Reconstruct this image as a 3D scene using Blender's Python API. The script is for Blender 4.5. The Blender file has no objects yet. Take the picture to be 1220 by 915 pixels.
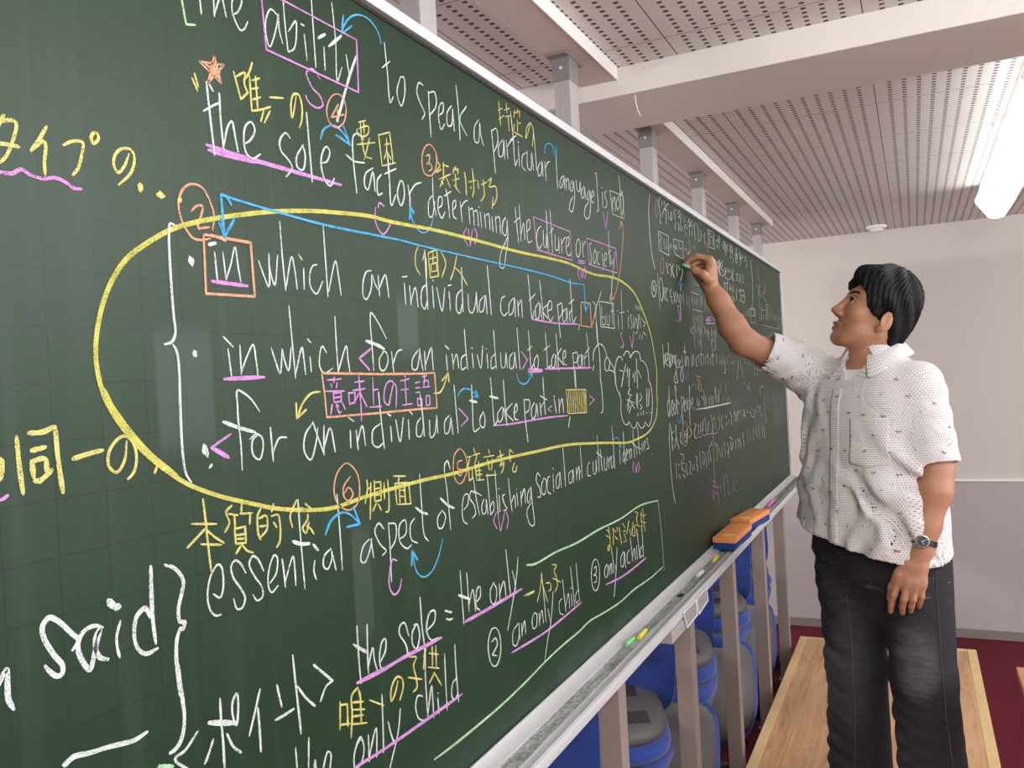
import bpy, bmesh, math, random
import numpy as np
from mathutils import Vector, Matrix
random.seed(7); rng = np.random.default_rng(7)
SC = bpy.context.scene
COL = SC.collection

# ------------------------------------------------------------------ camera
cam_d = bpy.data.cameras.new('camera'); cam = bpy.data.objects.new('camera', cam_d); COL.objects.link(cam)
cam_d.sensor_width = 36.0; cam_d.lens = 1000.716 / 1220 * 36.0; cam_d.clip_start = 0.02
cam.matrix_world = Matrix(((0.432322, 0.025546, -0.901357, -0.48156),(-0.900084, -0.047939, -0.43307, -0.6736),(-0.054273, 0.998524, 0.002268, 1.6098),(0.0, 0.0, 0.0, 1.0)))
SC.camera = cam
# ------------------------------------------------------------------ view
SC.view_settings.view_transform = 'Standard'; SC.view_settings.look = 'None'
SC.view_settings.gamma = 1.0; SC.view_settings.use_curve_mapping = False
SC.view_settings.exposure = 0.0
SC.cycles.max_bounces = 8; SC.cycles.diffuse_bounces = 5
# ------------------------------------------------------------------ world (overcast daylight outside the windows)
world = bpy.data.worlds.new('overcast_sky'); SC.world = world; world.use_nodes = True
bg = world.node_tree.nodes['Background']; bg.inputs[0].default_value = (0.80, 0.90, 1.0, 1); bg.inputs[1].default_value = 1.0
# ------------------------------------------------------------------ large lights
def area(name, loc, target, sx, sy, power, col):
    d = bpy.data.lights.new(name, 'AREA'); d.shape = 'RECTANGLE'; d.size = sx; d.size_y = sy; d.energy = power; d.color = col
    o = bpy.data.objects.new(name, d); COL.objects.link(o); o.location = loc
    o.rotation_euler = (Vector(target) - Vector(loc)).to_track_quat('-Z', 'Y').to_euler(); return o
LK = 0.63
LAMP = 5.5          # radiance of the fluorescent diffusers
WIN = 120.0
area('window_daylight', (1.0, -5.4, 1.55), (1.0, 0, 1.3), 6.0, 1.5, WIN, (0.92, 0.96, 1.0))
# the room's other ceiling fluorescents, all outside the frame; the pair behind the board is added fill light
for (lx, ly, pw) in ((0.1, -1.08, 24.0), (3.0, -3.0, 42.0), (0.1, -3.2, 30.0), (-2.0, -1.08, 22.0), (0.9, 1.9, 42.0), (3.4, 1.9, 42.0)):
    for dx in (-0.65, 0.0, 0.65):
        d = bpy.data.lights.new('ceiling_point_light', 'POINT'); d.energy = pw * LK; d.shadow_soft_size = 0.09; d.color = (1.0, 0.985, 0.97)
        o = bpy.data.objects.new('ceiling_point_light', d); COL.objects.link(o); o.location = (lx + dx, ly, 2.14)

# ================================================================== helpers
class NT:
    """tiny node-expression helper"""
    def __init__(s, name):
        s.m = bpy.data.materials.new(name); s.m.use_nodes = True; s.t = s.m.node_tree
        s.b = s.t.nodes['Principled BSDF']; s.out = s.t.nodes['Material Output']
    def n(s, typ, **kw):
        x = s.t.nodes.new(typ)
        for k, v in kw.items(): setattr(x, k, v)
        return x
    def link(s, a, b): s.t.links.new(a, b)
    def put(s, sock, v):
        if hasattr(v, 'node'): s.link(v, sock)
        else: sock.default_value = v
    def op(s, o, a, b=0.0, c=0.0):
        x = s.n('ShaderNodeMath', operation=o); s.put(x.inputs[0], a); s.put(x.inputs[1], b)
        if o in ('MULTIPLY_ADD', 'COMPARE', 'SMOOTH_MIN'): s.put(x.inputs[2], c)
        return x.outputs[0]
    def coord(s, which='Object'): return s.n('ShaderNodeTexCoord').outputs[which]
    def xyz(s, v):
        x = s.n('ShaderNodeSeparateXYZ'); s.link(v, x.inputs[0]); return x.outputs
    def vec(s, x, y, z):
        c = s.n('ShaderNodeCombineXYZ'); s.put(c.inputs[0], x); s.put(c.inputs[1], y); s.put(c.inputs[2], z); return c.outputs[0]
    def scale(s, v, k):
        x = s.n('ShaderNodeVectorMath', operation='MULTIPLY'); s.link(v, x.inputs[0]); x.inputs[1].default_value = k; return x.outputs[0]
    def noise(s, v, sc, det=3.0, rough=0.55, dist=0.0):
        x = s.n('ShaderNodeTexNoise'); x.inputs['Scale'].default_value = sc; x.inputs['Detail'].default_value = det
        x.inputs['Roughness'].default_value = rough; x.inputs['Distortion'].default_value = dist
        if v is not None: s.link(v, x.inputs['Vector'])
        return x.outputs[0]
    def ramp(s, f, stops):
        x = s.n('ShaderNodeValToRGB'); e = x.color_ramp.elements
        while len(e) < len(stops): e.new(0.5)
        for i, (p, c) in enumerate(stops): e[i].position = p; e[i].color = (c[0], c[1], c[2], 1)
        s.put(x.inputs[0], f); return x.outputs[0]
    def smooth(s, v, a, b, lo=0.0, hi=1.0):
        x = s.n('ShaderNodeMapRange', interpolation_type='SMOOTHSTEP'); s.put(x.inputs[0], v)
        x.inputs[1].default_value = a; x.inputs[2].default_value = b; x.inputs[3].default_value = lo; x.inputs[4].default_value = hi
        return x.outputs[0]
    def mix(s, f, a, b):
        x = s.n('ShaderNodeMix', data_type='RGBA'); s.put(x.inputs[0], f)
        for k, v in ((6, a), (7, b)):
            if hasattr(v, 'node'): s.link(v, x.inputs[k])
            else: x.inputs[k].default_value = (v[0], v[1], v[2], 1)
        return x.outputs[2]
    def bump(s, h, strength=0.3, dist=0.002):
        x = s.n('ShaderNodeBump'); x.inputs['Strength'].default_value = strength; x.inputs['Distance'].default_value = dist
        s.link(h, x.inputs['Height']); s.link(x.outputs[0], s.b.inputs['Normal']); return x
    def base(s, c):
        i = s.b.inputs['Base Color']
        if hasattr(c, 'node'): s.link(c, i)
        else: i.default_value = (c[0], c[1], c[2], 1)
    def set(s, **kw):
        for k, v in kw.items(): s.put(s.b.inputs[k.replace('_', ' ')], v)
        return s
def srgb(r, g, b):
    f = lambda c: (c / 12.92 if c <= 0.04045 else ((c + 0.055) / 1.055) ** 2.4)
    return (f(r / 255), f(g / 255), f(b / 255))
def simple(name, col, rough=0.5, metal=0.0, var=0.10, sc=40.0, bump=0.0, spec=None, coord='Object', bdist=0.002):
    t = NT(name); v = t.coord(coord); nz = t.noise(v, sc, 3)
    t.base(t.mix(nz, [c * (1 - var) for c in col], [min(1, c * (1 + var)) for c in col]))
    t.set(Roughness=rough, Metallic=metal)
    if spec is not None: t.b.inputs['Specular IOR Level'].default_value = spec
    if bump: t.bump(nz, bump, bdist)
    return t.m

def mesh_obj(name, verts, faces, mat, parent=None, smooth=False):
    me = bpy.data.meshes.new(name); me.from_pydata([tuple(v) for v in verts], [], [tuple(f) for f in faces]); me.update()
    if smooth: me.polygons.foreach_set('use_smooth', [True] * len(me.polygons))
    o = bpy.data.objects.new(name, me); COL.objects.link(o)
    if mat: me.materials.append(mat)
    if parent is not None: o.parent = parent
    return o
def off(parent):
    """world origin of the thing a part belongs to"""
    p = parent
    if p is None: return Vector((0, 0, 0))
    while p.parent is not None: p = p.parent
    return Vector(p.location) if p.get('world_built') else Vector((0, 0, 0))
def obj(name, bm, mat, parent=None, smooth=None, label=None):
    o = off(parent)
    if o.length: bmesh.ops.translate(bm, verts=bm.verts, vec=-o)
    bmesh.ops.recalc_face_normals(bm, faces=bm.faces)
    me = bpy.data.meshes.new(name); bm.to_mesh(me); bm.free()
    ob = bpy.data.objects.new(name, me); COL.objects.link(ob)
    me.materials.append(mat)
    if parent is not None: ob.parent = parent
    if smooth is not None:
        me.polygons.foreach_set('use_smooth', [True] * len(me.polygons))
        if smooth < 179: me.set_sharp_from_angle(angle=math.radians(smooth))
    if label: ob['label'] = label
    return ob
def thing(name, label, cat, loc, group=None, world_built=True):
    o = bpy.data.objects.new(name, None); COL.objects.link(o); o.location = loc; o.empty_display_size = 0.1
    o['label'] = label; o['category'] = cat
    if world_built: o['world_built'] = 1
    if group: o['group'] = group
    return o
def tag(o, label, cat, group=None):
    o['label'] = label; o['category'] = cat
    if group: o['group'] = group
    return o
def struct(o, label=None):
    o['kind'] = 'structure'
    if label: o['label'] = label
    return o
def box(bm, x0, x1, y0, y1, z0, z1, bev=0.0, seg=2, M=None):
    v = [bm.verts.new((x, y, z)) for x in (x0, x1) for y in (y0, y1) for z in (z0, z1)]
    fs = [bm.faces.new([v[i] for i in f]) for f in ((0, 1, 3, 2), (4, 6, 7, 5), (0, 4, 5, 1), (2, 3, 7, 6), (0, 2, 6, 4), (1, 5, 7, 3))]
    if bev > 0:
        es = list({e for f in fs for e in f.edges})
        r = bmesh.ops.bevel(bm, geom=es, offset=bev, segments=seg, affect='EDGES', profile=0.5)
        v = list({w for f in r['faces'] for w in f.verts} | {w for w in v if w.is_valid})
    if M is not None: bmesh.ops.transform(bm, matrix=M, verts=v)
    return bm
def boxes(*bs, bev=0.0, seg=2):
    bm = bmesh.new()
    for b in bs: box(bm, *b, bev=bev, seg=seg)
    return bm
def prism_x(profile, x0, x1):
    """profile (y,z) polygon extruded along x"""
    bm = bmesh.new()
    a = [bm.verts.new((x0, y, z)) for y, z in profile]; b = [bm.verts.new((x1, y, z)) for y, z in profile]
    n = len(profile)
    for i in range(n): bm.faces.new((a[i], a[(i + 1) % n], b[(i + 1) % n], b[i]))
    bm.faces.new(a[::-1]); bm.faces.new(b)
    return bm
def tube(bm, pts, radii, seg=12, cap=True):
    pts = [Vector(p) for p in pts]
    if not hasattr(radii, '__len__'): radii = [radii] * len(pts)
    rings = []; up = None
    for i, p in enumerate(pts):
        d = (pts[min(i + 1, len(pts) - 1)] - pts[max(i - 1, 0)]).normalized()
        if up is None: up = d.orthogonal().normalized()
        up = (up - d * up.dot(d)); up = up.normalized() if up.length > 1e-6 else d.orthogonal().normalized()
        s = d.cross(up)
        rings.append([bm.verts.new(p + (up * math.cos(2 * math.pi * k / seg) + s * math.sin(2 * math.pi * k / seg)) * radii[i]) for k in range(seg)])
    for a, b in zip(rings, rings[1:]):
        for k in range(seg): bm.faces.new((a[k], a[(k + 1) % seg], b[(k + 1) % seg], b[k]))
    if cap: bm.faces.new(rings[0][::-1]); bm.faces.new(rings[-1])
    return bm
def lathe(bm, prof, axis_o=(0, 0, 0), M=None, seg=24):
    """prof (r,z) about z through axis_o"""
    rings = []; vs = []
    for r, z in prof:
        ring = [bm.verts.new((axis_o[0] + r * math.cos(2 * math.pi * k / seg), axis_o[1] + r * math.sin(2 * math.pi * k / seg), axis_o[2] + z)) for k in range(seg)]
        rings.append(ring); vs += ring
    for a, b in zip(rings, rings[1:]):
        for k in range(seg): bm.faces.new((a[k], a[(k + 1) % seg], b[(k + 1) % seg], b[k]))
    bm.faces.new(rings[0][::-1]); bm.faces.new(rings[-1])
    if M is not None: bmesh.ops.transform(bm, matrix=M, verts=vs)
    return bm
def catmull(pts, n=6):
    """centripetal-ish Catmull-Rom through 2-D or 3-D points (numpy)"""
    P = np.asarray(pts, float)
    if len(P) < 3:
        t = np.linspace(0, 1, 5)[:, None]; return P[0] * (1 - t) + P[-1] * t
    closed = np.allclose(P[0], P[-1])
    if closed: Q = np.vstack([P[-2], P, P[1]])
    else: Q = np.vstack([2 * P[0] - P[1], P, 2 * P[-1] - P[-2]])
    out = []
    for i in range(1, len(Q) - 2):
        p0, p1, p2, p3 = Q[i - 1:i + 3]
        d = [max(1e-6, np.linalg.norm(b - a)) ** 0.5 for a, b in ((p0, p1), (p1, p2), (p2, p3))]
        t0 = 0; t1 = d[0]; t2 = t1 + d[1]; t3 = t2 + d[2]
        for t in np.linspace(t1, t2, n, endpoint=False):
            A1 = (t1 - t) / (t1 - t0) * p0 + (t - t0) / (t1 - t0) * p1; A2 = (t2 - t) / (t2 - t1) * p1 + (t - t1) / (t2 - t1) * p2
            A3 = (t3 - t) / (t3 - t2) * p2 + (t - t2) / (t3 - t2) * p3
            B1 = (t2 - t) / (t2 - t0) * A1 + (t - t0) / (t2 - t0) * A2; B2 = (t3 - t) / (t3 - t1) * A2 + (t - t1) / (t3 - t1) * A3
            out.append((t2 - t) / (t2 - t1) * B1 + (t - t1) / (t2 - t1) * B2)
    out.append(P[-1]); return np.array(out)

WIPES = [(0.150, 0.040, 1.54, 1.70, 0.05), (0.432, 0.022, 1.26, 1.45, 0.05), (0.576, 0.030, 1.64, 1.76, 0.07), (3.06, 0.11, 1.37, 1.52, 0.045), (4.25, 0.22, 1.28, 1.50, 0.07), (2.44, 0.09, 1.70, 1.94, 0.05), (3.60, 0.16, 1.30, 1.46, 0.045)]
PLATES = [[(1.652, -0.1035, 0.9895), (1.788, -0.1035, 0.9885), (1.794, -0.1035, 0.946), (1.682, -0.1035, 0.943)], [(1.796, -0.1035, 0.9885), (1.918, -0.1035, 0.9895), (1.928, -0.1035, 0.951), (1.816, -0.1035, 0.942)]]
CW = 0.52
PAIRS = [(1.28, 0.28, 0.06, -2.75), (1.95, 0.28, -0.05, -2.7), (2.62, 0.28, 0.08, -2.8), (3.30, 0.28, -0.08, -2.7), (3.98, 0.29, 0.04, -2.75)]
RFING = [[(2.292, -0.0851, 1.9764), (2.285, -0.0461, 1.9911), (2.284, -0.0237, 1.9852), (2.286, -0.0057, 1.9721)], [(2.312, -0.0885, 1.9671), (2.31, -0.048, 1.9797), (2.304, -0.0262, 1.9648), (2.298, -0.0129, 1.9516)], [(2.33, -0.0865, 1.9497), (2.336, -0.0439, 1.9633), (2.33, -0.0219, 1.9482), (2.322, -0.0283, 1.9271)], [(2.345, -0.0793, 1.9295), (2.352, -0.0473, 1.9363), (2.348, -0.0278, 1.9266), (2.34, -0.0372, 1.908)]]
RTHUMB = [(2.268, -0.0658, 1.9266), (2.27, -0.0387, 1.9434), (2.282, -0.0117, 1.9599)]
RCMC = (2.285, -0.0776, 1.9104)
LFING = [[(2.135, -0.6003, 0.9803), (2.13, -0.5878, 0.9449), (2.138, -0.5797, 0.9183), (2.15, -0.576, 0.8932)], [(2.128, -0.6217, 0.9737), (2.122, -0.6135, 0.9366), (2.134, -0.6078, 0.9116), (2.15, -0.6066, 0.8905)], [(2.128, -0.6429, 0.9701), (2.124, -0.6371, 0.9376), (2.136, -0.6317, 0.9151), (2.152, -0.6286, 0.8963)], [(2.134, -0.6623, 0.9745), (2.132, -0.6587, 0.944), (2.142, -0.6536, 0.9245), (2.154, -0.6508, 0.9092)]]
LTHUMB = [(2.14, -0.6013, 1.0032), (2.146, -0.5839, 0.9623), (2.156, -0.5754, 0.9279)]
LCMC = (2.145, -0.6245, 1.0343)
HCH0 = (2.27, -0.0227, 1.9548)
HCH1 = (2.268, 0.0027, 1.967)
# ================================================================== the room
XW, ZC = 4.98, 2.39
X0, YR, YL = -3.2, -6.0, 2.9
# carpet
t = NT('red_carpet'); v = t.coord(); n1 = t.noise(v, 420, 2, 0.7); n2 = t.noise(v, 3, 2)
t.base(t.mix(t.op('MULTIPLY_ADD', n2, 0.35, t.op('MULTIPLY', n1, 0.65)), srgb(76, 24, 38), srgb(116, 46, 60)))
t.set(Roughness=0.95); t.b.inputs['Specular IOR Level'].default_value = 0.1; t.bump(n1, 0.6, 0.004); CARPET = t.m
struct(obj('floor', boxes((X0, XW, YR, YL, -0.06, 0.0)), CARPET), 'dark red carpet floor')
# perforated ceiling boards
t = NT('perforated_ceiling'); P = t.xyz(t.coord())
u = t.op('MULTIPLY', t.op('FRACT', t.op('DIVIDE', t.op('ADD', P[0], -1.452 + 10 * 0.424), 0.424)), 0.424)
w = t.op('MULTIPLY', t.op('FRACT', t.op('DIVIDE', t.op('ADD', P[1], 0.186 + 20 * 0.42), 0.42)), 0.42)
cu = t.op('DIVIDE', t.op('SUBTRACT', u, 0.0155), 0.02456); cw = t.op('DIVIDE', t.op('SUBTRACT', w, 0.04), 0.0378)
du = t.op('ABSOLUTE', t.op('SUBTRACT', cu, t.op('ROUND', cu))); dw = t.op('ABSOLUTE', t.op('SUBTRACT', cw, t.op('ROUND', cw)))
hole = t.op('MULTIPLY', t.smooth(du, 0.20, 0.235, 1, 0), t.smooth(dw, 0.13, 0.16, 1, 0))
edge = t.op('MULTIPLY', t.op('MULTIPLY', t.op('GREATER_THAN', w, 0.025), t.op('LESS_THAN', w, 0.395)), t.op('MULTIPLY', t.op('GREATER_THAN', u, 0.006), t.op('LESS_THAN', u, 0.418)))
hole = t.op('MULTIPLY', hole, edge)
joint = t.op('MAXIMUM', t.op('MAXIMUM', t.op('LESS_THAN', w, 0.0016), t.op('GREATER_THAN', w, 0.4188)), t.op('MAXIMUM', t.op('LESS_THAN', u, 0.0014), t.op('GREATER_THAN', u, 0.4228)))
nz = t.noise(t.coord(), 6, 2)
face = t.mix(nz, srgb(216, 211, 208), srgb(226, 221, 218))
t.base(t.mix(hole, t.mix(joint, face, srgb(110, 96, 92)), srgb(92, 84, 82)))
t.set(Roughness=0.8); t.b.inputs['Specular IOR Level'].default_value = 0.2
t.bump(t.op('SUBTRACT', 1.0, t.op('MAXIMUM', hole, joint)), 0.5, 0.003); CEIL = t.m
struct(obj('ceiling', boxes((X0, XW, YR, YL, ZC, ZC + 0.06)), CEIL), 'perforated acoustic ceiling boards')
PAINT = simple('beam_paint', srgb(212, 206, 201), 0.7, var=0.03, sc=90, bump=0.08)
struct(obj('trim_1', boxes((1.568, 1.868, YR, YL, 2.318, ZC), bev=0.003), PAINT), 'pale ceiling beam crossing the room')
BRIGHT = simple('white_trim_paint', srgb(236, 234, 230), 0.45, var=0.02, sc=60)
WOODP = simple('painted_plank', srgb(200, 191, 184), 0.6, var=0.03, sc=50, bump=0.05)
pl = struct(obj('trim_2', boxes((-1.6, 1.566, -0.030, 0.066, 2.358, ZC)), WOODP), 'painted ceiling plank over the near part of the board')
struct(obj('edge_strip', boxes((-1.6, 1.566, -0.0325, -0.0301, 2.356, ZC)), BRIGHT, pl))
pl = struct(obj('trim_3', boxes((1.87, 4.14, -0.030, 0.066, 2.358, ZC)), WOODP), 'painted ceiling plank over the far part of the board')
struct(obj('edge_strip', boxes((1.87, 4.14, -0.0325, -0.0301, 2.356, ZC)), BRIGHT, pl))
# walls
CREAM = simple('cream_wallpaper', srgb(202, 195, 190), 0.85, var=0.02, sc=160, bump=0.12, spec=0.2)
GREYP = simple('grey_wall_panel', srgb(176, 168, 168), 0.8, var=0.035, sc=220, bump=0.1, spec=0.25)
struct(obj('wall_back', boxes((XW, XW + 0.1, YR, YL, 0.0, ZC)), CREAM), 'cream wall at the far end')
dd = struct(obj('trim_4', boxes((XW - 0.012, XW, YR, YL, 0.05, 0.900)), GREYP), 'grey dado panel on the far wall')
struct(obj('trim_5', boxes((XW - 0.020, XW, YR, YL, 0.900, 0.912), bev=0.002), BRIGHT), 'thin white rail above the grey dado')
SKIRT = simple('grey_skirting', srgb(128, 120, 116), 0.6, var=0.04)
struct(obj('baseboard_back', boxes((XW - 0.018, XW, YR, YL, 0.0, 0.052), bev=0.002), SKIRT), 'grey skirting along the far wall')
struct(obj('wall_left', boxes((X0, XW, YL, YL + 0.1, 0, ZC)), CREAM), 'cream wall behind the board and chairs')
struct(obj('wall_front', boxes((X0 - 0.1, X0, YR, YL, 0, ZC)), CREAM), 'cream wall behind the viewer')
struct(obj('wall_right', boxes((X0, XW, YR - 0.1, YR, 0, 0.85), (X0, XW, YR - 0.1, YR, 2.2, ZC), (X0, -2.2, YR - 0.1, YR, 0.85, 2.2), (0.7, 1.1, YR - 0.1, YR, 0.85, 2.2), (4.3, XW, YR - 0.1, YR, 0.85, 2.2)), CREAM), 'window wall on the far right of the room')
for i, (a, b) in enumerate(((-2.2, 0.7), (1.1, 4.3))):
    m = (a + b) / 2
    struct(obj('window_%d' % (i + 1), boxes((a, b, YR - 0.07, YR - 0.03, 0.85, 0.9), (a, b, YR - 0.07, YR - 0.03, 2.15, 2.2), (a, a + .05, YR - 0.07, YR - 0.03, 0.9, 2.15), (b - .05, b, YR - 0.07, YR - 0.03, 0.9, 2.15), (m - .025, m + .025, YR - 0.07, YR - 0.03, 0.9, 2.15)), BRIGHT), 'aluminium window frame')

# ================================================================== fluorescent fixture
EM = NT('fluorescent_diffuser'); EM.base((0.9, 0.9, 0.88)); EM.set(Emission_Strength=LAMP, Roughness=0.4)
EM.b.inputs['Emission Color'].default_value = (0.97, 0.985, 1.0, 1)
ENAMEL = simple('white_enamel', srgb(232, 232, 230), 0.35, var=0.02)
FL = thing('fluorescent_light', 'long white fluorescent ceiling light at the upper right corner', 'ceiling light', (2.95, -1.03, ZC))
FX0, FX1 = 2.02, 3.90
FY = -1.035
V = lambda pts: [(FY + a, b) for a, b in pts]
obj('housing', prism_x(V([(-0.062, ZC - 0.001), (0.062, ZC - 0.001), (0.062, 2.362), (-0.062, 2.362)]), FX0, FX1), ENAMEL, FL)
obj('diffuser', prism_x(V([(0.058, 2.3615), (-0.058, 2.3615), (-0.080, 2.318), (-0.076, 2.306), (-0.030, 2.236), (0.0, 2.228), (0.030, 2.236), (0.076, 2.306), (0.080, 2.318)]), FX0 + 0.012, FX1 - 0.012), EM.m, FL)
for xa in (FX0, FX1 - 0.012):
    obj('end_cap', prism_x(V([(0.060, 2.3618), (-0.060, 2.3618), (-0.083, 2.319), (-0.079, 2.304), (-0.031, 2.233), (0.0, 2.225), (0.031, 2.233), (0.079, 2.304), (0.083, 2.319)]), xa, xa + 0.012), ENAMEL, FL)
bm = bmesh.new()
for xa in (2.62, 3.25): box(bm, xa, xa + 0.02, FY + 0.070, FY + 0.084, 2.304, 2.330)
obj('clip', bm, ENAMEL, FL)
# smoke detector
SD = thing('smoke_detector', 'small round white smoke detector on the ceiling near the far wall', 'smoke detector', (4.78, -0.512, ZC))
bm = bmesh.new(); lathe(bm, [(0.055, 0), (0.055, -0.010), (0.050, -0.016), (0.001, -0.016)], (4.78, -0.512, ZC - 0.0005), seg=32); obj('base_plate', bm, ENAMEL, SD, smooth=40)
bm = bmesh.new(); lathe(bm, [(0.036, -0.0165), (0.036, -0.026), (0.028, -0.034), (0.001, -0.036)], (4.78, -0.512, ZC - 0.0005), seg=32); obj('sensor_head', bm, ENAMEL, SD, smooth=40)
# a loose white thread hanging from the beam
bm = bmesh.new(); tube(bm, [(1.585, -0.070, 2.3178), (1.587, -0.0695, 2.300), (1.600, -0.070, 2.283), (1.622, -0.071, 2.272)], 0.0012, 6)
tag(obj('thread', bm, BRIGHT, smooth=180), 'thin white thread dangling from the ceiling beam', 'thread')

# ================================================================== wooden platform
t = NT('platform_laminate'); P = t.xyz(t.coord())
row = t.op('FLOOR', t.op('DIVIDE', P[1], 0.098)); 
sx = t.op('ADD', P[0], t.op('MULTIPLY', t.op('FRACT', t.op('MULTIPLY', row, 0.377)), 3.1))
cell = t.op('FLOOR', t.op('DIVIDE', sx, 0.92))
wn = t.n('ShaderNodeTexWhiteNoise', noise_dimensions='2D'); t.link(t.vec(row, cell, 0.0), wn.inputs[0]); rnd = wn.outputs[0]
gv = t.vec(t.op('MULTIPLY_ADD', P[0], 1.6, t.op('MULTIPLY', rnd, 40)), t.op('MULTIPLY', P[1], 16.0), rnd)
g1 = t.noise(gv, 1.5, 5, 0.6, 1.2); g2 = t.noise(t.scale(gv, (1, 4, 1)), 4.0, 4, 0.6)
f = t.op('ADD', t.op('MULTIPLY', g1, 0.75), t.op('MULTIPLY', g2, 0.25))
wood = t.ramp(f, [(0.32, srgb(140, 94, 62)), (0.46, srgb(184, 138, 98)), (0.60, srgb(206, 164, 122)), (0.74, srgb(164, 116, 80))])
wood = t.mix(t.op('MULTIPLY', rnd, 0.35), wood, srgb(212, 170, 124))
fr = t.op('FRACT', t.op('DIVIDE', P[1], 0.098)); fx = t.op('FRACT', t.op('DIVIDE', sx, 0.92))
line = t.op('MAXIMUM', t.op('LESS_THAN', fr, 0.014), t.op('LESS_THAN', fx, 0.0018))
t.base(t.mix(t.op('MULTIPLY', line, 0.55), wood, srgb(110, 74, 48))); t.set(Roughness=0.42); t.bump(f, 0.05, 0.001); LAMI = t.m
t = NT('pale_pine_edging'); P = t.xyz(t.coord()); g = t.noise(t.vec(t.op('MULTIPLY', P[0], 5.0), t.op('MULTIPLY', P[1], 5.0), t.op('MULTIPLY', P[2], 60)), 3.0, 4, 0.6)
t.base(t.mix(g, srgb(206, 172, 118), srgb(228, 200, 150))); t.set(Roughness=0.5); PINE = t.m
PX0, PX1, PY0, PY1, PZ = 0.56, 4.17, -0.876, -0.055, 0.18
PF = thing('platform', 'low wooden teaching platform with pale edging under the man', 'platform', ((PX0 + PX1) / 2, (PY0 + PY1) / 2, 0))
obj('deck', boxes((PX0 + 0.04, PX1 - 0.04, PY0 + 0.04, PY1 - 0.04, 0.11, PZ - 0.0004)), LAMI, PF)
for b in ((PX0, PX1, PY1 - 0.04, PY1, 0.004, PZ), (PX0, PX1, PY0, PY0 + 0.04, 0.004, PZ), (PX0, PX0 + 0.04, PY0 + 0.0405, PY1 - 0.0405, 0.004, PZ), (PX1 - 0.04, PX1, PY0 + 0.0405, PY1 - 0.0405, 0.004, PZ)):
    obj('edging', boxes(b, bev=0.003), PINE, PF)
bm = boxes(*[(x, x + 0.03, PY0 + 0.045, PY1 - 0.045, 0.0, 0.108) for x in (0.7, 1.6, 2.5, 3.4, 4.05)]); obj('joist', bm, PINE, PF)
# desk corner
t = NT('desk_top_wood'); P = t.xyz(t.coord()); g = t.noise(t.vec(t.op('MULTIPLY', P[0], 18.0), t.op('MULTIPLY', P[1], 2.0), P[2]), 2.5, 5, 0.6, 0.8)
t.base(t.mix(g, srgb(176, 116, 80), srgb(206, 146, 106))); t.set(Roughness=0.35); DESKW = t.m
DK = thing('desk', 'student desk, brown wooden corner showing at the right edge', 'desk', (2.05, -1.5, 0))
bm = boxes((1.80, 2.305, -2.10, -0.892, 0.700, 0.722)); 
es = [e for e in bm.edges if abs(e.verts[0].co.z - e.verts[1].co.z) > 0.01]
bmesh.ops.bevel(bm, geom=es, offset=0.03, segments=6, affect='EDGES'); obj('desk_top', bm, DESKW, DK, smooth=30)
DARKM = simple('dark_desk_frame', srgb(58, 54, 52), 0.5)
obj('apron', boxes((1.86, 2.24, -2.03, -0.96, 0.60, 0.699)), DARKM, DK)
for x in (1.87, 2.21):
    for y in (-2.02, -0.99):
        bm = bmesh.new(); tube(bm, [(x + .01, y, 0.60), (x + .01, y, 0.0)], 0.014, 12); obj('leg', bm, DARKM, DK, smooth=60)
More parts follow.
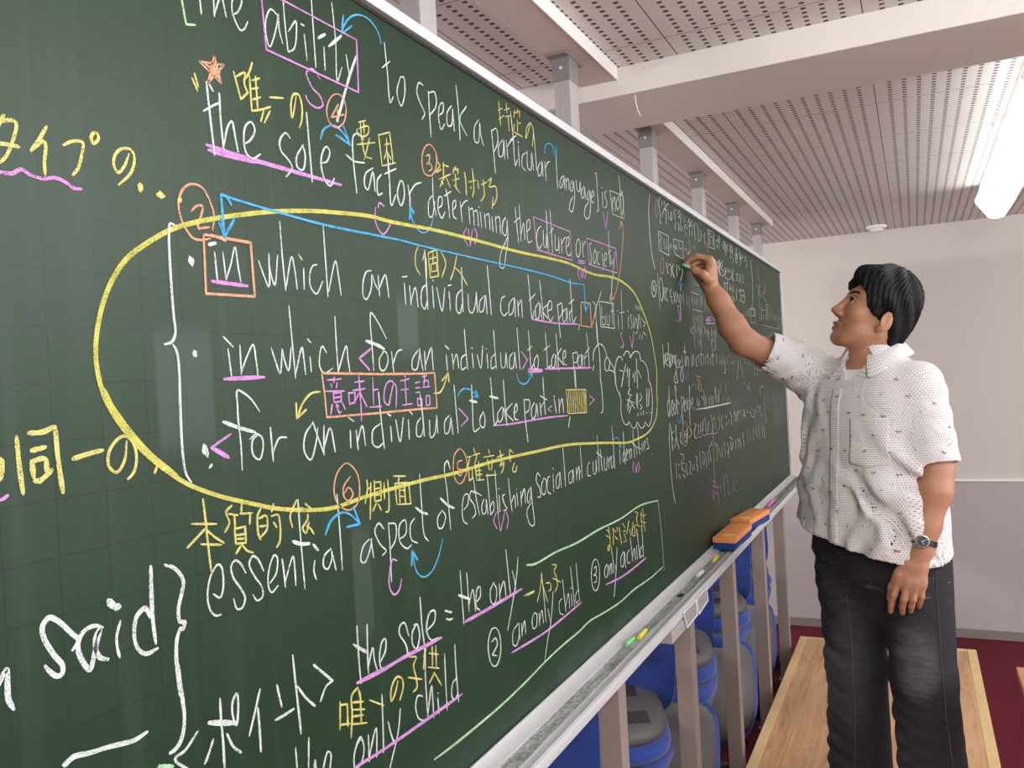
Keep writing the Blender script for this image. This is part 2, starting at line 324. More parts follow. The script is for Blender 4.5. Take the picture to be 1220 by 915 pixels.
# thin black cable on the carpet behind the platform
bm = bmesh.new(); cp = catmull([(4.45, 0.25, 0.004), (4.42, 0.10, 0.004), (4.36, -0.05, 0.004), (4.33, -0.22, 0.004), (4.28, -0.40, 0.004), (4.30, -0.60, 0.004)], 6); tube(bm, cp, 0.004, 8)
tag(obj('cable', bm, simple('black_rubber', srgb(30, 28, 28), 0.6), smooth=180), 'thin black cable on the carpet behind the platform', 'cable')
CHALK = [
 ('chalk_word', 'white chalk words The ability to speak a particular language', 'white', 4.2,
  '197 2051 198 2038 199 2023,218 2062 218 2044 218 2028,218 2030 226 2049 230 2056 233 2047 236 2034,245 2040 254 2046 262 2063 257 2068 247 2057 246 2043 251 2033 257 2027 263 2030 270 2041,322 2068 311 2071 300 2051 301 2031 305 2024 319 2052 324 2070 324 2051 329 2036,334 2096 335 2065 338 2029,341 2055 356 2073 356 2058 350 2037 339 2029,371 2062 374 2030,365 2073 372 2073,389 2118 390 2064 391 2026,410 2059 410 2029,432 2125 436 2075 435 2023 447 2044,458 2065 462 2042 464 2035'),
 ('chalk_word', 'bold white chalk strokes crossing the word ability', 'white', 6.5,
  '399 2067 414 2077,420 2063 449 2087,482 2072 466 2043 452 2015 439 1987 429 1967'),
 ('chalk_word', 'white chalk words to speak a particular', 'white', 4.2,
  '553 2114 557 2070 560 2028 569 2039,544 2074 565 2090,591 2074 580 2049 589 2031 602 2055 601 2077 591 2075,657 2082 644 2082 637 2065 647 2049 657 2038 648 2026,672 2077 672 2042 673 2005,672 2074 692 2081 695 2062 673 2039,701 2046 716 2057 717 2071 706 2064 700 2043 706 2025 720 2038,745 2074 729 2057 729 2038 741 2040 750 2070,748 2069 751 2033,765 2114 769 2068 769 2022,799 2088 772 2058 795 2036,842 2076 824 2057 823 2034 836 2034 846 2071 847 2051 856 2033,891 2071 895 2036 898 1993,890 2067 912 2077 916 2056 896 2029,937 2063 917 2045 918 2028 933 2033 941 2062 941 2027,952 2065 955 2030,954 2053 974 2070 984 2074,978 2127 984 2072 987 2025 998 2039,969 2069 999 2086,1005 2067 1006 2027,1004 2075 1009 2074,1040 2061 1024 2053 1019 2031 1035 2024,1046 2066 1046 2033 1061 2032 1068 2067 1074 2034,1083 2121 1088 2076 1090 2037,1112 2059 1097 2043 1097 2028 1112 2033 1120 2061 1122 2031,1134 2064 1137 2026,1136 2051 1151 2066 1163 2070,1198 2087 1198 2046 1198 2017'),
 ('chalk_word', 'white chalk words language is not', 'white', 4.2,
  '1239 2056 1219 2044 1210 2026 1220 2026 1240 2051,1239 2054 1240 2027,1249 2053 1249 2026,1250 2045 1264 2054 1266 2029,1286 2053 1276 2042 1275 2029 1285 2031 1296 2054,1296 2054 1299 2023 1285 1990 1272 1981 1262 1987 1268 2001 1289 2019,1314 2060 1315 2040 1329 2037 1338 2062,1338 2062 1339 2033,1361 2055 1345 2040 1344 2026 1357 2029 1366 2053,1366 2053 1369 2027,1398 2053 1383 2040 1381 2028 1393 2031 1403 2052,1403 2052 1403 2024 1387 1987 1366 1981 1356 1988 1361 2003 1393 2026,1414 2038 1429 2048 1425 2056 1412 2046 1411 2029 1426 2028,!1444 2101 1455 2105 1456 2014 1442 2009,1491 2064 1491 2027,1490 2077 1494 2075,1525 2073 1510 2067 1512 2055 1522 2048 1518 2035 1503 2028,1563 2064 1566 2033,1566 2049 1586 2070 1587 2033,1606 2068 1596 2051 1606 2040 1625 2059 1617 2072,1630 2134 1636 2096 1633 2031,1612 2071 1657 2095,1647 2098 1660 2068 1634 2025'),
 ('chalk_bracket', 'pale green chalk bracket before the top left sentence', 'green', 5,
  '170 2041 172 2028 174 2016 176 2004,176 2004 189 2008'),
 ('chalk_box', 'pale green chalk box around the word not', 'green', 4,
  '!1549 2080 1562 2022 1655 2024 1657 2085 1549 2080'),
 ('chalk_box', 'pink chalk box around the word ability', 'pink', 4.5,
  '!294 2089 298 2018 481 2020 483 2093 294 2089'),
 ('chalk_arrow', 'blue curved chalk arrow beside the word ability', 'blue', 5,
  '545 2109 538 2124 518 2134 491 2131 470 2119 455 2101 451 2092,!457 2118 450 2090 475 2110,!455 2114 451 2094'),
 ('chalk_letter', 'pink chalk letter S under the word ability', 'pink', 5,
  '399 2013 384 2022 371 2013 382 1997 396 1991 401 1981 389 1974 372 1977 367 1984'),
 ('chalk_numeral', 'orange chalk circled number 4', 'orange', 4.5,
  '437 2005 444 2003 449 1997 451 1989 449 1980 445 1971 438 1964 430 1959 422 1958 415 1960 410 1965 408 1973 410 1982 414 1990 421 1998 429 2003 437 2005,!434 1991 417 1969 445 1980,431 1985 432 1967'),
 ('chalk_star', 'orange chalk star above the word the', 'orange', 5,
  '!214 1984 203 1951 228 1978 192 1970 222 1956 214 1984,!215 1976 206 1957,!218 1975 211 1961,!200 1970 221 1967,!204 1969 219 1961,!209 1967 207 1960'),
 ('chalk_gloss', 'piece of yellow chalk Japanese gloss in quotes, first of the board', 'yellow', 4.8,
  '180 1949 187 1937,184 1955 188 1942'),
 ('chalk_gloss', 'piece of yellow chalk Japanese gloss in quotes, first of the board', 'yellow', 4.8,
  '288 1943 282 1929,299 1946 288 1929,242 1975 251 1946,245 1970 260 1979 258 1966 263 1956,251 1946 264 1958,273 1995 267 1982 261 1973,267 1978 268 1937,270 1973 284 1980,269 1963 281 1968,270 1951 284 1958,269 1938 283 1943 300 1951,277 1980 278 1942,299 1962 324 1968,348 1978 343 1960 338 1948 337 1963 343 1978 353 1980 358 1967 356 1950 351 1939'),
 ('chalk_word', 'white chalk words the sole factor', 'white', 4.5,
  '200 1951 202 1922 205 1886 206 1873,204 1949 209 1943,193 1917 209 1928 218 1933,218 1944 218 1913 220 1883,220 1885 229 1911 235 1917 238 1904 242 1884,251 1895 263 1903 271 1917 266 1924 256 1917 252 1900 255 1886 265 1882 278 1890,332 1921 325 1926 313 1914 314 1902 326 1894 333 1886 321 1872,356 1919 342 1900 343 1888 353 1887 359 1907 355 1918,366 1962 368 1919 370 1875,387 1903 402 1908 409 1923 402 1927 392 1914 390 1897 396 1882 406 1877 416 1889,487 1956 475 1962 463 1955 460 1929 464 1878,444 1926 462 1921 486 1924,506 1921 487 1909 483 1893 490 1887 505 1915 508 1888,526 1916 515 1905 515 1885 526 1889,545 1951 546 1905 547 1875 561 1893,534 1918 565 1932,575 1917 565 1896 573 1879 584 1897 581 1916 572 1915,595 1914 599 1896 598 1882,596 1899 616 1918 634 1925'),
 ('chalk_underline', 'thick pink chalk underline below the sole', 'pink', 7.5,
  '196 1882 232 1881 264 1881 352 1882 431 1883,198 1877 231 1877 275 1880'),
 ('chalk_arrow', 'blue chalk arrow under the circled number 4', 'blue', 5.5,
  '392 1934 399 1948 415 1958 429 1959 444 1953 456 1942,!443 1964 456 1942 425 1948,!445 1961 455 1942 432 1948'),
 ('chalk_gloss', 'yellow chalk Japanese gloss above the word factor', 'yellow', 4.2,
  '477 1978 495 1985,476 1969 501 1978 498 1966 475 1960 473 1968,482 1980 483 1963,490 1982 490 1965,482 1960 490 1935 505 1934,502 1962 487 1929,471 1946 515 1959,525 1972 530 1929,!525 1972 554 1983 559 1938,530 1929 566 1941,538 1961 552 1966,545 1972 543 1953 536 1940,544 1955 554 1943'),
 ('chalk_gloss', 'yellow chalk Japanese gloss above the word particular', 'yellow', 4.2,
  '928 2133 931 2089,923 2114 942 2123,924 2097 947 2111,960 2138 962 2119,949 2121 975 2132,952 2110 977 2118,966 2116 967 2086,995 2128 1020 2139,1011 2140 1010 2132,996 2134 992 2119,1020 2139 1019 2126,1008 2119 1005 2094,1007 2111 1023 2116,993 2107 986 2089,990 2090 1027 2090,1069 2126 1056 2106 1044 2091 1050 2113 1072 2128 1083 2117 1073 2081'),
 ('chalk_arrow', 'small blue chalk arrow above the word particular', 'blue', 4,
  '1135 2082 1142 2099 1168 2109 1191 2103 1202 2087,!1179 2100 1202 2085 1203 2111'),
 ('chalk_numeral', 'orange chalk circled number 3 with small arrowhead', 'orange', 4.5,
  '671 1991 678 1988 684 1982 685 1973 684 1963 679 1953 671 1945 662 1941 654 1940 646 1942 641 1949 640 1957 641 1967 646 1977 653 1985 662 1990 671 1991,653 1970 664 1974 661 1962 653 1958 667 1960 669 1953 659 1948,684 1982 688 1972'),
 ('chalk_gloss', 'yellow chalk Japanese gloss above the word determining', 'yellow', 4.2,
  '!685 1970 696 1964 679 1949,685 1951 699 1959,703 1967 723 1968,707 1971 705 1949,690 1941 729 1957,708 1949 692 1929,711 1950 726 1934,697 1940 703 1935,737 1964 755 1971,747 1973 746 1967,741 1970 738 1959,755 1971 754 1962,745 1960 745 1934,735 1948 757 1955,738 1941 758 1931,778 1970 779 1960,780 1963 780 1931,790 1955 817 1964,806 1982 809 1948 802 1932,797 1949 799 1946,825 1965 826 1951,837 1960 858 1968,846 1971 847 1943 833 1930,862 1970 879 1979 869 1962 895 1967 897 1948 878 1930 882 1946'),
 ('chalk_word', 'white chalk words determining the culture or society', 'white', 4.2,
  '671 1942 670 1902 676 1880,667 1911 655 1899 654 1876 664 1878 674 1903,685 1894 696 1901 697 1913 688 1912 683 1891 693 1879 705 1891,712 1930 717 1910 719 1883,704 1916 729 1929,733 1899 742 1907 742 1916 733 1911 732 1888 742 1885,758 1917 761 1882,759 1907 775 1920 785 1923,787 1913 789 1883,790 1908 801 1912 804 1883,806 1907 817 1911 820 1884,829 1911 832 1883,824 1919 827 1918,845 1911 848 1884,848 1906 862 1912 864 1884,874 1910 876 1882,876 1928 878 1925,888 1912 890 1882,890 1909 904 1913 906 1882,932 1917 918 1905 915 1886 928 1883 939 1912,936 1912 937 1881 923 1844 912 1821 896 1822 902 1845 922 1867 940 1885,976 1943 979 1912 983 1876,966 1912 995 1927,994 1951 996 1922 995 1880,996 1893 1011 1917 1014 1886,1023 1902 1041 1914 1040 1929 1029 1924 1025 1902 1029 1883 1048 1888,1096 1924 1079 1914 1070 1896 1075 1881 1083 1877 1098 1889,1107 1918 1107 1885 1116 1884 1123 1913,1123 1913 1123 1882,1128 1961 1128 1921 1129 1875,1149 1966 1151 1924 1151 1875,1143 1916 1165 1932,1170 1917 1169 1885 1183 1887 1190 1914,1190 1914 1189 1879,1204 1913 1203 1881,1204 1900 1222 1916 1230 1919,1230 1898 1246 1905 1249 1922 1237 1917 1230 1892 1239 1880 1258 1887,1306 1925 1292 1911 1291 1888 1303 1884 1317 1905 1313 1925 1301 1923,1333 1924 1333 1887,1333 1910 1349 1924 1353 1927,1396 1927 1381 1922 1383 1908 1388 1896 1383 1878 1370 1874,1417 1914 1403 1901 1403 1880 1415 1885 1424 1906 1417 1916,1449 1912 1435 1908 1431 1883 1446 1882,1466 1911 1469 1875,1464 1923 1466 1920,1482 1895 1497 1902 1497 1915 1484 1910 1480 1885 1493 1881,1523 1975 1520 1930 1522 1884,1508 1913 1534 1928,1529 1915 1532 1891 1549 1905,1568 1929 1549 1886 1533 1847 1521 1822 1505 1796'),
 ('chalk_box', 'pink chalk box around the word culture', 'pink', 4,
  '!1061 1938 1070 1873 1260 1872 1258 1935 1061 1938'),
 ('chalk_box', 'pink chalk box around the word society', 'pink', 4,
  '!1364 1935 1372 1874 1576 1873 1574 1936 1364 1935'),
 ('chalk_underline', 'short double pink chalk underline below the word or', 'pink', 5,
  '1297 1876 1342 1878,1298 1871 1341 1873'),
 ('chalk_letter', 'pink chalk letter V under the word is', 'pink', 4.5,
  '!1489 2015 1503 1975 1524 2022'),
 ('chalk_arrow', 'thin orange double chalk arrow between not and but', 'orange', 4,
  '1627 2014 1640 1986 1623 1933 1587 1865 1555 1824 1523 1803,!1613 1992 1627 2014 1649 2004,!1521 1822 1519 1801 1543 1809'),
 ('chalk_letter', 'small pink bracketed chalk letter below the word or', 'pink', 4,
  '1304 1862 1292 1847 1301 1833,1313 1857 1318 1838 1331 1856,1336 1865 1344 1854 1332 1838'),
 ('chalk_letter', 'pink chalk letter C below the word factor', 'pink', 4.5,
  '514 1866 518 1874 531 1871,508 1866 506 1845 522 1830 535 1838 545 1850'),
 ('chalk_arrow', 'blue curved chalk arrow below the word determining', 'blue', 5,
  '598 1882 604 1862 621 1849 637 1848 655 1858 667 1877,!595 1862 599 1883 611 1874,!598 1864 600 1881 607 1872'),
 ('chalk_letter', 'pink bracketed chalk letter v below the word determining', 'pink', 4,
  '775 1875 763 1861 777 1844,!781 1874 785 1845 796 1875,804 1879 812 1868 801 1850'),
 ('chalk_gloss', 'yellow bracketed chalk Japanese gloss above the word individual', 'yellow', 4.2,
  '618 1826 607 1812 606 1792 617 1781,634 1818 626 1803,637 1810 636 1779,!644 1817 647 1779 672 1784 671 1826 644 1817,647 1808 669 1814,659 1819 657 1803,!651 1800 668 1805 668 1792 651 1789 651 1800,684 1824 697 1808 683 1783,735 1823 722 1797 710 1781,723 1804 743 1796 766 1777'),
 ('chalk_ring', 'long yellow chalk ring drawn around the middle lines', 'yellow', 8.5,
  '1873 1547 1887 1619 1871 1672 1853 1714 1819 1755 1784 1785 1715 1830 1604 1855 1505 1858 1425 1854 1357 1855 1240 1863 1123 1862 970 1858 801 1858 662 1856 544 1851 492 1851 416 1844 373 1839 295 1826 226 1810 179 1797 143 1784 111 1766 85 1747 67 1724 55 1699 48 1673 46 1651 51 1621 62 1599 76 1580 97 1558 121 1539 146 1523 188 1505 241 1488 267 1480 321 1469 374 1463 450 1467 528 1469 597 1470 686 1469 835 1473 1018 1472 1180 1470 1451 1450 1584 1439 1667 1441 1754 1448 1820 1466 1862 1494 1881 1547'),
 ('chalk_ring', 'heavier yellow chalk stroke on the lower left of the ring', 'yellow', 8,
  '52 1624 62 1604 79 1582 102 1557 131 1534'),
 ('chalk_brace', 'tall white chalk brace in front of the three bullets', 'white', 5,
  '146 1788 140 1789 138 1781 137 1739 138 1696 139 1678 134 1669 124 1666,135 1666 139 1660 141 1648 140 1601 140 1552 143 1534 149 1525'),
 ('chalk_bullet', 'white chalk bullet, topmost of the three', 'white', 8,
  '164 1758 167 1750,163 1755 166 1752,166 1757 168 1753'),
 ('chalk_bullet', 'white chalk bullet, middle of the three', 'white', 8,
  '163 1660 164 1655,165 1659 163 1657,162 1658 165 1655'),
 ('chalk_bullet', 'white chalk bullet, lowest of the three', 'white', 7,
  '169 1562 169 1554,171 1560 173 1549,167 1557 171 1552,175 1537 175 1537'),
 ('chalk_numeral', 'orange chalk circled number 2', 'orange', 5,
  '197 1790 201 1806 196 1821 186 1834 171 1835 160 1828 153 1814 154 1799 160 1787 170 1778 182 1778 194 1781,169 1806 177 1813 185 1814 182 1803 177 1790 184 1791 193 1793'),
 ('chalk_mark', 'yellow chalk dot on the circle around number 2', 'yellow', 8,
  '153 1816 155 1815,156 1817 153 1814'),
 ('chalk_box', 'orange chalk box around the first word in', 'orange', 6,
  '!184 1784 183 1721 256 1723 254 1784 184 1784,194 1785 207 1783 216 1781'),
 ('chalk_arrow', 'long blue chalk arrow pointing down at the boxed word in', 'blue', 6,
  '!212 1832 213 1808 214 1786,!207 1800 214 1785 230 1807,!211 1805 213 1787,212 1832 221 1829 227 1822,212 1832 228 1830 288 1827 388 1824 510 1826 569 1827 621 1826 798 1826 1034 1827 1152 1825 1246 1821 1327 1823,!1327 1823 1328 1793 1329 1764,!1316 1780 1329 1762 1348 1780'),
 ('chalk_word', 'one of the white chalk words in which an, topmost bullet', 'white', 4.2,
  '199 1767 201 1736,211 1769 214 1738,214 1739 222 1756 230 1776 233 1755 236 1738,266 1765 272 1752 281 1736 284 1775,284 1775 284 1758 291 1739 299 1775,306 1816 307 1775 310 1734,311 1738 324 1776 328 1762 331 1737,345 1764 344 1738,337 1780 343 1774,371 1771 363 1769 356 1757 357 1741 367 1734 381 1751,388 1823 389 1781 390 1732,392 1739 410 1780 414 1762 418 1735'),
 ('chalk_word', 'one of the white chalk words in which an, topmost bullet', 'white', 4.2,
  '489 1775 477 1772 468 1756 467 1738 474 1734 487 1751 490 1769 496 1758 503 1749,505 1770 506 1741,505 1750 523 1772 527 1757 529 1740'),
 ('chalk_mark', 'short bold white chalk dash over the boxed word in', 'white', 7,
  '191 1774 201 1777'),
 ('chalk_underline', 'pink chalk underline inside the orange box', 'pink', 7,
  '192 1735 246 1734'),
 ('chalk_word', 'white chalk words individual can take part', 'white', 4.0,
  '571 1764 572 1733,566 1773 580 1775,585 1762 587 1733,586 1737 601 1760 606 1731,634 1821 634 1776 634 1729,635 1768 620 1759 616 1736 625 1729 635 1747,651 1767 652 1732,653 1776 655 1774,664 1765 677 1729 690 1767,703 1761 704 1731,700 1771 712 1773,749 1805 747 1754 747 1731,745 1768 728 1756 725 1732 735 1728 746 1747,767 1763 768 1734 779 1731 793 1750 797 1768,797 1768 798 1732,825 1763 808 1751 806 1735 820 1737 831 1764 834 1732,844 1818 847 1776 850 1731,910 1769 894 1762 889 1741 901 1732 915 1738,945 1767 925 1754 923 1735 939 1740 950 1768 950 1732,963 1763 964 1733,965 1753 979 1766 981 1732,1018 1818 1022 1773 1027 1732 1039 1749,1016 1766 1049 1783,1065 1767 1045 1753 1047 1733 1061 1737 1069 1765 1075 1733,1073 1812 1079 1772 1084 1732,1108 1765 1081 1751 1106 1735,1108 1752 1129 1758 1128 1773 1112 1768 1107 1744 1118 1731 1134 1741,1161 1769 1164 1733 1168 1698,1163 1766 1185 1772 1185 1752 1165 1738,1207 1762 1188 1752 1188 1734 1204 1737 1213 1763 1215 1733,1227 1759 1229 1734,1227 1750 1244 1764,1241 1829 1243 1778 1246 1734 1267 1747,1227 1773 1260 1786,1284 1731 1279 1719'),
 ('chalk_underline', 'pink chalk underline below the first take part', 'pink', 6,
  '1024 1731 1149 1728 1274 1731'),
 ('chalk_box', 'small empty orange chalk box after take part', 'orange', 4.5,
  '!1302 1782 1360 1783 1362 1727 1294 1728 1302 1782,1362 1727 1400 1768'),
 ('chalk_word', 'white chalk words but it is one at the end of the top bullet', 'white', 3.8,
  '1445 1817 1401 1773 1369 1732,1382 1789 1405 1781,1395 1780 1400 1723 1402 1689,1442 1780 1440 1737 1463 1741 1458 1756 1442 1753,1474 1762 1478 1737 1491 1739 1498 1763,1526 1859 1519 1785 1518 1738,1507 1771 1532 1775,1563 1766 1562 1729,1560 1777 1563 1775,1600 1833 1591 1729,1576 1771 1616 1776,1646 1765 1646 1734,1644 1781 1652 1778,1680 1773 1665 1767 1672 1756 1678 1743 1665 1733,1696 1770 1692 1737 1717 1764 1725 1735 1744 1776 1752 1739,1763 1767 1785 1757 1802 1754 1776 1743'),
 ('chalk_box', 'white chalk box around the word but', 'white', 3.8,
  '!1429 1792 1530 1792 1530 1730 1428 1731 1429 1792'),
 ('chalk_mark', 'pale green chalk rays around the word one', 'green', 4,
  '1712 1799 1727 1788,1729 1800 1739 1789,1758 1800 1744 1788,1780 1795 1755 1785,1704 1720 1722 1729,1735 1708 1743 1722,1758 1708 1767 1722,1802 1720 1774 1729'),
 ('chalk_letter', 'small pink chalk letter S under it', 'pink', 4,
  '1592 1722 1576 1717 1584 1704 1595 1692 1586 1683 1571 1686'),
 ('chalk_letter', 'small pink chalk letter V beside the small letter S', 'pink', 4,
  '!1654 1714 1665 1682 1688 1727'),
 ('chalk_brace', 'white chalk bracket with a loop after take part', 'white', 4,
  '1360 1649 1367 1668 1386 1682 1413 1689 1438 1683 1454 1668 1459 1658,1395 1738 1397 1700 1407 1665 1403 1599,1461 1658 1442 1647 1441 1629 1461 1625 1478 1644 1461 1658,1464 1655 1491 1641 1512 1623 1515 1595,1470 1626 1497 1623 1515 1616,1403 1610 1409 1580 1410 1536 1405 1527 1393 1526'),
 ('chalk_cloud', 'white chalk cloud outline with a short Japanese note', 'white', 4,
  '1580 1649 1566 1659 1542 1657 1524 1642 1512 1623 1512 1596 1527 1573 1545 1565,1536 1567 1548 1551 1543 1520 1558 1494 1587 1484 1604 1492,1609 1489 1632 1473 1659 1474 1676 1486,1678 1484 1708 1467 1738 1472 1746 1483,1751 1478 1778 1467 1805 1481 1827 1532 1823 1574 1797 1597,1803 1596 1796 1627 1764 1646 1736 1649,1736 1649 1728 1668 1690 1674 1655 1663 1645 1656,1645 1656 1635 1671 1610 1673 1587 1661,1551 1626 1580 1621,1604 1641 1579 1613 1559 1583,1596 1622 1617 1624,1616 1632 1613 1606,1633 1628 1619 1580,1657 1615 1664 1603,1680 1621 1670 1592,1697 1654 1694 1575,1703 1624 1733 1602,1629 1577 1611 1564 1642 1558,1593 1549 1655 1538,1626 1557 1595 1530,1628 1541 1657 1523,1617 1535 1599 1521,1632 1531 1608 1513,1686 1562 1675 1532,1691 1558 1685 1522,1714 1561 1726 1550 1704 1538,1709 1531 1724 1523 1706 1517,1688 1508 1681 1501,1711 1510 1715 1502,1734 1513 1738 1502,1780 1572 1771 1521,1804 1571 1787 1523,1768 1506 1767 1503,1795 1505 1807 1502'),
 ('chalk_word', 'one of the white chalk words in which for an individual, middle bullet', 'white', 4.2,
  '211 1663 214 1633,205 1676 219 1665,229 1667 229 1634,229 1637 240 1656 250 1668 253 1652 255 1633,279 1665 285 1650 292 1635 298 1664,298 1664 301 1650 307 1638 314 1666,314 1716 316 1680 319 1629,319 1633 334 1666 336 1652 338 1633,348 1655 349 1636,345 1677 351 1672,381 1660 373 1668 367 1657 366 1642 374 1634 392 1640,402 1707 402 1666 403 1632,403 1636 423 1669 425 1652 428 1633'),
 ('chalk_word', 'one of the white chalk words in which for an individual, middle bullet', 'white', 4.2,
  '517 1681 498 1704 483 1716 480 1707 481 1673 482 1636,507 1661 497 1652 498 1638 507 1636 518 1649 515 1661 505 1663,528 1663 531 1633,529 1643 544 1663 556 1666,599 1665 583 1652 581 1638 593 1637 604 1662,604 1668 606 1653 611 1635,618 1664 618 1635,617 1641 639 1670 640 1653 641 1635'),
 ('chalk_word', 'one of the white chalk words in which for an individual, middle bullet', 'white', 4.2,
  '683 1659 685 1634,681 1674 693 1668,702 1661 704 1636,703 1642 717 1660 722 1637,748 1702 749 1670 752 1635,748 1660 732 1653 732 1635 747 1639,771 1662 772 1637,770 1672 772 1670,788 1660 799 1637 811 1676,825 1662 826 1636,823 1671 825 1669,856 1703 857 1672 859 1635,858 1662 841 1653 840 1636 857 1640,879 1664 880 1638 893 1638 901 1664,901 1664 904 1636,932 1665 916 1655 915 1636 929 1637 939 1665,939 1665 942 1635,954 1711 956 1673 958 1633,1006 1708 1008 1665 1009 1635 1025 1645,996 1669 1020 1678,1041 1661 1026 1649 1027 1635 1039 1634 1047 1653 1041 1662,1089 1707 1091 1666 1092 1636 1109 1640,1075 1670 1109 1681,1129 1664 1114 1651 1114 1636 1128 1638 1137 1662 1140 1634,1144 1706 1147 1671 1149 1629,1171 1676 1149 1660 1178 1640,1180 1653 1192 1660 1191 1671 1178 1665 1178 1644 1196 1640,1234 1667 1237 1628 1240 1591,1236 1665 1262 1667 1259 1649 1239 1644,1281 1663 1263 1651 1266 1635 1281 1639 1290 1663 1291 1635,1303 1661 1305 1635,1306 1654 1320 1662,1328 1714 1332 1673 1334 1634,1311 1665 1344 1680,1365 1639 1356 1627'),
 ('chalk_mark', 'bold white chalk crossbar on the f of the middle bullet', 'white', 7,
  '467 1677 495 1671 510 1666'),
 ('chalk_underline', 'pink chalk underline below in, middle bullet', 'pink', 7,
  '202 1630 265 1631'),
 ('chalk_mark', 'pink chalk angle mark before for, middle bullet', 'pink', 6,
  '!477 1666 449 1653 471 1637'),
 ('chalk_mark', 'pink chalk angle mark after individual, middle bullet', 'pink', 4.5,
  '!967 1667 993 1651 968 1633'),
 ('chalk_underline', 'double pink chalk underline below to, middle bullet', 'pink', 7,
  '996 1633 1065 1631,995 1628 1064 1628'),
 ('chalk_underline', 'pink chalk underline below the second take part', 'pink', 6.5,
  '1079 1633 1207 1633 1346 1633'),
 ('chalk_arrow', 'blue curved chalk arrow under the word to', 'blue', 4.5,
  '941 1626 950 1611 971 1605 991 1609 1009 1622,!995 1621 1013 1625 1014 1615,!999 1622 1014 1624'),
 ('chalk_word', 'one of the white chalk words for an individual to take part in, lowest bullet', 'white', 4.2,
  '254 1592 243 1605 232 1613 221 1617 220 1601 220 1585 222 1557 222 1529,249 1566 240 1560 240 1544 250 1538 256 1549 256 1561 247 1567 236 1562,270 1573 272 1533,272 1543 284 1559 297 1559,346 1573 331 1560 327 1540 338 1528 350 1548 355 1566,346 1574 354 1555 365 1531,367 1568 364 1533,365 1541 379 1564 387 1533,421 1558 420 1535,419 1575 430 1569,434 1557 436 1531,435 1540 448 1562 453 1535,490 1606 493 1567 497 1526,490 1562 472 1554 470 1536 482 1530 495 1535,515 1557 516 1535,509 1575 517 1571,529 1565 537 1533 549 1567,562 1563 562 1534,566 1575 574 1570,598 1599 602 1567 604 1535,597 1564 585 1555 583 1538 594 1536 603 1548,621 1559 622 1532 634 1536 642 1558,643 1564 644 1537,682 1562 667 1553 666 1535 678 1536 687 1558,687 1558 691 1531,703 1610 705 1571 708 1532'),
 ('chalk_word', 'one of the white chalk words for an individual to take part in, lowest bullet', 'white', 4.2,
  '762 1609 761 1568 762 1531 783 1535,798 1561 785 1549 787 1538 799 1535 804 1551 798 1562,833 1620 836 1579 840 1536 854 1546,872 1566 853 1554 856 1540 871 1545 878 1564 886 1542,884 1615 885 1569 889 1531,916 1571 888 1556 916 1538,923 1552 935 1557 934 1569 924 1561 923 1542 937 1539,968 1577 969 1537 976 1494,970 1575 993 1572 989 1556 971 1549,1015 1567 999 1555 1001 1537 1017 1542 1025 1564 1029 1539,1042 1566 1045 1540,1044 1555 1061 1566,1063 1617 1064 1573 1066 1541,1044 1580 1078 1570,1116 1571 1123 1540,1115 1577 1119 1574,1141 1570 1140 1541,1139 1550 1159 1569 1163 1540,1198 1529 1186 1507'),
 ('chalk_word', 'one of the white chalk words for an individual to take part in, lowest bullet', 'white', 4.2,
  '1243 1628 1242 1589'),
 ('chalk_mark', 'piece of bold white chalk crossbars on the letters t of the lowest bullet', 'white', 6.5,
  '751 1583 777 1579,826 1587 858 1582'),
 ('chalk_mark', 'piece of bold white chalk crossbars on the letters t of the lowest bullet', 'white', 6.5,
  '198 1584 221 1576 246 1569'),
 ('chalk_mark', 'pink chalk angle mark before for, lowest bullet', 'pink', 5,
  '208 1570 179 1558'),
 ('chalk_mark', 'bold lower pink stroke of the angle mark before for', 'pink', 8,
  '179 1558 203 1545'),
 ('chalk_mark', 'pink chalk angle mark after individual, lowest bullet', 'pink', 4.5,
  '!714 1572 744 1553 719 1542'),
 ('chalk_mark', 'piece of pair of small pink chalk angle marks around the hatched box', 'pink', 4,
  '!1101 1557 1080 1551 1099 1545'),
 ('chalk_mark', 'piece of pair of small pink chalk angle marks around the hatched box', 'pink', 4,
  '!1324 1570 1353 1559 1321 1548'),
 ('chalk_arrow', 'blue curved chalk arrow between individual and to', 'blue', 5,
  '712 1592 728 1602 750 1602 771 1594 782 1588,!775 1599 783 1588 763 1589,!776 1596 781 1589'),
 ('chalk_underline', 'pink chalk underline below the third take part', 'pink', 6,
  '833 1535 911 1533 1006 1534 1100 1534 1186 1532'),
 ('chalk_box', 'yellow hatched chalk box after the word in', 'yellow', 4.5,
  '!1185 1587 1302 1584 1301 1532 1190 1536 1185 1587,1292 1582 1291 1533,1200 1585 1186 1539,1211 1584 1197 1539,1222 1584 1208 1538,1233 1584 1219 1537,1244 1583 1230 1537,1256 1583 1241 1536,1267 1582 1252 1536,1279 1582 1264 1535,1291 1582 1276 1534,1303 1581 1287 1534'),
 ('chalk_box', 'long orange chalk box around the pink Japanese words', 'orange', 6,
  '!644 1631 613 1630 491 1631 369 1634 370 1623 372 1610 374 1578 486 1577 607 1577 643 1576,644 1631 645 1604 646 1576'),
 ('chalk_gloss', 'pink chalk Japanese words inside the long orange box', 'pink', 4.6,
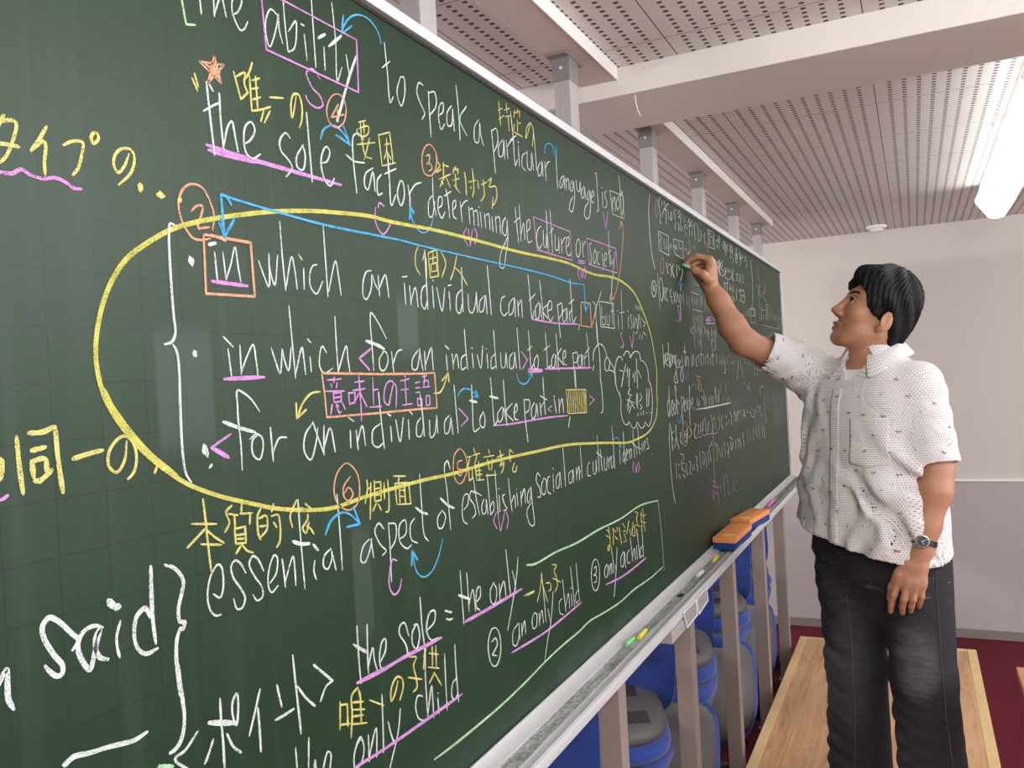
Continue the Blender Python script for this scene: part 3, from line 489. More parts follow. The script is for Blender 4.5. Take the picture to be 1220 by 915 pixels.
  '378 1625 408 1626,393 1629 392 1621,386 1621 387 1615,399 1622 396 1614,374 1611 413 1610,389 1609 390 1596,!389 1608 406 1608 405 1596,390 1602 406 1603,390 1596 405 1597,386 1594 382 1581,394 1593 400 1582 403 1584,407 1595 413 1586,396 1594 399 1590,421 1608 423 1591,!422 1607 436 1607 434 1594,423 1593 435 1594,435 1621 458 1622,431 1610 459 1612,446 1630 447 1601 447 1569,445 1607 435 1596,447 1607 461 1587,478 1627 477 1589,478 1609 489 1610,467 1586 497 1586,529 1619 519 1599 513 1587 503 1593 508 1614 521 1621 534 1613 534 1598 531 1582,546 1620 571 1623,547 1607 567 1608,559 1622 559 1585,548 1585 576 1586,558 1628 561 1625,585 1616 600 1618,586 1609 599 1609,586 1602 599 1602,!590 1593 590 1582 602 1583 602 1592 590 1593,607 1625 620 1627,614 1625 610 1611,609 1617 623 1619 623 1611,605 1609 629 1610,!615 1596 614 1581 625 1582 625 1596 615 1596'),
 ('chalk_arrow', 'yellow chalk arrow leaving the orange box to the upper right', 'yellow', 5,
  '638 1599 657 1600 671 1611 684 1629,!665 1618 686 1630 687 1615'),
 ('chalk_arrow', 'yellow chalk arrow leaving the orange box to the lower left', 'yellow', 5,
  '363 1611 345 1609 329 1598 317 1581,!317 1599 316 1580 335 1590'),
 ('chalk_gloss', 'yellow chalk Japanese gloss above the word essential', 'yellow', 4.8,
  '163 1506 165 1483 167 1452 169 1429,146 1483 180 1477,164 1475 151 1467 139 1460,165 1474 176 1464 189 1455,157 1460 185 1454,203 1493 194 1487 198 1475 191 1466,197 1485 211 1481,206 1483 206 1468,218 1493 216 1483,214 1482 233 1480,230 1479 228 1468,!205 1468 206 1451 221 1449 221 1467 206 1467,206 1460 220 1459,207 1456 219 1454,213 1447 205 1440,215 1448 222 1440 231 1436,247 1483 241 1475 241 1454 244 1448,243 1472 255 1473 255 1458 245 1451,243 1463 254 1462,268 1485 264 1476,263 1471 274 1471 277 1459 275 1440 269 1434,266 1464 271 1457,296 1473 318 1472,308 1483 295 1466 298 1452,322 1477 334 1468,327 1463 325 1456 316 1448 321 1441 328 1453,322 1450 330 1445 336 1437'),
 ('chalk_word', 'white chalk words essential aspect of', 'white', 4.6,
  '171 1405 180 1399 185 1408 184 1431 179 1434 169 1425 163 1407 165 1391 172 1382 180 1381,219 1416 212 1428 204 1433 198 1428 200 1416 211 1400 216 1389 211 1380 203 1381 199 1393,247 1412 238 1428 231 1432 225 1425 231 1411 243 1394 243 1384 234 1382 228 1390,256 1396 267 1405 270 1422 265 1426 255 1410 253 1394 258 1385 269 1390,278 1419 280 1402 281 1385,281 1391 297 1418 299 1400 299 1383,311 1483 312 1440 315 1375,336 1405 333 1393 337 1381,368 1413 354 1406 352 1394 360 1389 369 1401 369 1411,369 1410 376 1384,386 1479 388 1434 389 1381,451 1409 436 1402 429 1385 437 1380 452 1397 456 1409,454 1408 458 1382,486 1416 474 1426 464 1418 474 1398 488 1385 478 1381,497 1423 498 1391 497 1340,498 1422 515 1417 513 1397 499 1385,523 1395 540 1400 540 1419 525 1415 523 1392 541 1378 553 1381,565 1418 553 1410 553 1389 570 1380,585 1480 586 1433 589 1388 600 1377,644 1416 630 1407 631 1392 643 1390 654 1406 644 1417,676 1477 669 1491 659 1484 663 1444 668 1382'),
 ('chalk_mark', 'piece of bold white chalk crossbars on essential aspect of', 'white', 6.5,
  '569 1433 586 1423 601 1418,641 1436 664 1421 682 1414'),
 ('chalk_mark', 'piece of bold white chalk crossbars on essential aspect of', 'white', 6.5,
  '297 1436 311 1430 328 1427,334 1425 343 1416'),
 ('chalk_letter', 'pink chalk letter C below the word aspect', 'pink', 4.8,
  '513 1366 502 1370 493 1354 491 1334 502 1321 514 1324 522 1338'),
 ('chalk_numeral', 'orange chalk circled number 6', 'orange', 4.6,
  '407 1516 388 1505 380 1484 386 1467 408 1455 427 1460 434 1476 431 1499 418 1512 407 1516,416 1498 400 1486 400 1473 409 1467 419 1474 411 1484 400 1477'),
 ('chalk_gloss', 'yellow chalk Japanese gloss above the word aspect', 'yellow', 4.5,
  '451 1489 452 1479 445 1458,453 1476 460 1478,460 1484 454 1435,!468 1486 467 1457 482 1457 483 1482 467 1483,469 1474 481 1474,470 1465 482 1465,470 1454 461 1445,474 1453 481 1443,491 1480 490 1457,500 1483 501 1461 498 1439 491 1439,515 1486 546 1482,530 1484 526 1475,518 1475 520 1446,!518 1475 553 1472 556 1441,528 1472 528 1445,542 1472 542 1443,530 1464 543 1462,529 1455 542 1453,520 1445 558 1440'),
 ('chalk_arrow', 'blue chalk arrow under the circled number 6', 'blue', 6,
  '358 1432 370 1447 390 1454 408 1450 429 1434,!418 1458 430 1433 401 1434,!420 1453 429 1434'),
 ('chalk_arrow', 'blue curved chalk arrow below the word aspect', 'blue', 5,
  '642 1373 627 1349 606 1331 583 1327 563 1339 553 1374,!549 1350 553 1374 568 1355,!552 1352 554 1372 564 1357'),
 ('chalk_word', 'one of the white chalk words establishing social and cultural identities', 'white', 4.0,
  '713 1406 728 1414 730 1429 717 1429 708 1410 710 1389 723 1381,752 1428 742 1433 735 1423 750 1407 752 1393 740 1388,751 1454 758 1416 766 1389,749 1432 777 1420,784 1413 775 1401 778 1389 789 1390 792 1411,793 1411 797 1385,801 1454 804 1410 807 1382,804 1395 819 1404 819 1389 808 1383,831 1457 833 1416 835 1379,843 1411 842 1382,842 1424 844 1421,865 1410 856 1407 863 1391 871 1383 857 1381,883 1436 886 1405 891 1374,889 1389 904 1402 907 1379,915 1405 917 1381,914 1413 916 1411,933 1406 932 1377,932 1390 948 1408 951 1380,974 1406 960 1394 961 1380 971 1383 979 1408,979 1408 980 1383 984 1334 965 1338 954 1363 975 1378,1026 1422 1012 1430 1005 1416 1020 1398 1021 1383 1006 1384,1041 1416 1028 1401 1032 1386 1045 1386 1053 1410 1041 1417,1073 1416 1061 1413 1058 1388 1073 1380,1089 1418 1088 1382,1091 1431 1093 1428,1123 1418 1104 1408 1105 1388 1116 1389 1126 1418 1129 1385,1148 1473 1151 1428 1153 1385,1193 1414 1174 1408 1174 1390 1189 1390 1199 1414 1201 1386,1218 1416 1218 1389,1217 1400 1235 1417 1235 1387,1248 1464 1251 1426 1252 1389,1246 1408 1235 1400 1235 1389,1304 1420 1289 1413 1288 1391 1306 1389,1324 1418 1324 1392 1338 1390 1345 1421 1345 1392,1361 1475 1362 1434 1362 1390,1377 1442 1380 1412 1384 1390,1348 1438 1389 1421,1400 1420 1401 1390 1414 1391 1421 1420,1430 1417 1431 1389,1431 1407 1449 1417,1464 1418 1450 1410 1452 1389 1463 1393 1472 1415,1468 1490 1472 1443 1474 1384'),
 ('chalk_word', 'one of the white chalk words establishing social and cultural identities', 'white', 4.0,
  '1517 1428 1518 1391,1554 1469 1553 1425 1555 1387,1552 1419 1541 1411 1541 1395 1555 1400,1569 1408 1580 1416 1576 1423 1568 1414 1566 1395 1580 1397,1593 1421 1595 1395,1595 1413 1610 1420 1610 1397,1632 1469 1635 1430 1637 1394,1615 1438 1655 1422 1698 1411,1655 1419 1657 1399,1676 1473 1679 1433 1682 1399,1707 1427 1708 1404,1727 1415 1741 1424 1730 1430 1722 1419 1731 1405,1766 1434 1754 1433 1763 1419 1770 1408 1749 1406,1802 1388 1804 1386'),
 ('chalk_arrow', 'tiny blue chalk arrow above the word cultural', 'blue', 4,
  '1469 1454 1489 1459 1512 1454 1523 1434,!1510 1443 1523 1431 1534 1441'),
 ('chalk_letter', 'tiny pink bracketed chalk letter below identities', 'pink', 3.5,
  '1627 1386 1616 1371 1624 1357,!1637 1378 1643 1354 1658 1376,1665 1381 1673 1364 1659 1353'),
 ('chalk_numeral', 'orange chalk circled number 5', 'orange', 4.2,
  '716 1504 724 1498 729 1489 731 1479 729 1468 723 1459 716 1453 707 1450 698 1452 691 1458 686 1467 685 1477 687 1488 691 1497 699 1503 708 1506 716 1504,701 1486 699 1476 714 1471 709 1463 699 1466,701 1486 715 1487'),
 ('chalk_gloss', 'yellow chalk Japanese gloss above the word establishing', 'yellow', 4.2,
  '733 1490 748 1490,741 1489 731 1469,!735 1472 736 1451 747 1453 748 1471 735 1472,757 1503 760 1494,752 1491 778 1492,767 1493 762 1480,758 1480 762 1448,757 1473 780 1472,760 1464 779 1463,759 1457 782 1456,762 1448 788 1446,771 1479 773 1448,810 1496 814 1488,790 1484 830 1483,804 1479 809 1460,824 1477 817 1459,793 1452 839 1448,840 1478 870 1481,854 1490 858 1469 851 1462 864 1465 868 1468 862 1454 853 1449,892 1488 909 1479,892 1486 894 1465,911 1461 901 1449 913 1444 921 1454'),
 ('chalk_letter', 'pink bracketed chalk letter V below establishing', 'pink', 4.2,
  '829 1384 817 1371 828 1354,!834 1381 841 1347 861 1378,866 1380 874 1363 866 1347'),
 ('chalk_gloss', 'yellow chalk Japanese words at the upper left end', 'yellow', 6,
  '-28 1855 -32 1848 -37 1839,-32 1848 -23 1852 -18 1851 -21 1837 -28 1821 -34 1814,-34 1830 -25 1831 -16 1831,10 1855 3 1843 -6 1830,-5 1831 1 1837 6 1842,6 1842 8 1839 6 1823 6 1811,25 1842 35 1848 45 1849 43 1837 39 1825 33 1817,59 1862 54 1856 56 1851 62 1857 59 1862,95 1850 89 1837 81 1829 77 1835 79 1845 87 1853 98 1854 101 1846 96 1832 81 1817'),
 ('chalk_mark', 'two yellow chalk dots after the upper left words', 'yellow', 8,
  '104 1821 108 1818,108 1822 105 1817,106 1823 106 1816,127 1815 133 1817,130 1819 131 1814,126 1816 135 1816'),
 ('chalk_underline', 'wavy pink chalk underline at the upper left end', 'pink', 6,
  '-37 1806 -34 1806 -24 1807 -16 1812 -8 1809 4 1808 15 1811 25 1809 33 1805 41 1806'),
 ('chalk_gloss', 'yellow chalk Japanese words at the lower left end', 'yellow', 7,
  '-33 1587 -32 1563 -30 1539,-23 1589 -10 1589 2 1593,2 1593 3 1566 6 1535,-21 1574 -8 1576,-21 1566 -20 1551,-21 1565 -9 1566 -8 1554,-20 1549 -15 1548 -3 1556,17 1563 32 1566 48 1568,-51 1572 -47 1568 -47 1561 -49 1553'),
 ('chalk_gloss', 'yellow chalk syllable touching the ring at its lower left', 'yellow', 5.5,
  '74 1574 70 1555 61 1546 53 1553 54 1565 62 1575 72 1579 81 1572 84 1557 80 1544 73 1538,104 1540 107 1546,113 1542 119 1545'),
 ('chalk_mark', 'short pink chalk stroke at the left edge', 'pink', 6,
  '-53 1538 -49 1537 -46 1538 -43 1540'),
 ('chalk_word', 'bold white chalk word said at the lower left', 'white', 7,
  '7 1397 13 1404 7 1412 -6 1427 -13 1431 -19 1426 -19 1417 -10 1398 -3 1387 -4 1380 -9 1380 -15 1386 -19 1392,38 1408 30 1412 19 1410 13 1402 13 1393 18 1381 23 1375 29 1390 35 1407 30 1401 30 1390 34 1382 42 1378,94 1451 93 1425 93 1398 95 1376,90 1403 85 1413 75 1408 71 1393 74 1378 83 1370 97 1371'),
 ('chalk_word', 'thin white chalk i of the word said', 'white', 5.5,
  '57 1409 52 1396 52 1385 54 1376'),
 ('chalk_mark', 'bold white chalk dot of the word said', 'white', 11,
  '45 1431 51 1423,51 1423 57 1422'),
 ('chalk_brace', 'white chalk brace beside the word said', 'white', 6.5,
  '110 1449 122 1443 132 1428 129 1416 124 1402 125 1389 131 1387 128 1381 125 1382,125 1383 120 1372 118 1352 120 1317,120 1348 121 1331 123 1310 124 1293 120 1276 113 1268 104 1266'),
 ('chalk_word', 'white chalk letter cut off at the lower left edge', 'white', 7,
  '-60 1388 -55 1397 -52 1400 -52 1388 -52 1376 -48 1366'),
 ('chalk_mark', 'bold white chalk line at the bottom left', 'white', 7,
  '-8 1303 -6 1303 2 1306 17 1303 38 1300 52 1297 65 1295 79 1297'),
 ('chalk_mark', 'green chalk line end at the bottom left edge', 'green', 8,
  '91 1260 91 1250,92 1258 106 1252'),
 ('chalk_gloss', 'white chalk Japanese word between angle marks', 'white', 6,
  '140 1273 123 1261 110 1258 128 1238,172 1295 172 1271 173 1249 173 1218,160 1257 153 1245 147 1237,179 1255 187 1238 198 1227,196 1292 189 1284 189 1268 193 1259 197 1276 196 1292,231 1284 223 1266 211 1240,226 1265 227 1238 227 1216,258 1279 261 1265 264 1252,252 1241 266 1241 284 1242,287 1304 289 1273 292 1236 294 1209,292 1266 306 1247 322 1231,!323 1281 358 1249,358 1250 344 1247 332 1233'),
 ('chalk_mark', 'bold white chalk crossbar of the Japanese word', 'white', 9,
  '155 1276 193 1261'),
 ('chalk_word', 'one of the white chalk words the only child at the bottom edge', 'white', 4.6,
  '283 1197 284 1168,307 1199 303 1159,313 1157 316 1168 317 1153,329 1150 340 1168 346 1163 342 1144'),
 ('chalk_word', 'one of the white chalk words the only child at the bottom edge', 'white', 4.6,
  '409 1157 398 1152 391 1138 393 1124 406 1126 413 1141 407 1159 398 1154,424 1155 423 1120,423 1126 442 1157 440 1119,459 1196 458 1160 456 1118,470 1155 476 1134 483 1119,501 1161 493 1132 477 1105 467 1090,560 1157 547 1162 540 1150 546 1130 561 1121,572 1224 570 1169 571 1122,571 1126 586 1163 587 1140 587 1115,601 1140 603 1115,602 1147 604 1145,628 1198 627 1157 627 1111,660 1203 660 1159 663 1111,662 1150 647 1145 643 1127 652 1119 663 1125'),
 ('chalk_underline', 'pink chalk underline below only child at the bottom edge', 'pink', 6.5,
  '390 1126 464 1122 566 1120 675 1119'),
 ('chalk_word', 'white chalk words the sole in the lower middle', 'white', 4.6,
  '412 1303 412 1266 414 1226,434 1298 432 1265 431 1234,431 1241 444 1264 446 1247 451 1232,460 1240 473 1252 474 1267 466 1266 458 1247 460 1232 472 1225,532 1254 522 1276 511 1274 508 1265 523 1244 526 1230 515 1230,552 1264 541 1255 541 1238 551 1230 560 1245 555 1264 546 1265,567 1301 568 1257 572 1222 571 1194,578 1247 604 1255 606 1270 591 1271 580 1249 590 1231 614 1227'),
 ('chalk_underline', 'thick pink chalk underline below the sole in the lower middle', 'pink', 8,
  '405 1230 458 1228 526 1228 621 1225'),
 ('chalk_mark', 'bold white chalk crossbar on the lower middle the', 'white', 7,
  '403 1281 434 1260'),
 ('chalk_mark', 'white chalk equals sign after the sole', 'white', 6,
  '637 1262 644 1259 657 1254,639 1249 648 1245 658 1244'),
 ('chalk_word', 'white chalk words the only after the equals sign', 'white', 4.3,
  '690 1312 691 1271 693 1225,711 1304 712 1273 712 1240,712 1250 728 1272 734 1235,739 1249 753 1255 753 1271 743 1269 737 1242 750 1232,802 1265 789 1254 792 1233 806 1231 813 1251 802 1267,824 1259 824 1228,823 1239 842 1259 848 1231,857 1312 861 1273 866 1227,878 1269 885 1253 888 1233,905 1288 894 1254 871 1210 847 1170'),
 ('chalk_mark', 'bold white chalk crossbar after the equals sign', 'white', 7,
  '681 1275 715 1260'),
 ('chalk_underline', 'thick pink chalk underline below the only', 'pink', 7.5,
  '691 1228 774 1227 913 1228'),
 ('chalk_gloss', 'yellow chalk Japanese gloss above only child at the bottom', 'yellow', 5,
  '369 1219 366 1185,!369 1215 383 1211 382 1183,366 1191 386 1185,407 1224 393 1218 392 1194 387 1166,408 1221 412 1204,394 1209 417 1202,393 1200 419 1191,394 1191 415 1185,388 1183 422 1172,411 1216 410 1176,430 1199 462 1180,499 1201 489 1185 480 1179 482 1197 496 1207 508 1201 511 1189 501 1173,530 1224 548 1218 540 1209 545 1190 546 1175 536 1172,524 1197 560 1182,576 1222 568 1212,571 1216 566 1195,583 1213 609 1203,593 1220 591 1189,603 1218 602 1188,578 1194 609 1182,596 1180 580 1169,594 1181 614 1154'),
 ('chalk_numeral', 'white chalk circled number 2 before an only child', 'white', 4,
  '803 1187 811 1179 816 1167 817 1154 815 1142 809 1132 801 1126 792 1125 783 1129 776 1137 772 1148 770 1161 772 1173 778 1183 785 1189 794 1190 803 1187,784 1169 799 1171 804 1159 788 1149 784 1147 802 1140'),
 ('chalk_word', 'white chalk words an only child', 'white', 4.2,
  '892 1170 869 1162 866 1140 880 1134 894 1151 894 1170,894 1164 895 1139,905 1167 905 1142,905 1149 919 1167 921 1143,962 1170 951 1158 956 1142 969 1143 974 1163 963 1171,984 1164 985 1140,984 1146 998 1165 1003 1139,1006 1236 1011 1194 1015 1138,1027 1161 1033 1143 1038 1129,1057 1187 1039 1133 1016 1098 998 1065,1103 1162 1086 1158 1086 1137 1104 1128,1109 1200 1113 1164 1118 1130,1117 1139 1136 1163 1139 1131,1152 1159 1153 1132,1151 1172 1155 1169,1155 1215 1161 1174 1167 1128,1188 1215 1191 1176 1197 1132,1192 1158 1175 1149 1176 1133 1192 1135'),
 ('chalk_underline', 'pink chalk underline below an only child', 'pink', 6.5,
  '858 1127 1011 1120 1121 1123 1206 1127'),
 ('chalk_gloss', 'yellow chalk Japanese gloss above an only child', 'yellow', 4.5,
  '921 1213 968 1211,934 1210 968 1209,1006 1236 997 1210 979 1186,1003 1225 1016 1197 1029 1173,1023 1212 1046 1206 1047 1195 1036 1193,1059 1241 1080 1234 1068 1226 1077 1212 1080 1194 1067 1184,1058 1214 1099 1196'),
 ('chalk_numeral', 'white chalk circled number 3 before only a child', 'white', 4,
  '1313 1196 1321 1188 1327 1176 1328 1162 1325 1149 1318 1138 1309 1131 1298 1129 1288 1133 1280 1141 1275 1153 1274 1166 1277 1179 1283 1190 1292 1197 1303 1199 1313 1196,1293 1180 1307 1182 1305 1168 1291 1166 1307 1160 1302 1149 1289 1150'),
 ('chalk_word', 'white chalk words only a child', 'white', 4,
  '1378 1171 1361 1160 1363 1145 1378 1144 1386 1164 1378 1172,1395 1167 1395 1142,1394 1150 1410 1166 1411 1141,1416 1203 1423 1171 1426 1140,1437 1158 1442 1142,1458 1194 1442 1142 1428 1109 1417 1085,1504 1175 1482 1164 1482 1143 1498 1142 1512 1173,1512 1173 1514 1133,1551 1170 1532 1163 1532 1142 1552 1138,1563 1200 1568 1172 1574 1136,1573 1147 1592 1165 1597 1134,1611 1169 1612 1133,1620 1211 1629 1165 1633 1131,1665 1203 1666 1164 1665 1127,1665 1158 1641 1152 1641 1132 1660 1134'),
 ('chalk_underline', 'pink chalk underline below only a child', 'pink', 6.5,
  '1366 1127 1478 1118 1580 1118 1689 1121'),
 ('chalk_gloss', 'yellow chalk Japanese gloss above only a child', 'yellow', 4,
  '1387 1251 1410 1241,1382 1239 1415 1225,1404 1256 1410 1218 1403 1201 1391 1202 1397 1211 1416 1206,1438 1244 1432 1206,1430 1246 1457 1233,1447 1224 1466 1212,1467 1242 1466 1234,1483 1239 1482 1231,1482 1231 1493 1196,1506 1246 1529 1228,1507 1226 1528 1222,1515 1219 1529 1197 1507 1199,1559 1242 1536 1213,1560 1222 1570 1203,1594 1233 1580 1204 1602 1197 1602 1223,1613 1257 1635 1248 1624 1239 1630 1218,1611 1223 1653 1211,1664 1247 1664 1218,1680 1253 1685 1223,1663 1239 1707 1232,1655 1225 1703 1212,1683 1214 1694 1192,1668 1214 1660 1198'),
 ('chalk_box', 'long pale green chalk box around the only child lines', 'green', 6.5,
  '941 1266 974 1260 1084 1261 1201 1257 1334 1260 1502 1258 1662 1265 1830 1253,1847 1062 1720 1059 1570 1064 1468 1061 1332 1068 1250 1074 1185 1070 1090 1069 1003 1065 924 1058 817 1052 701 1051 633 1052 583 1054'),
 ('chalk_box', 'thin right side of the pale green chalk box', 'green', 4.5,
  '1830 1253 1847 1170 1856 1048'),
 ('chalk_brace', 'tall thin white chalk bracket left of the dense notes', 'white', 6,
  '1916 2135 1895 2088 1894 2052 1894 2016 1907 1953 1930 1919'),
 ('chalk_word', 'small white chalk notes, top row of the right hand block', 'white', 4.2,
  '2018 2140 2009 2129 2017 2100 2017 2066 2028 2070,2021 2143 2036 2146,2041 2137 2050 2129,2042 2121 2038 2123,2075 2144 2070 2130,2121 2143 2081 2124 2032 2089,2080 2120 2093 2113,2058 2115 2102 2120,2086 2111 2085 2073,2109 2117 2114 2108,2115 2112 2115 2093,2151 2122 2140 2104 2145 2093 2160 2111 2155 2122,2212 2140 2186 2123 2200 2115 2189 2102,2262 2148 2234 2129,2278 2144 2247 2117,2283 2132 2261 2102,2236 2119 2256 2118,2212 2099 2192 2080 2198 2071,2244 2100 2238 2074,2264 2099 2255 2075,2283 2093 2280 2077,2325 2131 2312 2112,2346 2111 2318 2098 2333 2071,2344 2102 2361 2098,2396 2137 2374 2121 2410 2124,2422 2135 2388 2104,2372 2110 2427 2118,2387 2099 2382 2075,2428 2103 2423 2079,2477 2134 2444 2114,2459 2118 2463 2073,2500 2135 2519 2114 2511 2077,2550 2122 2566 2107 2540 2080 2510 2076,2629 2120 2605 2103,2611 2108 2618 2075'),
 ('chalk_box', 'small white chalk box in the top row of the right hand block', 'white', 3.5,
  '!2676 2142 2783 2141 2779 2078 2681 2075 2676 2142'),
 ('chalk_word', 'small white chalk characters in the small box of the right block', 'white', 4,
  '2707 2140 2692 2124 2726 2131,2701 2115 2757 2123,2700 2111 2704 2085,2756 2118 2760 2090,2848 2125 2821 2112,2836 2104 2832 2087,2877 2149 2856 2111'),
 ('chalk_mark', 'three small yellow chalk dots under the top frame', 'yellow', 10,
  '2543 2143 2544 2140,2580 2145 2581 2142,2621 2148 2623 2145'),
 ('chalk_numeral', 'faint orange chalk oval at the top of the right block', 'orange', 4.5,
  '1992 2133 1996 2129 1998 2122 1998 2112 1996 2101 1991 2091 1986 2084 1980 2080 1975 2080 1971 2084 1969 2091 1969 2101 1972 2111 1976 2121 1981 2129 1987 2133 1992 2133'),
 ('chalk_word', 'one of the small white chalk notes, second row of the right hand block', 'white', 4.2,
  '1993 2031 2019 2023 1987 2004,2007 2016 2011 1984,2043 2020 2055 1991,2076 2025 2077 1994,2126 2018 2107 2000,2133 2014 2130 2002,2172 2021 2154 2009,2163 2014 2209 2010,2196 2024 2185 2007,2230 2037 2234 2017 2258 2016'),
 ('chalk_word', 'one of the small white chalk notes, second row of the right hand block', 'white', 4.2,
  '2311 2026 2326 2020'),
 ('chalk_word', 'one of the small white chalk notes, second row of the right hand block', 'white', 4.2,
  '2439 2050 2445 2038'),
 ('chalk_box', 'pair of faint white chalk boxes in the second row', 'white', 3.2,
  '!1987 2038 2100 2038 2095 1977 1986 1980 1987 2038,!2160 2037 2285 2043 2276 1985 2173 1990 2160 2037'),
 ('chalk_numeral', 'faint orange chalk ovals left of the second and third rows', 'orange', 4,
  '2020 1961 2026 1957 2030 1950 2030 1941 2028 1931 2023 1922 2015 1915 2008 1912 2000 1912 1994 1915 1991 1922 1990 1931 1992 1941 1998 1950 2005 1957 2013 1960 2020 1961,2363 2071 2382 2039 2340 2009 2387 2023,2649 2086 2660 2046'),
 ('chalk_word', 'one of the small white chalk notes, third row beside the chalk hand', 'white', 4.2,
  '2062 1951 2070 1917,2083 1945 2106 1952,2113 1948 2113 1913,2144 1955 2124 1934 2150 1913,2182 1955 2182 1920,2206 1958 2219 1943,2244 1950 2259 1943 2219 1907'),
 ('chalk_word', 'one of the small white chalk notes, third row beside the chalk hand', 'white', 4.2,
  '2879 2044 2829 2026 2857 2000,2941 2053 2835 2008,2839 2023 2875 1980,2932 2017 2950 1994,2982 2022 2959 1980,3099 2028 3102 1992 3127 1984,2919 1966 2934 1933,2994 1973 2993 1922,3056 1968 3063 1942,3122 1968 3127 1937,2815 2015 2871 2011,2842 1989 2924 1987,2942 1963 3017 1964,3039 1951 3089 1944'),
 ('chalk_word', 'one of the small white chalk notes, third row beside the chalk hand', 'white', 4.2,
  '3046 2023 3031 2017'),
 ('chalk_word', 'one of the small white chalk notes, third row beside the chalk hand', 'white', 4.2,
  '3220 2024 3211 1991,3203 1964 3195 1937'),
 ('chalk_word', 'one of the small white chalk notes, third row beside the chalk hand', 'white', 4.2,
  '3277 2024 3282 1992,3350 2025 3327 1995,3258 1957 3294 1933,3343 1947 3351 1926,3287 1959 3348 1964'),
 ('chalk_word', 'one of the small white chalk notes, third row beside the chalk hand', 'white', 4.2,
  '2962 2133 2953 2099,2987 2133 3014 2096'),
 ('chalk_word', 'one of the small white chalk notes, third row beside the chalk hand', 'white', 4.2,
  '3089 2136 3104 2096,3127 2130 3148 2112,3222 2131 3239 2090,3187 2106 3218 2067'),
 ('chalk_word', 'one of the small white chalk notes, third row beside the chalk hand', 'white', 4.2,
  '3307 2131 3309 2087,3284 2101 3343 2102,3379 2122 3358 2103'),
 ('chalk_word', 'one of the small white chalk notes, third row beside the chalk hand', 'white', 4.2,
  '3424 2122 3467 2109,3482 2105 3474 2079'),
 ('chalk_mark', 'one of the thin pale green chalk bracket right of the dense notes', 'green', 5,
  '3570 2132 3605 2083 3600 2012 3563 1893'),
 ('chalk_mark', 'one of the thin pale green chalk bracket right of the dense notes', 'green', 5,
  '2895 2149 2866 2084'),
 ('chalk_word', 'small white chalk notes right of the teacher hand, top row', 'white', 4.2,
  '2996 2136 2979 2118 3011 2120,2966 2114 2984 2091,3017 2121 2993 2077,3046 2135 3038 2103,3139 2138 3086 2113 3104 2105,3092 2109 3145 2110,3131 2108 3146 2065,3086 2087 3096 2078,3251 2141 3216 2118,3200 2111 3271 2111,3229 2114 3204 2074,3256 2109 3231 2071,3301 2114 3342 2105,3326 2125 3322 2086 3295 2067,3376 2117 3381 2109,3440 2127 3453 2117,3386 2099 3433 2101,3467 2110 3472 2102,3470 2093 3464 2075'),
 ('chalk_word', 'small white chalk notes right of the teacher hand, lower rows', 'white', 4.2,
  '2864 2048 2831 2032 2871 2029,2898 2041 2836 2006,2840 2021 2846 1999 2862 1991,2920 2034 2892 2016 2925 2007,2967 2026 2975 2006,3018 2028 3020 2011,3124 2034 3132 2013,3204 2025 3230 2018,2832 2036 2849 2011 2855 1990,2891 2040 2864 2025 2896 2013,2960 2025 2969 2010 2912 1983,3023 2026 3013 2012,3069 2028 3059 2014,3131 2036 3108 2003,2961 1982 3051 1985 3095 2001 3145 1987,3225 2027 3201 1992,3282 2027 3264 1987,3359 2034 3337 2012,3349 1999 3346 1991,2944 1963 2951 1943,2997 1975 2986 1936,3043 1955 3044 1935,3097 1962 3103 1934,3176 1953 3177 1905,!3239 1949 3279 1963 3279 1914 3234 1906,3291 1956 3366 1956 3368 1911,3301 1937 3345 1935,3279 1911 3367 1906'),
 ('chalk_gloss', 'yellow chalk scribble beside the forearm', 'yellow', 5,
  '3019 1915 3070 1911,3073 1921 3123 1909,3082 1906 3064 1890,3125 1915 3103 1887,3090 1886 3142 1879,3040 1899 3093 1899'),
 ('chalk_line', 'thin pale vertical chalk line near the right end of the board', 'green', 5,
  '3574 2121 3590 2064 3598 2005 3574 1927'),
 ('chalk_line', 'faint vertical chalk line closest to the right end', 'white', 3.5,
  '3772 2142 3775 2096 3793 2037 3757 1896'),
 ('chalk_word', 'small white chalk note above the far right underlined word', 'white', 4.2,
  '3714 2018 3748 2011,3845 2025 3761 1994 3844 1963,3764 2003 3749 1957,3959 2051 3977 2013 3909 1986 3940 1963 3987 1955'),
 ('chalk_word', 'piece of white chalk word with a long underline at the far right end', 'white', 4.2,
  '3813 1927 3820 1890 3807 1849,3813 1899 4002 1909,3984 1857 3982 1908 3969 1930 4013 1942 4040 1931 4017 1894 4026 1859,4118 1945 4100 1862,3760 1878 3769 1847,3874 1880 3864 1852,3933 1883 3944 1855'),
 ('chalk_word', 'piece of white chalk word with a long underline at the far right end', 'white', 4.2,
  '3526 1907 3526 1854,3521 1892 3622 1890 3595 1858,3605 1864 3526 1854'),
 ('chalk_word', 'piece of white chalk word with a long underline at the far right end', 'white', 4.2,
  '3437 1879 3444 1851,3388 1873 3389 1851,3324 1864 3334 1845'),
 ('chalk_word', 'piece of white chalk word with a long underline at the far right end', 'white', 4.2,
  '4190 1902 4199 1866'),
 ('chalk_word', 'piece of white chalk word with a long underline at the far right end', 'white', 4.2,
  '4277 1897 4290 1870'),
 ('chalk_word', 'piece of white chalk word with a long underline at the far right end', 'white', 4.2,
  '4372 1905 4385 1874'),
 ('chalk_underline', 'thin white chalk underline at the far right end', 'white', 4,
  '3825 1826 4125 1824 4452 1825'),
 ('chalk_box', 'small white chalk box at the far right end', 'white', 3.6,
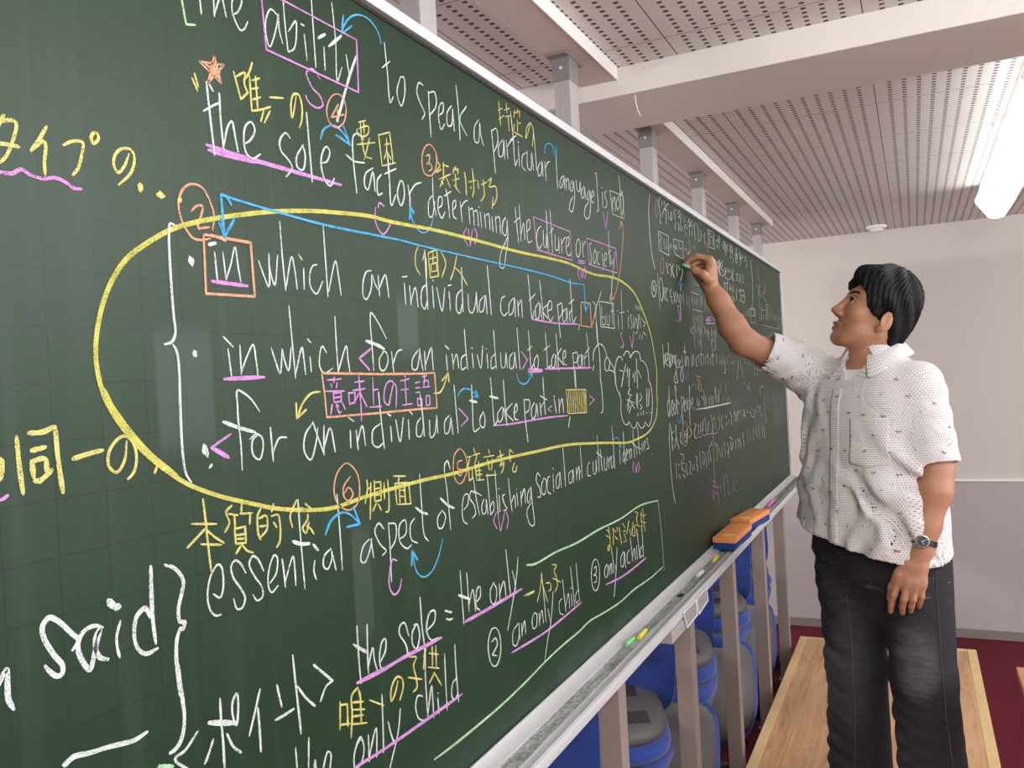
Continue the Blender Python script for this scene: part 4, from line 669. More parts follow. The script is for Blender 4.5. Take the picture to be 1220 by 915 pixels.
  '!3463 1886 3630 1889 3627 1827 3510 1825 3463 1886,!4346 1883 4466 1889 4448 1839 4342 1835 4346 1883'),
 ('chalk_mark', 'piece of faint blue chalk scribble below the far right word', 'blue', 4,
  '3833 1792 3900 1763,3948 1789 3978 1758'),
 ('chalk_mark', 'piece of faint blue chalk scribble below the far right word', 'blue', 4,
  '4072 1793 4060 1760'),
 ('chalk_mark', 'piece of faint blue chalk scribble below the far right word', 'blue', 4,
  '4153 1782 4373 1767,4244 1791 4356 1784'),
 ('chalk_numeral', 'white chalk circled number left of One example', 'white', 4.2,
  '1915 1882 1923 1878 1928 1872 1929 1863 1926 1853 1921 1845 1912 1838 1903 1835 1894 1835 1887 1838 1882 1845 1881 1853 1883 1863 1889 1871 1897 1878 1906 1882 1915 1882,1900 1867 1907 1866 1898 1858 1909 1857 1898 1850'),
 ('chalk_bracket', 'tall pale green chalk bracket before One example', 'green', 5,
  '1955 1908 1951 1869 1957 1833 1961 1801'),
 ('chalk_word', 'white chalk words One example above the elbow', 'white', 4.2,
  '1990 1897 1967 1883 1968 1852 1983 1827 2001 1845 2004 1879 1990 1897,2011 1872 2009 1836,2020 1871 2022 1831,2031 1856 2054 1866 2049 1873 2036 1863 2038 1840 2058 1830,2104 1875 2086 1860 2093 1842 2109 1827,2087 1847 2110 1850,2125 1867 2147 1829,2156 1869 2125 1830,2170 1865 2160 1834,2178 1863 2188 1836,2202 1867 2203 1833 2224 1854 2210 1865,2203 1833 2199 1778,2253 1877 2249 1856 2251 1831,2293 1867 2293 1832,2327 1867 2326 1823'),
 ('chalk_word', 'faint white chalk word below the fingers', 'white', 3.8,
  '2376 1873 2368 1853 2392 1842,2406 1866 2411 1845,2434 1866 2429 1844,2462 1866 2449 1850,2503 1880 2504 1842,2523 1881 2526 1854,2571 1875 2560 1829,2610 1871 2601 1832,2640 1866 2632 1833,2365 1824 2519 1823,2365 1883 2474 1880,2420 1926 2426 1911,2445 1915 2491 1912'),
 ('chalk_arrow', 'small blue chalk arrow just under the teacher hand', 'blue', 6,
  '2210 1902 2219 1888 2220 1874,2247 1905 2232 1891 2224 1876,!2217 1900 2223 1881 2244 1903'),
 ('chalk_arrow', 'blue chalk stroke behind the forearm', 'blue', 6,
  '2480 1904 2484 1881 2487 1872,2518 1903 2494 1883'),
 ('chalk_letter', 'pale pink chalk letters below One example', 'pink', 4,
  '2162 1824 2185 1824 2168 1817 2183 1793 2175 1774 2152 1778,2206 1829 2203 1775'),
 ('chalk_gloss', 'orange and pale chalk scribble beside the forearm', 'orange', 6,
  '2364 1798 2364 1777,2382 1796 2382 1777,2393 1788 2400 1799'),
 ('chalk_gloss', 'yellow chalk scribble beside the orange scribble', 'yellow', 6,
  '2410 1800 2435 1790,2463 1811 2458 1767,2501 1809 2496 1769'),
 ('chalk_gloss', 'pink chalk scribble behind the forearm', 'pink', 6.5,
  '2562 1796 2648 1811,2571 1792 2656 1800,2680 1810 2721 1800,2714 1819 2742 1796,2595 1809 2612 1791'),
 ('chalk_word', 'white chalk word in angle marks below the coloured scribbles', 'white', 4.2,
  '!2394 1773 2323 1751 2359 1738,2384 1767 2406 1744,2439 1769 2453 1745,2487 1768 2481 1746,2526 1772 2544 1763 2530 1747,2564 1762 2567 1735,2594 1761 2598 1736,2649 1772 2640 1737,2689 1761 2694 1738,2724 1770 2727 1739,2559 1784 2707 1789,2372 1760 2374 1693,2463 1759 2474 1685,2581 1763 2602 1723,2663 1761 2652 1715,2707 1762 2701 1697 2666 1687'),
 ('chalk_letter', 'pink chalk marks below the word in angle marks', 'pink', 5,
  '2436 1724 2440 1698,2635 1733 2647 1696,2698 1730 2631 1714 2646 1692,2415 1710 2472 1716'),
 ('chalk_word', 'piece of small white chalk line belonging to a culture of a major', 'white', 4.2,
  '1967 1697 1968 1664 1971 1628,1966 1636 1986 1653 1980 1671,1992 1647 2014 1653 2015 1672 1996 1666 1991 1643 2014 1634,2032 1704 2031 1664 2034 1626,2046 1668 2039 1649 2046 1632 2061 1649 2057 1668 2046 1668,2075 1666 2073 1639,2077 1657 2094 1666 2096 1639,2124 1667 2103 1655 2109 1631 2129 1653,2113 1633 2108 1606 2118 1582 2084 1583 2079 1595 2110 1618,2149 1655 2148 1633 2167 1649,2186 1663 2197 1639,2232 1704 2228 1669 2228 1630,2243 1663 2244 1630,2239 1645 2268 1663 2274 1630,2200 1635 2168 1617 2156 1597 2177 1581 2191 1593 2185 1621'),
 ('chalk_word', 'piece of small white chalk line belonging to a culture of a major', 'white', 4.2,
  '2339 1670 2322 1653 2321 1630 2343 1649 2343 1668,2421 1670 2380 1653 2380 1634 2402 1629,2424 1666 2423 1640,2455 1677 2454 1631,2497 1671 2493 1635,2525 1666 2527 1633,2549 1662 2563 1676 2568 1633,2623 1669 2602 1649 2620 1637,2643 1688 2642 1660 2645 1628'),
 ('chalk_word', 'piece of small white chalk line belonging to a culture of a major', 'white', 4.2,
  '2709 1670 2707 1637'),
 ('chalk_word', 'piece of small white chalk line belonging to a culture of a major', 'white', 4.2,
  '2777 1670 2773 1632,2806 1673 2808 1634,2847 1670 2843 1634,2867 1656 2860 1604 2829 1600,2900 1666 2904 1633,2937 1663 2963 1669'),
 ('chalk_mark', 'piece of bold white chalk crossbars of the belonging line', 'white', 7,
  '2214 1679 2250 1676'),
 ('chalk_mark', 'piece of bold white chalk crossbars of the belonging line', 'white', 7,
  '2454 1673 2482 1670'),
 ('chalk_mark', 'piece of bold white chalk crossbars of the belonging line', 'white', 7,
  '2634 1672 2665 1665'),
 ('chalk_mark', 'pale pink chalk dash under the belonging line', 'pink', 6,
  '2116 1627 2195 1630'),
 ('chalk_arrow', 'small blue chalk hook under the belonging line', 'blue', 5,
  '2203 1629 2204 1612 2220 1596 2236 1591 2255 1604 2263 1620'),
 ('chalk_box', 'narrow orange chalk box above in the United States', 'orange', 6,
  '2358 1597 2440 1591,2374 1587 2418 1579,2381 1578 2393 1552,2418 1579 2405 1563,2434 1566 2428 1540,2396 1563 2385 1555 2410 1545'),
 ('chalk_word', 'one of the small white chalk ends of words under the elbow', 'white', 4.2,
  '2716 1648 2702 1636,2767 1648 2763 1633,2802 1648 2810 1633,2849 1648 2860 1623 2849 1602,2903 1648 2906 1635'),
 ('chalk_word', 'one of the small white chalk ends of words under the elbow', 'white', 4.2,
  '2984 1642 3008 1635,3037 1647 3048 1637'),
 ('chalk_word', 'one of the small white chalk ends of words under the elbow', 'white', 4.2,
  '3139 1647 3121 1608 3096 1569,3188 1647 3186 1613,3226 1628 3212 1580,3291 1647 3332 1633,3381 1642 3441 1630'),
 ('chalk_word', 'one of the small white chalk ends of words under the elbow', 'white', 4.2,
  '3521 1621 3520 1589 3531 1573,3609 1629 3630 1611 3601 1576'),
 ('chalk_word', 'one of the small white chalk ends of words under the elbow', 'white', 4.2,
  '4262 1538 4275 1510'),
 ('chalk_word', 'one of the small white chalk ends of words under the elbow', 'white', 4.2,
  '4378 1532 4442 1506'),
 ('chalk_gloss', 'pink chalk scribble above the lower right notes', 'pink', 5,
  '3249 1555 3290 1543,3393 1549 3332 1531,3289 1537 3346 1525,3269 1522 3281 1513,3381 1535 3373 1510,3332 1531 3322 1520'),
 ('chalk_gloss', 'piece of pink chalk scribble next to the right end of the board', 'pink', 4,
  '3874 1531 3831 1460 3861 1434,3911 1520 3894 1470 3896 1420'),
 ('chalk_gloss', 'piece of pink chalk scribble next to the right end of the board', 'pink', 4,
  '4006 1498 3970 1455 4004 1434,4059 1470 4027 1439'),
 ('chalk_bracket', 'tall thin white chalk bracket in the lower right notes', 'white', 4.5,
  '3641 1480 3661 1515 3710 1524 3754 1515,3777 1499 3763 1457 3772 1401 3789 1365 3790 1339'),
 ('chalk_word', 'one of the small white chalk words deaf people in the United States', 'white', 4.2,
  '2011 1569 2008 1535 2004 1483,2008 1535 1987 1518 1988 1491 2000 1481 2015 1501,2033 1498 2049 1507 2046 1528 2029 1517 2027 1489 2044 1480,2074 1517 2056 1503 2056 1487 2071 1485 2084 1515,2100 1555 2085 1573 2088 1534 2100 1481'),
 ('chalk_word', 'one of the small white chalk words deaf people in the United States', 'white', 4.2,
  '2151 1536 2154 1496 2155 1448,2154 1533 2185 1528 2171 1503 2154 1496,2184 1506 2202 1513 2196 1522 2185 1510 2188 1488 2209 1489,2221 1527 2214 1493,2236 1520 2226 1492 2243 1491,2268 1566 2252 1497 2248 1438,2245 1522 2272 1510 2259 1488,2294 1528 2280 1506 2297 1503 2306 1523,2295 1495 2310 1485'),
 ('chalk_word', 'one of the small white chalk words deaf people in the United States', 'white', 4.2,
  '2367 1521 2370 1491,2393 1513 2393 1492,2429 1525 2468 1510,2472 1547 2468 1490,2496 1524 2492 1487'),
 ('chalk_word', 'one of the small white chalk words deaf people in the United States', 'white', 4.2,
  '2549 1516 2551 1484,2576 1521 2588 1487,2617 1520 2610 1490,2667 1546 2659 1493,2693 1521 2702 1491,2715 1540 2715 1497,2652 1553 2651 1528'),
 ('chalk_word', 'one of the small white chalk words deaf people in the United States', 'white', 4.2,
  '2781 1511 2770 1487,2818 1517 2816 1488,2864 1510 2864 1486,2894 1507 2920 1486,2761 1564 2762 1524,2853 1557 2850 1525'),
 ('chalk_mark', 'bold white chalk crossbar of the word deaf', 'white', 7,
  '2088 1530 2122 1512'),
 ('chalk_underline', 'white chalk underline below in the United States', 'white', 7.5,
  '2344 1484 2505 1481 2716 1480 2931 1479'),
 ('chalk_arrow', 'small blue chalk hook under the word deaf', 'blue', 6,
  '2091 1474 2103 1459 2117 1453 2139 1463 2159 1483,2124 1468 2150 1478'),
 ('chalk_arrow', 'small blue chalk arc above in the United States', 'blue', 4.5,
  '2260 1569 2259 1546,2268 1546 2289 1562 2321 1571 2351 1564 2365 1547'),
 ('chalk_numeral', 'orange chalk oval in the lower right notes', 'orange', 4.5,
  '2193 1451 2203 1443 2208 1431 2209 1417 2205 1402 2196 1389 2185 1380 2172 1376 2160 1378 2150 1386 2145 1398 2144 1412 2148 1427 2157 1440 2168 1449 2181 1453 2193 1451'),
 ('chalk_word', 'one of the small white chalk notes, first row below United States', 'white', 4.4,
  '2003 1460 2011 1429 2015 1376,2041 1433 2011 1426 2028 1405,2067 1450 2062 1410 2038 1382,2067 1412 2089 1375,2107 1424 2125 1419 2110 1402 2134 1384,2174 1423 2165 1401,2204 1430 2187 1388 2168 1393,2168 1411 2204 1410,2230 1435 2263 1412 2226 1398,2299 1438 2325 1434 2302 1411 2306 1392 2337 1389,2347 1431 2368 1423 2353 1398,2398 1434 2390 1400,2437 1442 2419 1402,2463 1447 2470 1415 2484 1392,2513 1432 2506 1400'),
 ('chalk_word', 'one of the small white chalk notes, first row below United States', 'white', 4.4,
  '2554 1454 2576 1440 2563 1427,2621 1448 2593 1423,2582 1421 2573 1385,2629 1439 2629 1395'),
 ('chalk_word', 'one of the small white chalk notes, first row below United States', 'white', 4.4,
  '2673 1441 2686 1428,2720 1450 2693 1390,2763 1440 2734 1416 2760 1385'),
 ('chalk_word', 'one of the small white chalk notes, first row below United States', 'white', 4.4,
  '2809 1437 2841 1423,2814 1410 2833 1392,2876 1416 2871 1399,2921 1443 2931 1387,2905 1446 2948 1418'),
 ('chalk_word', 'one of the small white chalk notes, first row below United States', 'white', 4.4,
  '2998 1444 3012 1397,3063 1438 3039 1400,2992 1436 3015 1425,3100 1438 3027 1419,3114 1437 3124 1421'),
 ('chalk_word', 'one of the small white chalk notes, first row below United States', 'white', 4.4,
  '3171 1439 3223 1418,3217 1445 3235 1406,3180 1417 3249 1403'),
 ('chalk_word', 'one of the small white chalk notes, first row below United States', 'white', 4.4,
  '3288 1433 3290 1414,3331 1422 3390 1408,3399 1438 3410 1421,3461 1427 3457 1387,3372 1403 3432 1388'),
 ('chalk_word', 'one of the small white chalk notes, first row below United States', 'white', 4.4,
  '3547 1434 3615 1428,3615 1428 3616 1401,3507 1413 3539 1408,3639 1391 3674 1386'),
 ('chalk_underline', 'wavy pink chalk underline in the lower right notes', 'pink', 5,
  '2298 1392 2337 1387 2360 1391 2386 1385 2417 1393 2444 1387 2483 1390 2502 1387 2543 1386 2636 1380 2680 1382'),
 ('chalk_brace', 'tall white chalk bracket left of the lower right notes', 'white', 5.5,
  '1998 1460 1985 1416 1985 1361 1987 1305 1998 1251 2015 1217'),
 ('chalk_word', 'one of the small white chalk notes, second row below United States', 'white', 4.4,
  '2047 1334 2048 1286,2069 1332 2085 1320,2073 1299 2092 1279,2105 1358 2142 1348 2143 1334,2112 1337 2113 1305,2117 1325 2149 1325,2115 1313 2158 1292,2118 1293 2154 1277,2172 1320 2173 1286 2197 1284,2206 1325 2229 1314 2215 1289 2237 1278,2252 1305 2253 1289,2274 1307 2274 1288,2297 1332 2321 1319 2304 1304 2324 1293 2316 1277,2363 1344 2363 1306 2371 1280,2403 1338 2401 1287,2408 1335 2437 1319 2420 1289,2455 1311 2455 1274,2478 1328 2497 1282,2505 1335 2529 1288,2518 1347 2510 1334,2550 1355 2542 1342'),
 ('chalk_word', 'one of the small white chalk notes, second row below United States', 'white', 4.4,
  '2601 1346 2656 1330,2634 1332 2627 1279,2665 1324 2689 1287,2721 1324 2722 1281,2759 1334 2778 1321,2771 1314 2779 1280,2828 1326 2845 1302 2817 1285,2834 1303 2842 1268'),
 ('chalk_word', 'one of the small white chalk notes, second row below United States', 'white', 4.4,
  '2870 1349 2929 1332,2890 1328 2893 1293,2939 1323 2905 1292'),
 ('chalk_word', 'one of the small white chalk notes, second row below United States', 'white', 4.4,
  '2992 1326 2988 1289,3030 1321 3048 1285,3025 1329 3099 1302,3079 1330 3093 1282'),
 ('chalk_word', 'one of the small white chalk notes, second row below United States', 'white', 4.4,
  '3153 1345 3163 1281'),
 ('chalk_word', 'one of the small white chalk notes, second row below United States', 'white', 4.4,
  '3258 1353 3268 1287'),
 ('chalk_word', 'one of the small white chalk notes, second row below United States', 'white', 4.4,
  '3329 1337 3331 1292'),
 ('chalk_word', 'one of the small white chalk notes, second row below United States', 'white', 4.4,
  '3411 1347 3409 1286'),
 ('chalk_word', 'one of the small white chalk notes, second row below United States', 'white', 4.4,
  '3474 1337 3492 1290'),
 ('chalk_word', 'one of the small white chalk notes, second row below United States', 'white', 4.4,
  '3543 1343 3574 1277'),
 ('chalk_word', 'one of the small white chalk notes, second row below United States', 'white', 4.4,
  '3645 1330 3663 1276'),
 ('chalk_word', 'one of the small white chalk notes, second row below United States', 'white', 4.4,
  '3702 1338 3716 1268'),
 ('chalk_line', 'thin white chalk line pointing down to the pink note', 'white', 4,
  '2590 1424 2581 1344 2569 1255 2571 1219'),
 ('chalk_gloss', 'pale pink chalk Japanese note at the bottom of the right block', 'pink', 4.6,
  '2530 1220 2607 1196,2525 1203 2625 1180,2510 1182 2619 1158,2571 1219 2531 1144,2605 1187 2622 1126,2666 1170 2672 1150,2723 1218 2724 1133,2754 1205 2778 1207 2806 1131 2828 1123,2870 1142 2878 1126,2903 1171 2918 1135 2965 1118,2979 1167 2948 1151,2648 1186 2666 1170,2518 1173 2523 1154'),
]
# ================================================================== chalkboard
ZB, ZT = 0.996, 2.150          # visible green surface
BX0, BX1 = -1.6, 4.522
BB = thing('chalkboard', 'long green chalkboard on metal posts covered in coloured chalk writing', 'chalkboard', (1.4, 0.0, 0.0))
t = NT('green_board'); co = t.coord(); P = t.xyz(co)      # object origin = thing origin, z = height
X = t.op('ADD', P[0], 1.4); Z = P[2]
# thin printed 5 cm grid, worn in places
def gridline(c, phase):
    f = t.op('FRACT', t.op('DIVIDE', t.op('ADD', c, phase), 0.05))
    return t.smooth(t.op('ABSOLUTE', t.op('SUBTRACT', f, 0.5)), 0.482, 0.492)
gx = gridline(X, 5.0); gz = gridline(Z, 0.02)
wear = t.smooth(t.noise(co, 55, 3, 0.7), 0.32, 0.52); wear2 = t.smooth(t.noise(co, 1.6, 2), 0.35, 0.6, 0.35, 1.0)
gl = t.op('MULTIPLY', t.op('MULTIPLY', t.op('MAXIMUM', gx, gz), wear), wear2)
cloud = t.noise(co, 1.3, 4, 0.6); streak = t.noise(t.vec(t.op('MULTIPLY', P[0], 22.0), 0.0, t.op('MULTIPLY', P[2], 0.9)), 1.0, 4, 0.65)
dust = t.op('ADD', t.op('MULTIPLY', t.smooth(cloud, 0.35, 0.75), 0.012), t.op('MULTIPLY', t.smooth(streak, 0.50, 0.78), 0.022))
# wiped eraser tracks: (x, half width, z low, z high, strength)
def rect(xc, hw, z0, z1, s):
    a = t.smooth(t.op('ABSOLUTE', t.op('SUBTRACT', X, xc)), hw * 0.86, hw, 1, 0)
    b = t.op('MULTIPLY', t.smooth(Z, z0, z0 + 0.04), t.smooth(Z, z1 - 0.04, z1, 1, 0))
    return t.op('MULTIPLY', t.op('MULTIPLY', a, b), s)
for r in WIPES: dust = t.op('MAXIMUM', dust, rect(*r))
spots = t.smooth(t.noise(t.scale(co, (30, 30, 18)), 1.0, 2, 0.5), 0.78, 0.84, 0, 0.08)
low = t.smooth(t.op('ADD', Z, t.op('MULTIPLY', cloud, 0.2)), 1.05, 1.16, 0.10, 0)
dust = t.op('ADD', t.op('ADD', dust, spots), t.op('MULTIPLY', low, t.smooth(t.noise(co, 9, 3), 0.35, 0.7)))
green = t.mix(cloud, srgb(11, 42, 19), srgb(15, 47, 24))
green = t.mix(t.op('MULTIPLY', gl, 0.75), green, srgb(2, 12, 5))
t.base(t.mix(dust, green, srgb(176, 190, 190)))
t.set(Roughness=0.48); t.b.inputs['Specular IOR Level'].default_value = 0.42
BOARD = t.m
obj('writing_surface', boxes((BX0, BX1, 0.0, 0.004, ZB - 0.006, ZT + 0.004)), BOARD, BB)
ALU = simple('anodised_aluminium', srgb(226, 229, 233), 0.35, 0.25, var=0.05, sc=200)
t = NT('brushed_post'); P = t.xyz(t.coord()); g = t.noise(t.vec(t.op('MULTIPLY', P[0], 300.0), t.op('MULTIPLY', P[1], 300.0), t.op('MULTIPLY', P[2], 6.0)), 1.0, 3)
t.base(t.mix(g, srgb(166, 162, 162), srgb(184, 180, 180))); t.set(Roughness=0.42, Metallic=0.2); POST = t.m
LEGM = simple('taupe_leg_paint', srgb(150, 138, 132), 0.45, 0.1, var=0.03, sc=60)
DARKG = simple('dark_zinc', srgb(134, 130, 128), 0.45, 0.2)
BLACK = simple('shade_black', srgb(22, 24, 22), 0.6)
obj('frame_shadow', boxes((BX0, BX1, -0.002, -0.0002, ZT - 0.004, ZT + 0.002)), BLACK, BB)  # black strip standing for the shadow line under the top frame
obj('top_frame', boxes((BX0, BX1 + 0.012, -0.012, 0.012, ZT + 0.001, ZT + 0.019), bev=0.002), ALU, BB)
obj('end_frame', boxes((BX1, BX1 + 0.012, -0.012, 0.012, ZB - 0.01, ZT + 0.0005), bev=0.002), ALU, BB)
obj('backing', boxes((BX0, BX1, 0.0045, 0.012, ZB - 0.006, ZT)), DARKG, BB)
# tray
t = NT('dusty_tray'); co = t.coord(); P = t.xyz(co)
d1 = t.noise(t.scale(co, (9, 60, 1)), 1.0, 5, 0.7, 0.6); d2 = t.noise(co, 130, 3, 0.7)
inner = t.op('MULTIPLY', t.smooth(P[1], -0.0315, -0.030, 1, 0), t.smooth(P[1], -0.066, -0.0645, 0, 1))
f = t.op('MULTIPLY', inner, t.smooth(t.op('ADD', t.op('MULTIPLY', d1, 0.6), t.op('MULTIPLY', d2, 0.4)), 0.36, 0.66, 0.55, 1.0))
t.base(t.mix(t.op('SUBTRACT', 1.0, f), srgb(150, 160, 156), srgb(212, 212, 214)))
t.base(t.mix(inner, srgb(206, 207, 210), t.mix(t.smooth(t.op('ADD', t.op('MULTIPLY', d1, 0.55), t.op('MULTIPLY', d2, 0.45)), 0.38, 0.66), srgb(112, 122, 118), srgb(196, 202, 200))))
t.set(Roughness=t.op('MULTIPLY_ADD', inner, 0.35, 0.36), Metallic=t.op('MULTIPLY_ADD', inner, -0.2, 0.25)); TRAY = t.m
tp = [(0.0, 0.9955), (-0.003, 0.999), (-0.006, 0.999), (-0.014, 0.992), (-0.030, 0.9855), (-0.0305, 0.982), (-0.0605, 0.982), (-0.0615, 0.987), (-0.0655, 0.987), (-0.0665, 0.983), (-0.085, 0.983), (-0.088, 0.994), (-0.0925, 0.997), (-0.098, 0.995), (-0.1, 0.990), (-0.1, 0.976), (-0.094, 0.970), (0.0, 0.970)]
obj('chalk_tray', prism_x(tp, BX0, BX1 + 0.012), TRAY, BB, smooth=25)
bm = bmesh.new(); lathe(bm, [(0.0085, 0), (0.0085, 0.0008), (0.0001, 0.0009)], (0, 0, 0), Matrix.Translation((1.848, -0.046, 0.9821)) @ Matrix.Diagonal((2.4, 1, 1, 1)), 24); obj('tray_hole', bm, BLACK, BB)
# posts
for xr in (0.07, 0.735, 1.393, 2.068, 2.728, 3.408, 4.042):
    x0, x1 = xr - 0.052, xr
    up = obj('upper_post', boxes((x0, x1, 0.0125, 0.052, 0.972, 2.3575), bev=0.002), POST, BB)
    obj('post_sleeve', boxes((x0 - 0.0025, x1 + 0.0025, 0.010, 0.0545, 2.30, 2.357), bev=0.002), DARKG, up)
    obj('mounting_plate', boxes((x0 - 0.028, x1 + 0.028, 0.008, 0.058, 2.353, 2.3578)), DARKG, up)
    bm = bmesh.new(); lathe(bm, [(0.004, 0), (0.004, 0.0025), (0.002, 0.003), (0.0001, 0.003)], (0, 0, 0), Matrix.Translation((x0 - 0.0025, 0.032, 2.330)) @ Matrix.Rotation(-math.pi / 2, 4, 'Y'), 12); obj('screw', bm, ALU, up)
    lg = obj('leg', boxes((x0, x1, -0.026, 0.0265, 0.0, 0.9695), bev=0.002), LEGM, BB)
    obj('foot_plate', boxes((x0 - 0.02, x1 + 0.02, -0.035, 0.036, 0.0, 0.006)), DARKG, lg)
# hanging card holder under the tray: bracket and two framed plates
CARD = simple('grey_card', srgb(150, 143, 138), 0.6, var=0.03)
hb = obj('card_holder', boxes((1.55, 1.80, -0.100, -0.035, 0.9385, 0.9695), bev=0.002), POST, BB)
def plate(c4):
    """framed plate hanging in a plane of constant y"""
    c = [Vector(p) for p in c4]; bm = bmesh.new()
    a = [bm.verts.new(p) for p in c]; b = [bm.verts.new(p + Vector((0, 0.003, 0))) for p in c]
    bm.faces.new(a); bm.faces.new(b[::-1])
    for i in range(4): bm.faces.new((a[i], a[(i + 1) % 4], b[(i + 1) % 4], b[i]))
    o = obj('plate', bm, CARD, hb)
    bm = bmesh.new()
    for i in range(4): tube(bm, [c[i], c[(i + 1) % 4]], 0.0024, 8)
    obj('frame', bm, ALU, o, smooth=60)
for c4 in PLATES: plate(c4)

# ---- chalk marks
def chalk_mat(name, col):
    t = NT(name); co = t.coord(); n1 = t.noise(co, 900, 2, 0.7); n2 = t.noise(co, 60, 2)
    t.base(col); t.set(Roughness=0.95, Alpha=t.smooth(t.op('ADD', n1, t.op('MULTIPLY', t.op('SUBTRACT', n2, 0.5), 0.35)), 0.36, 0.50, 0.25, 1.0))
    t.b.inputs['Specular IOR Level'].default_value = 0.1; return t.m
CH = {k: chalk_mat('chalk_' + k, srgb(*c)) for k, c in dict(white=(208, 213, 211), yellow=(206, 198, 122), pink=(202, 142, 204), orange=(208, 158, 128), blue=(84, 166, 210), green=(168, 208, 166), ring=(192, 188, 98)).items()}
DESCR = dict(white='white', yellow='yellow', pink='pink', orange='orange', blue='blue', green='pale green')
def ribbon(bm, pts, w, y, sharp):
    P = np.asarray(pts, float).reshape(-1, 2)
    if sharp: 
        Q = [P[0]]
        for a, b in zip(P, P[1:]): Q += [a + (b - a) * s for s in (0.02, 0.25, 0.5, 0.75, 0.98)] + [b]
        Q = np.array(Q)
    else: Q = catmull(P, 6)
    keep = [0] + [i for i in range(1, len(Q)) if np.linalg.norm(Q[i] - Q[i - 1]) > 1e-4]; Q = Q[keep]
    if len(Q) < 2: Q = np.vstack([Q[0], Q[0] + (0.003, 0.003)])
    T = np.gradient(Q, axis=0); T /= np.maximum(1e-9, np.linalg.norm(T, axis=1))[:, None]
    Nn = np.stack([-T[:, 1], T[:, 0]], 1); n = len(Q); s = np.linspace(0, 1, n)
    hw = 0.5 * w * (1 + 0.16 * np.interp(s, np.linspace(0, 1, 7), rng.uniform(-1, 1, 7))) * np.minimum(1, 0.62 + 4 * np.minimum(s, 1 - s))
    e0 = Q[0] - T[0] * hw[0] * 0.8; e1 = Q[-1] + T[-1] * hw[-1] * 0.8
    Lp = np.vstack([e0 + Nn[0] * hw[0] * 0.45, Q + Nn * hw[:, None], e1 + Nn[-1] * hw[-1] * 0.45]); Rp = np.vstack([e0 - Nn[0] * hw[0] * 0.45, Q - Nn * hw[:, None], e1 - Nn[-1] * hw[-1] * 0.45])
    rows = [[bm.verts.new((l[0], -y, l[1])), bm.verts.new((r[0], -y, r[1])), bm.verts.new((r[0], -0.00005, r[1])), bm.verts.new((l[0], -0.00005, l[1]))] for l, r in zip(Lp, Rp)]
    for a, b in zip(rows, rows[1:]):
        for k in (0, 1, 3): bm.faces.new((a[k], a[(k + 1) % 4], b[(k + 1) % 4], b[k]))
for i, (nm, lab, colr, wd, txt) in enumerate(CHALK):
    bm = bmesh.new()
    for j, s in enumerate(txt.split(',')):
        y = 0.00030 + 0.00016 * (i % 7) + 0.000015 * (j % 10)
        sharp = s[0] == '!'; v = [float(q) / 1000 for q in s.strip('!').split()]
        ribbon(bm, v, wd * (CW if wd < 6.5 else CW + 0.12) / 1000, y, sharp)
    obj(nm, bm, CH['ring' if nm == 'chalk_ring' else colr], BB, label=lab)
# ================================================================== office chairs stored in pairs behind the board
t = NT('blue_upholstery'); co = t.coord(); n1 = t.noise(co, 700, 2, 0.7)
t.base(t.mix(n1, srgb(24, 52, 128), srgb(40, 76, 164))); t.set(Roughness=0.9); t.b.inputs['Sheen Weight'].default_value = 0.3; t.bump(n1, 0.3, 0.001); BLUE = t.m
SHELL = simple('grey_chair_plastic', srgb(92, 90, 90), 0.55, var=0.10, sc=14, bump=0.05)
RECESS = simple('dark_plastic_recess', srgb(46, 45, 46), 0.6)
BLACKP = simple('black_plastic', srgb(28, 28, 30), 0.4)
STEEL = simple('grey_steel_base', srgb(100, 100, 104), 0.4, 0.6)
PAPER = simple('paper_sticker', srgb(226, 226, 222), 0.7)
def slab(bm, hx, hy, z0, z1, r, n=3.2, seg=48, dome=0.0, pinch=0.0):
    """rounded super-ellipse slab; pinch narrows it towards -x"""
    def ring(s, z, dz=0.0):
        out = []
        for k in range(seg):
            a = 2 * math.pi * k / seg; c, sn = math.cos(a), math.sin(a)
            x = math.copysign(abs(c) ** (2 / n), c); y = math.copysign(abs(sn) ** (2 / n), sn)
            out.append(bm.verts.new(((hx - s) * x, (hy - s) * y * (1 + pinch * x), z)))
        return out
    h = z1 - z0; rr = min(r, h / 2 - 1e-4); rings = []
    for i in range(6): a = math.pi / 2 * i / 5; rings.append(ring(rr * (1 - math.sin(a)), z0 + rr * (1 - math.cos(a))))
    for i in range(6): a = math.pi / 2 * i / 5; rings.append(ring(rr * (1 - math.cos(a)), z1 - rr * (1 - math.sin(a))))
    for a, b in zip(rings, rings[1:]):
        for k in range(seg): bm.faces.new((a[k], a[(k + 1) % seg], b[(k + 1) % seg], b[k]))
    bm.faces.new(rings[0][::-1])
    m = bm.verts.new((0, 0, z1 + dome)); mid = [bm.verts.new((v.co.x * 0.6, v.co.y * 0.6, z1 + dome * 0.8)) for v in rings[-1]]
    for k in range(seg):
        bm.faces.new((rings[-1][k], rings[-1][(k + 1) % seg], mid[(k + 1) % seg], mid[k])); bm.faces.new((mid[k], mid[(k + 1) % seg], m))
    return bm
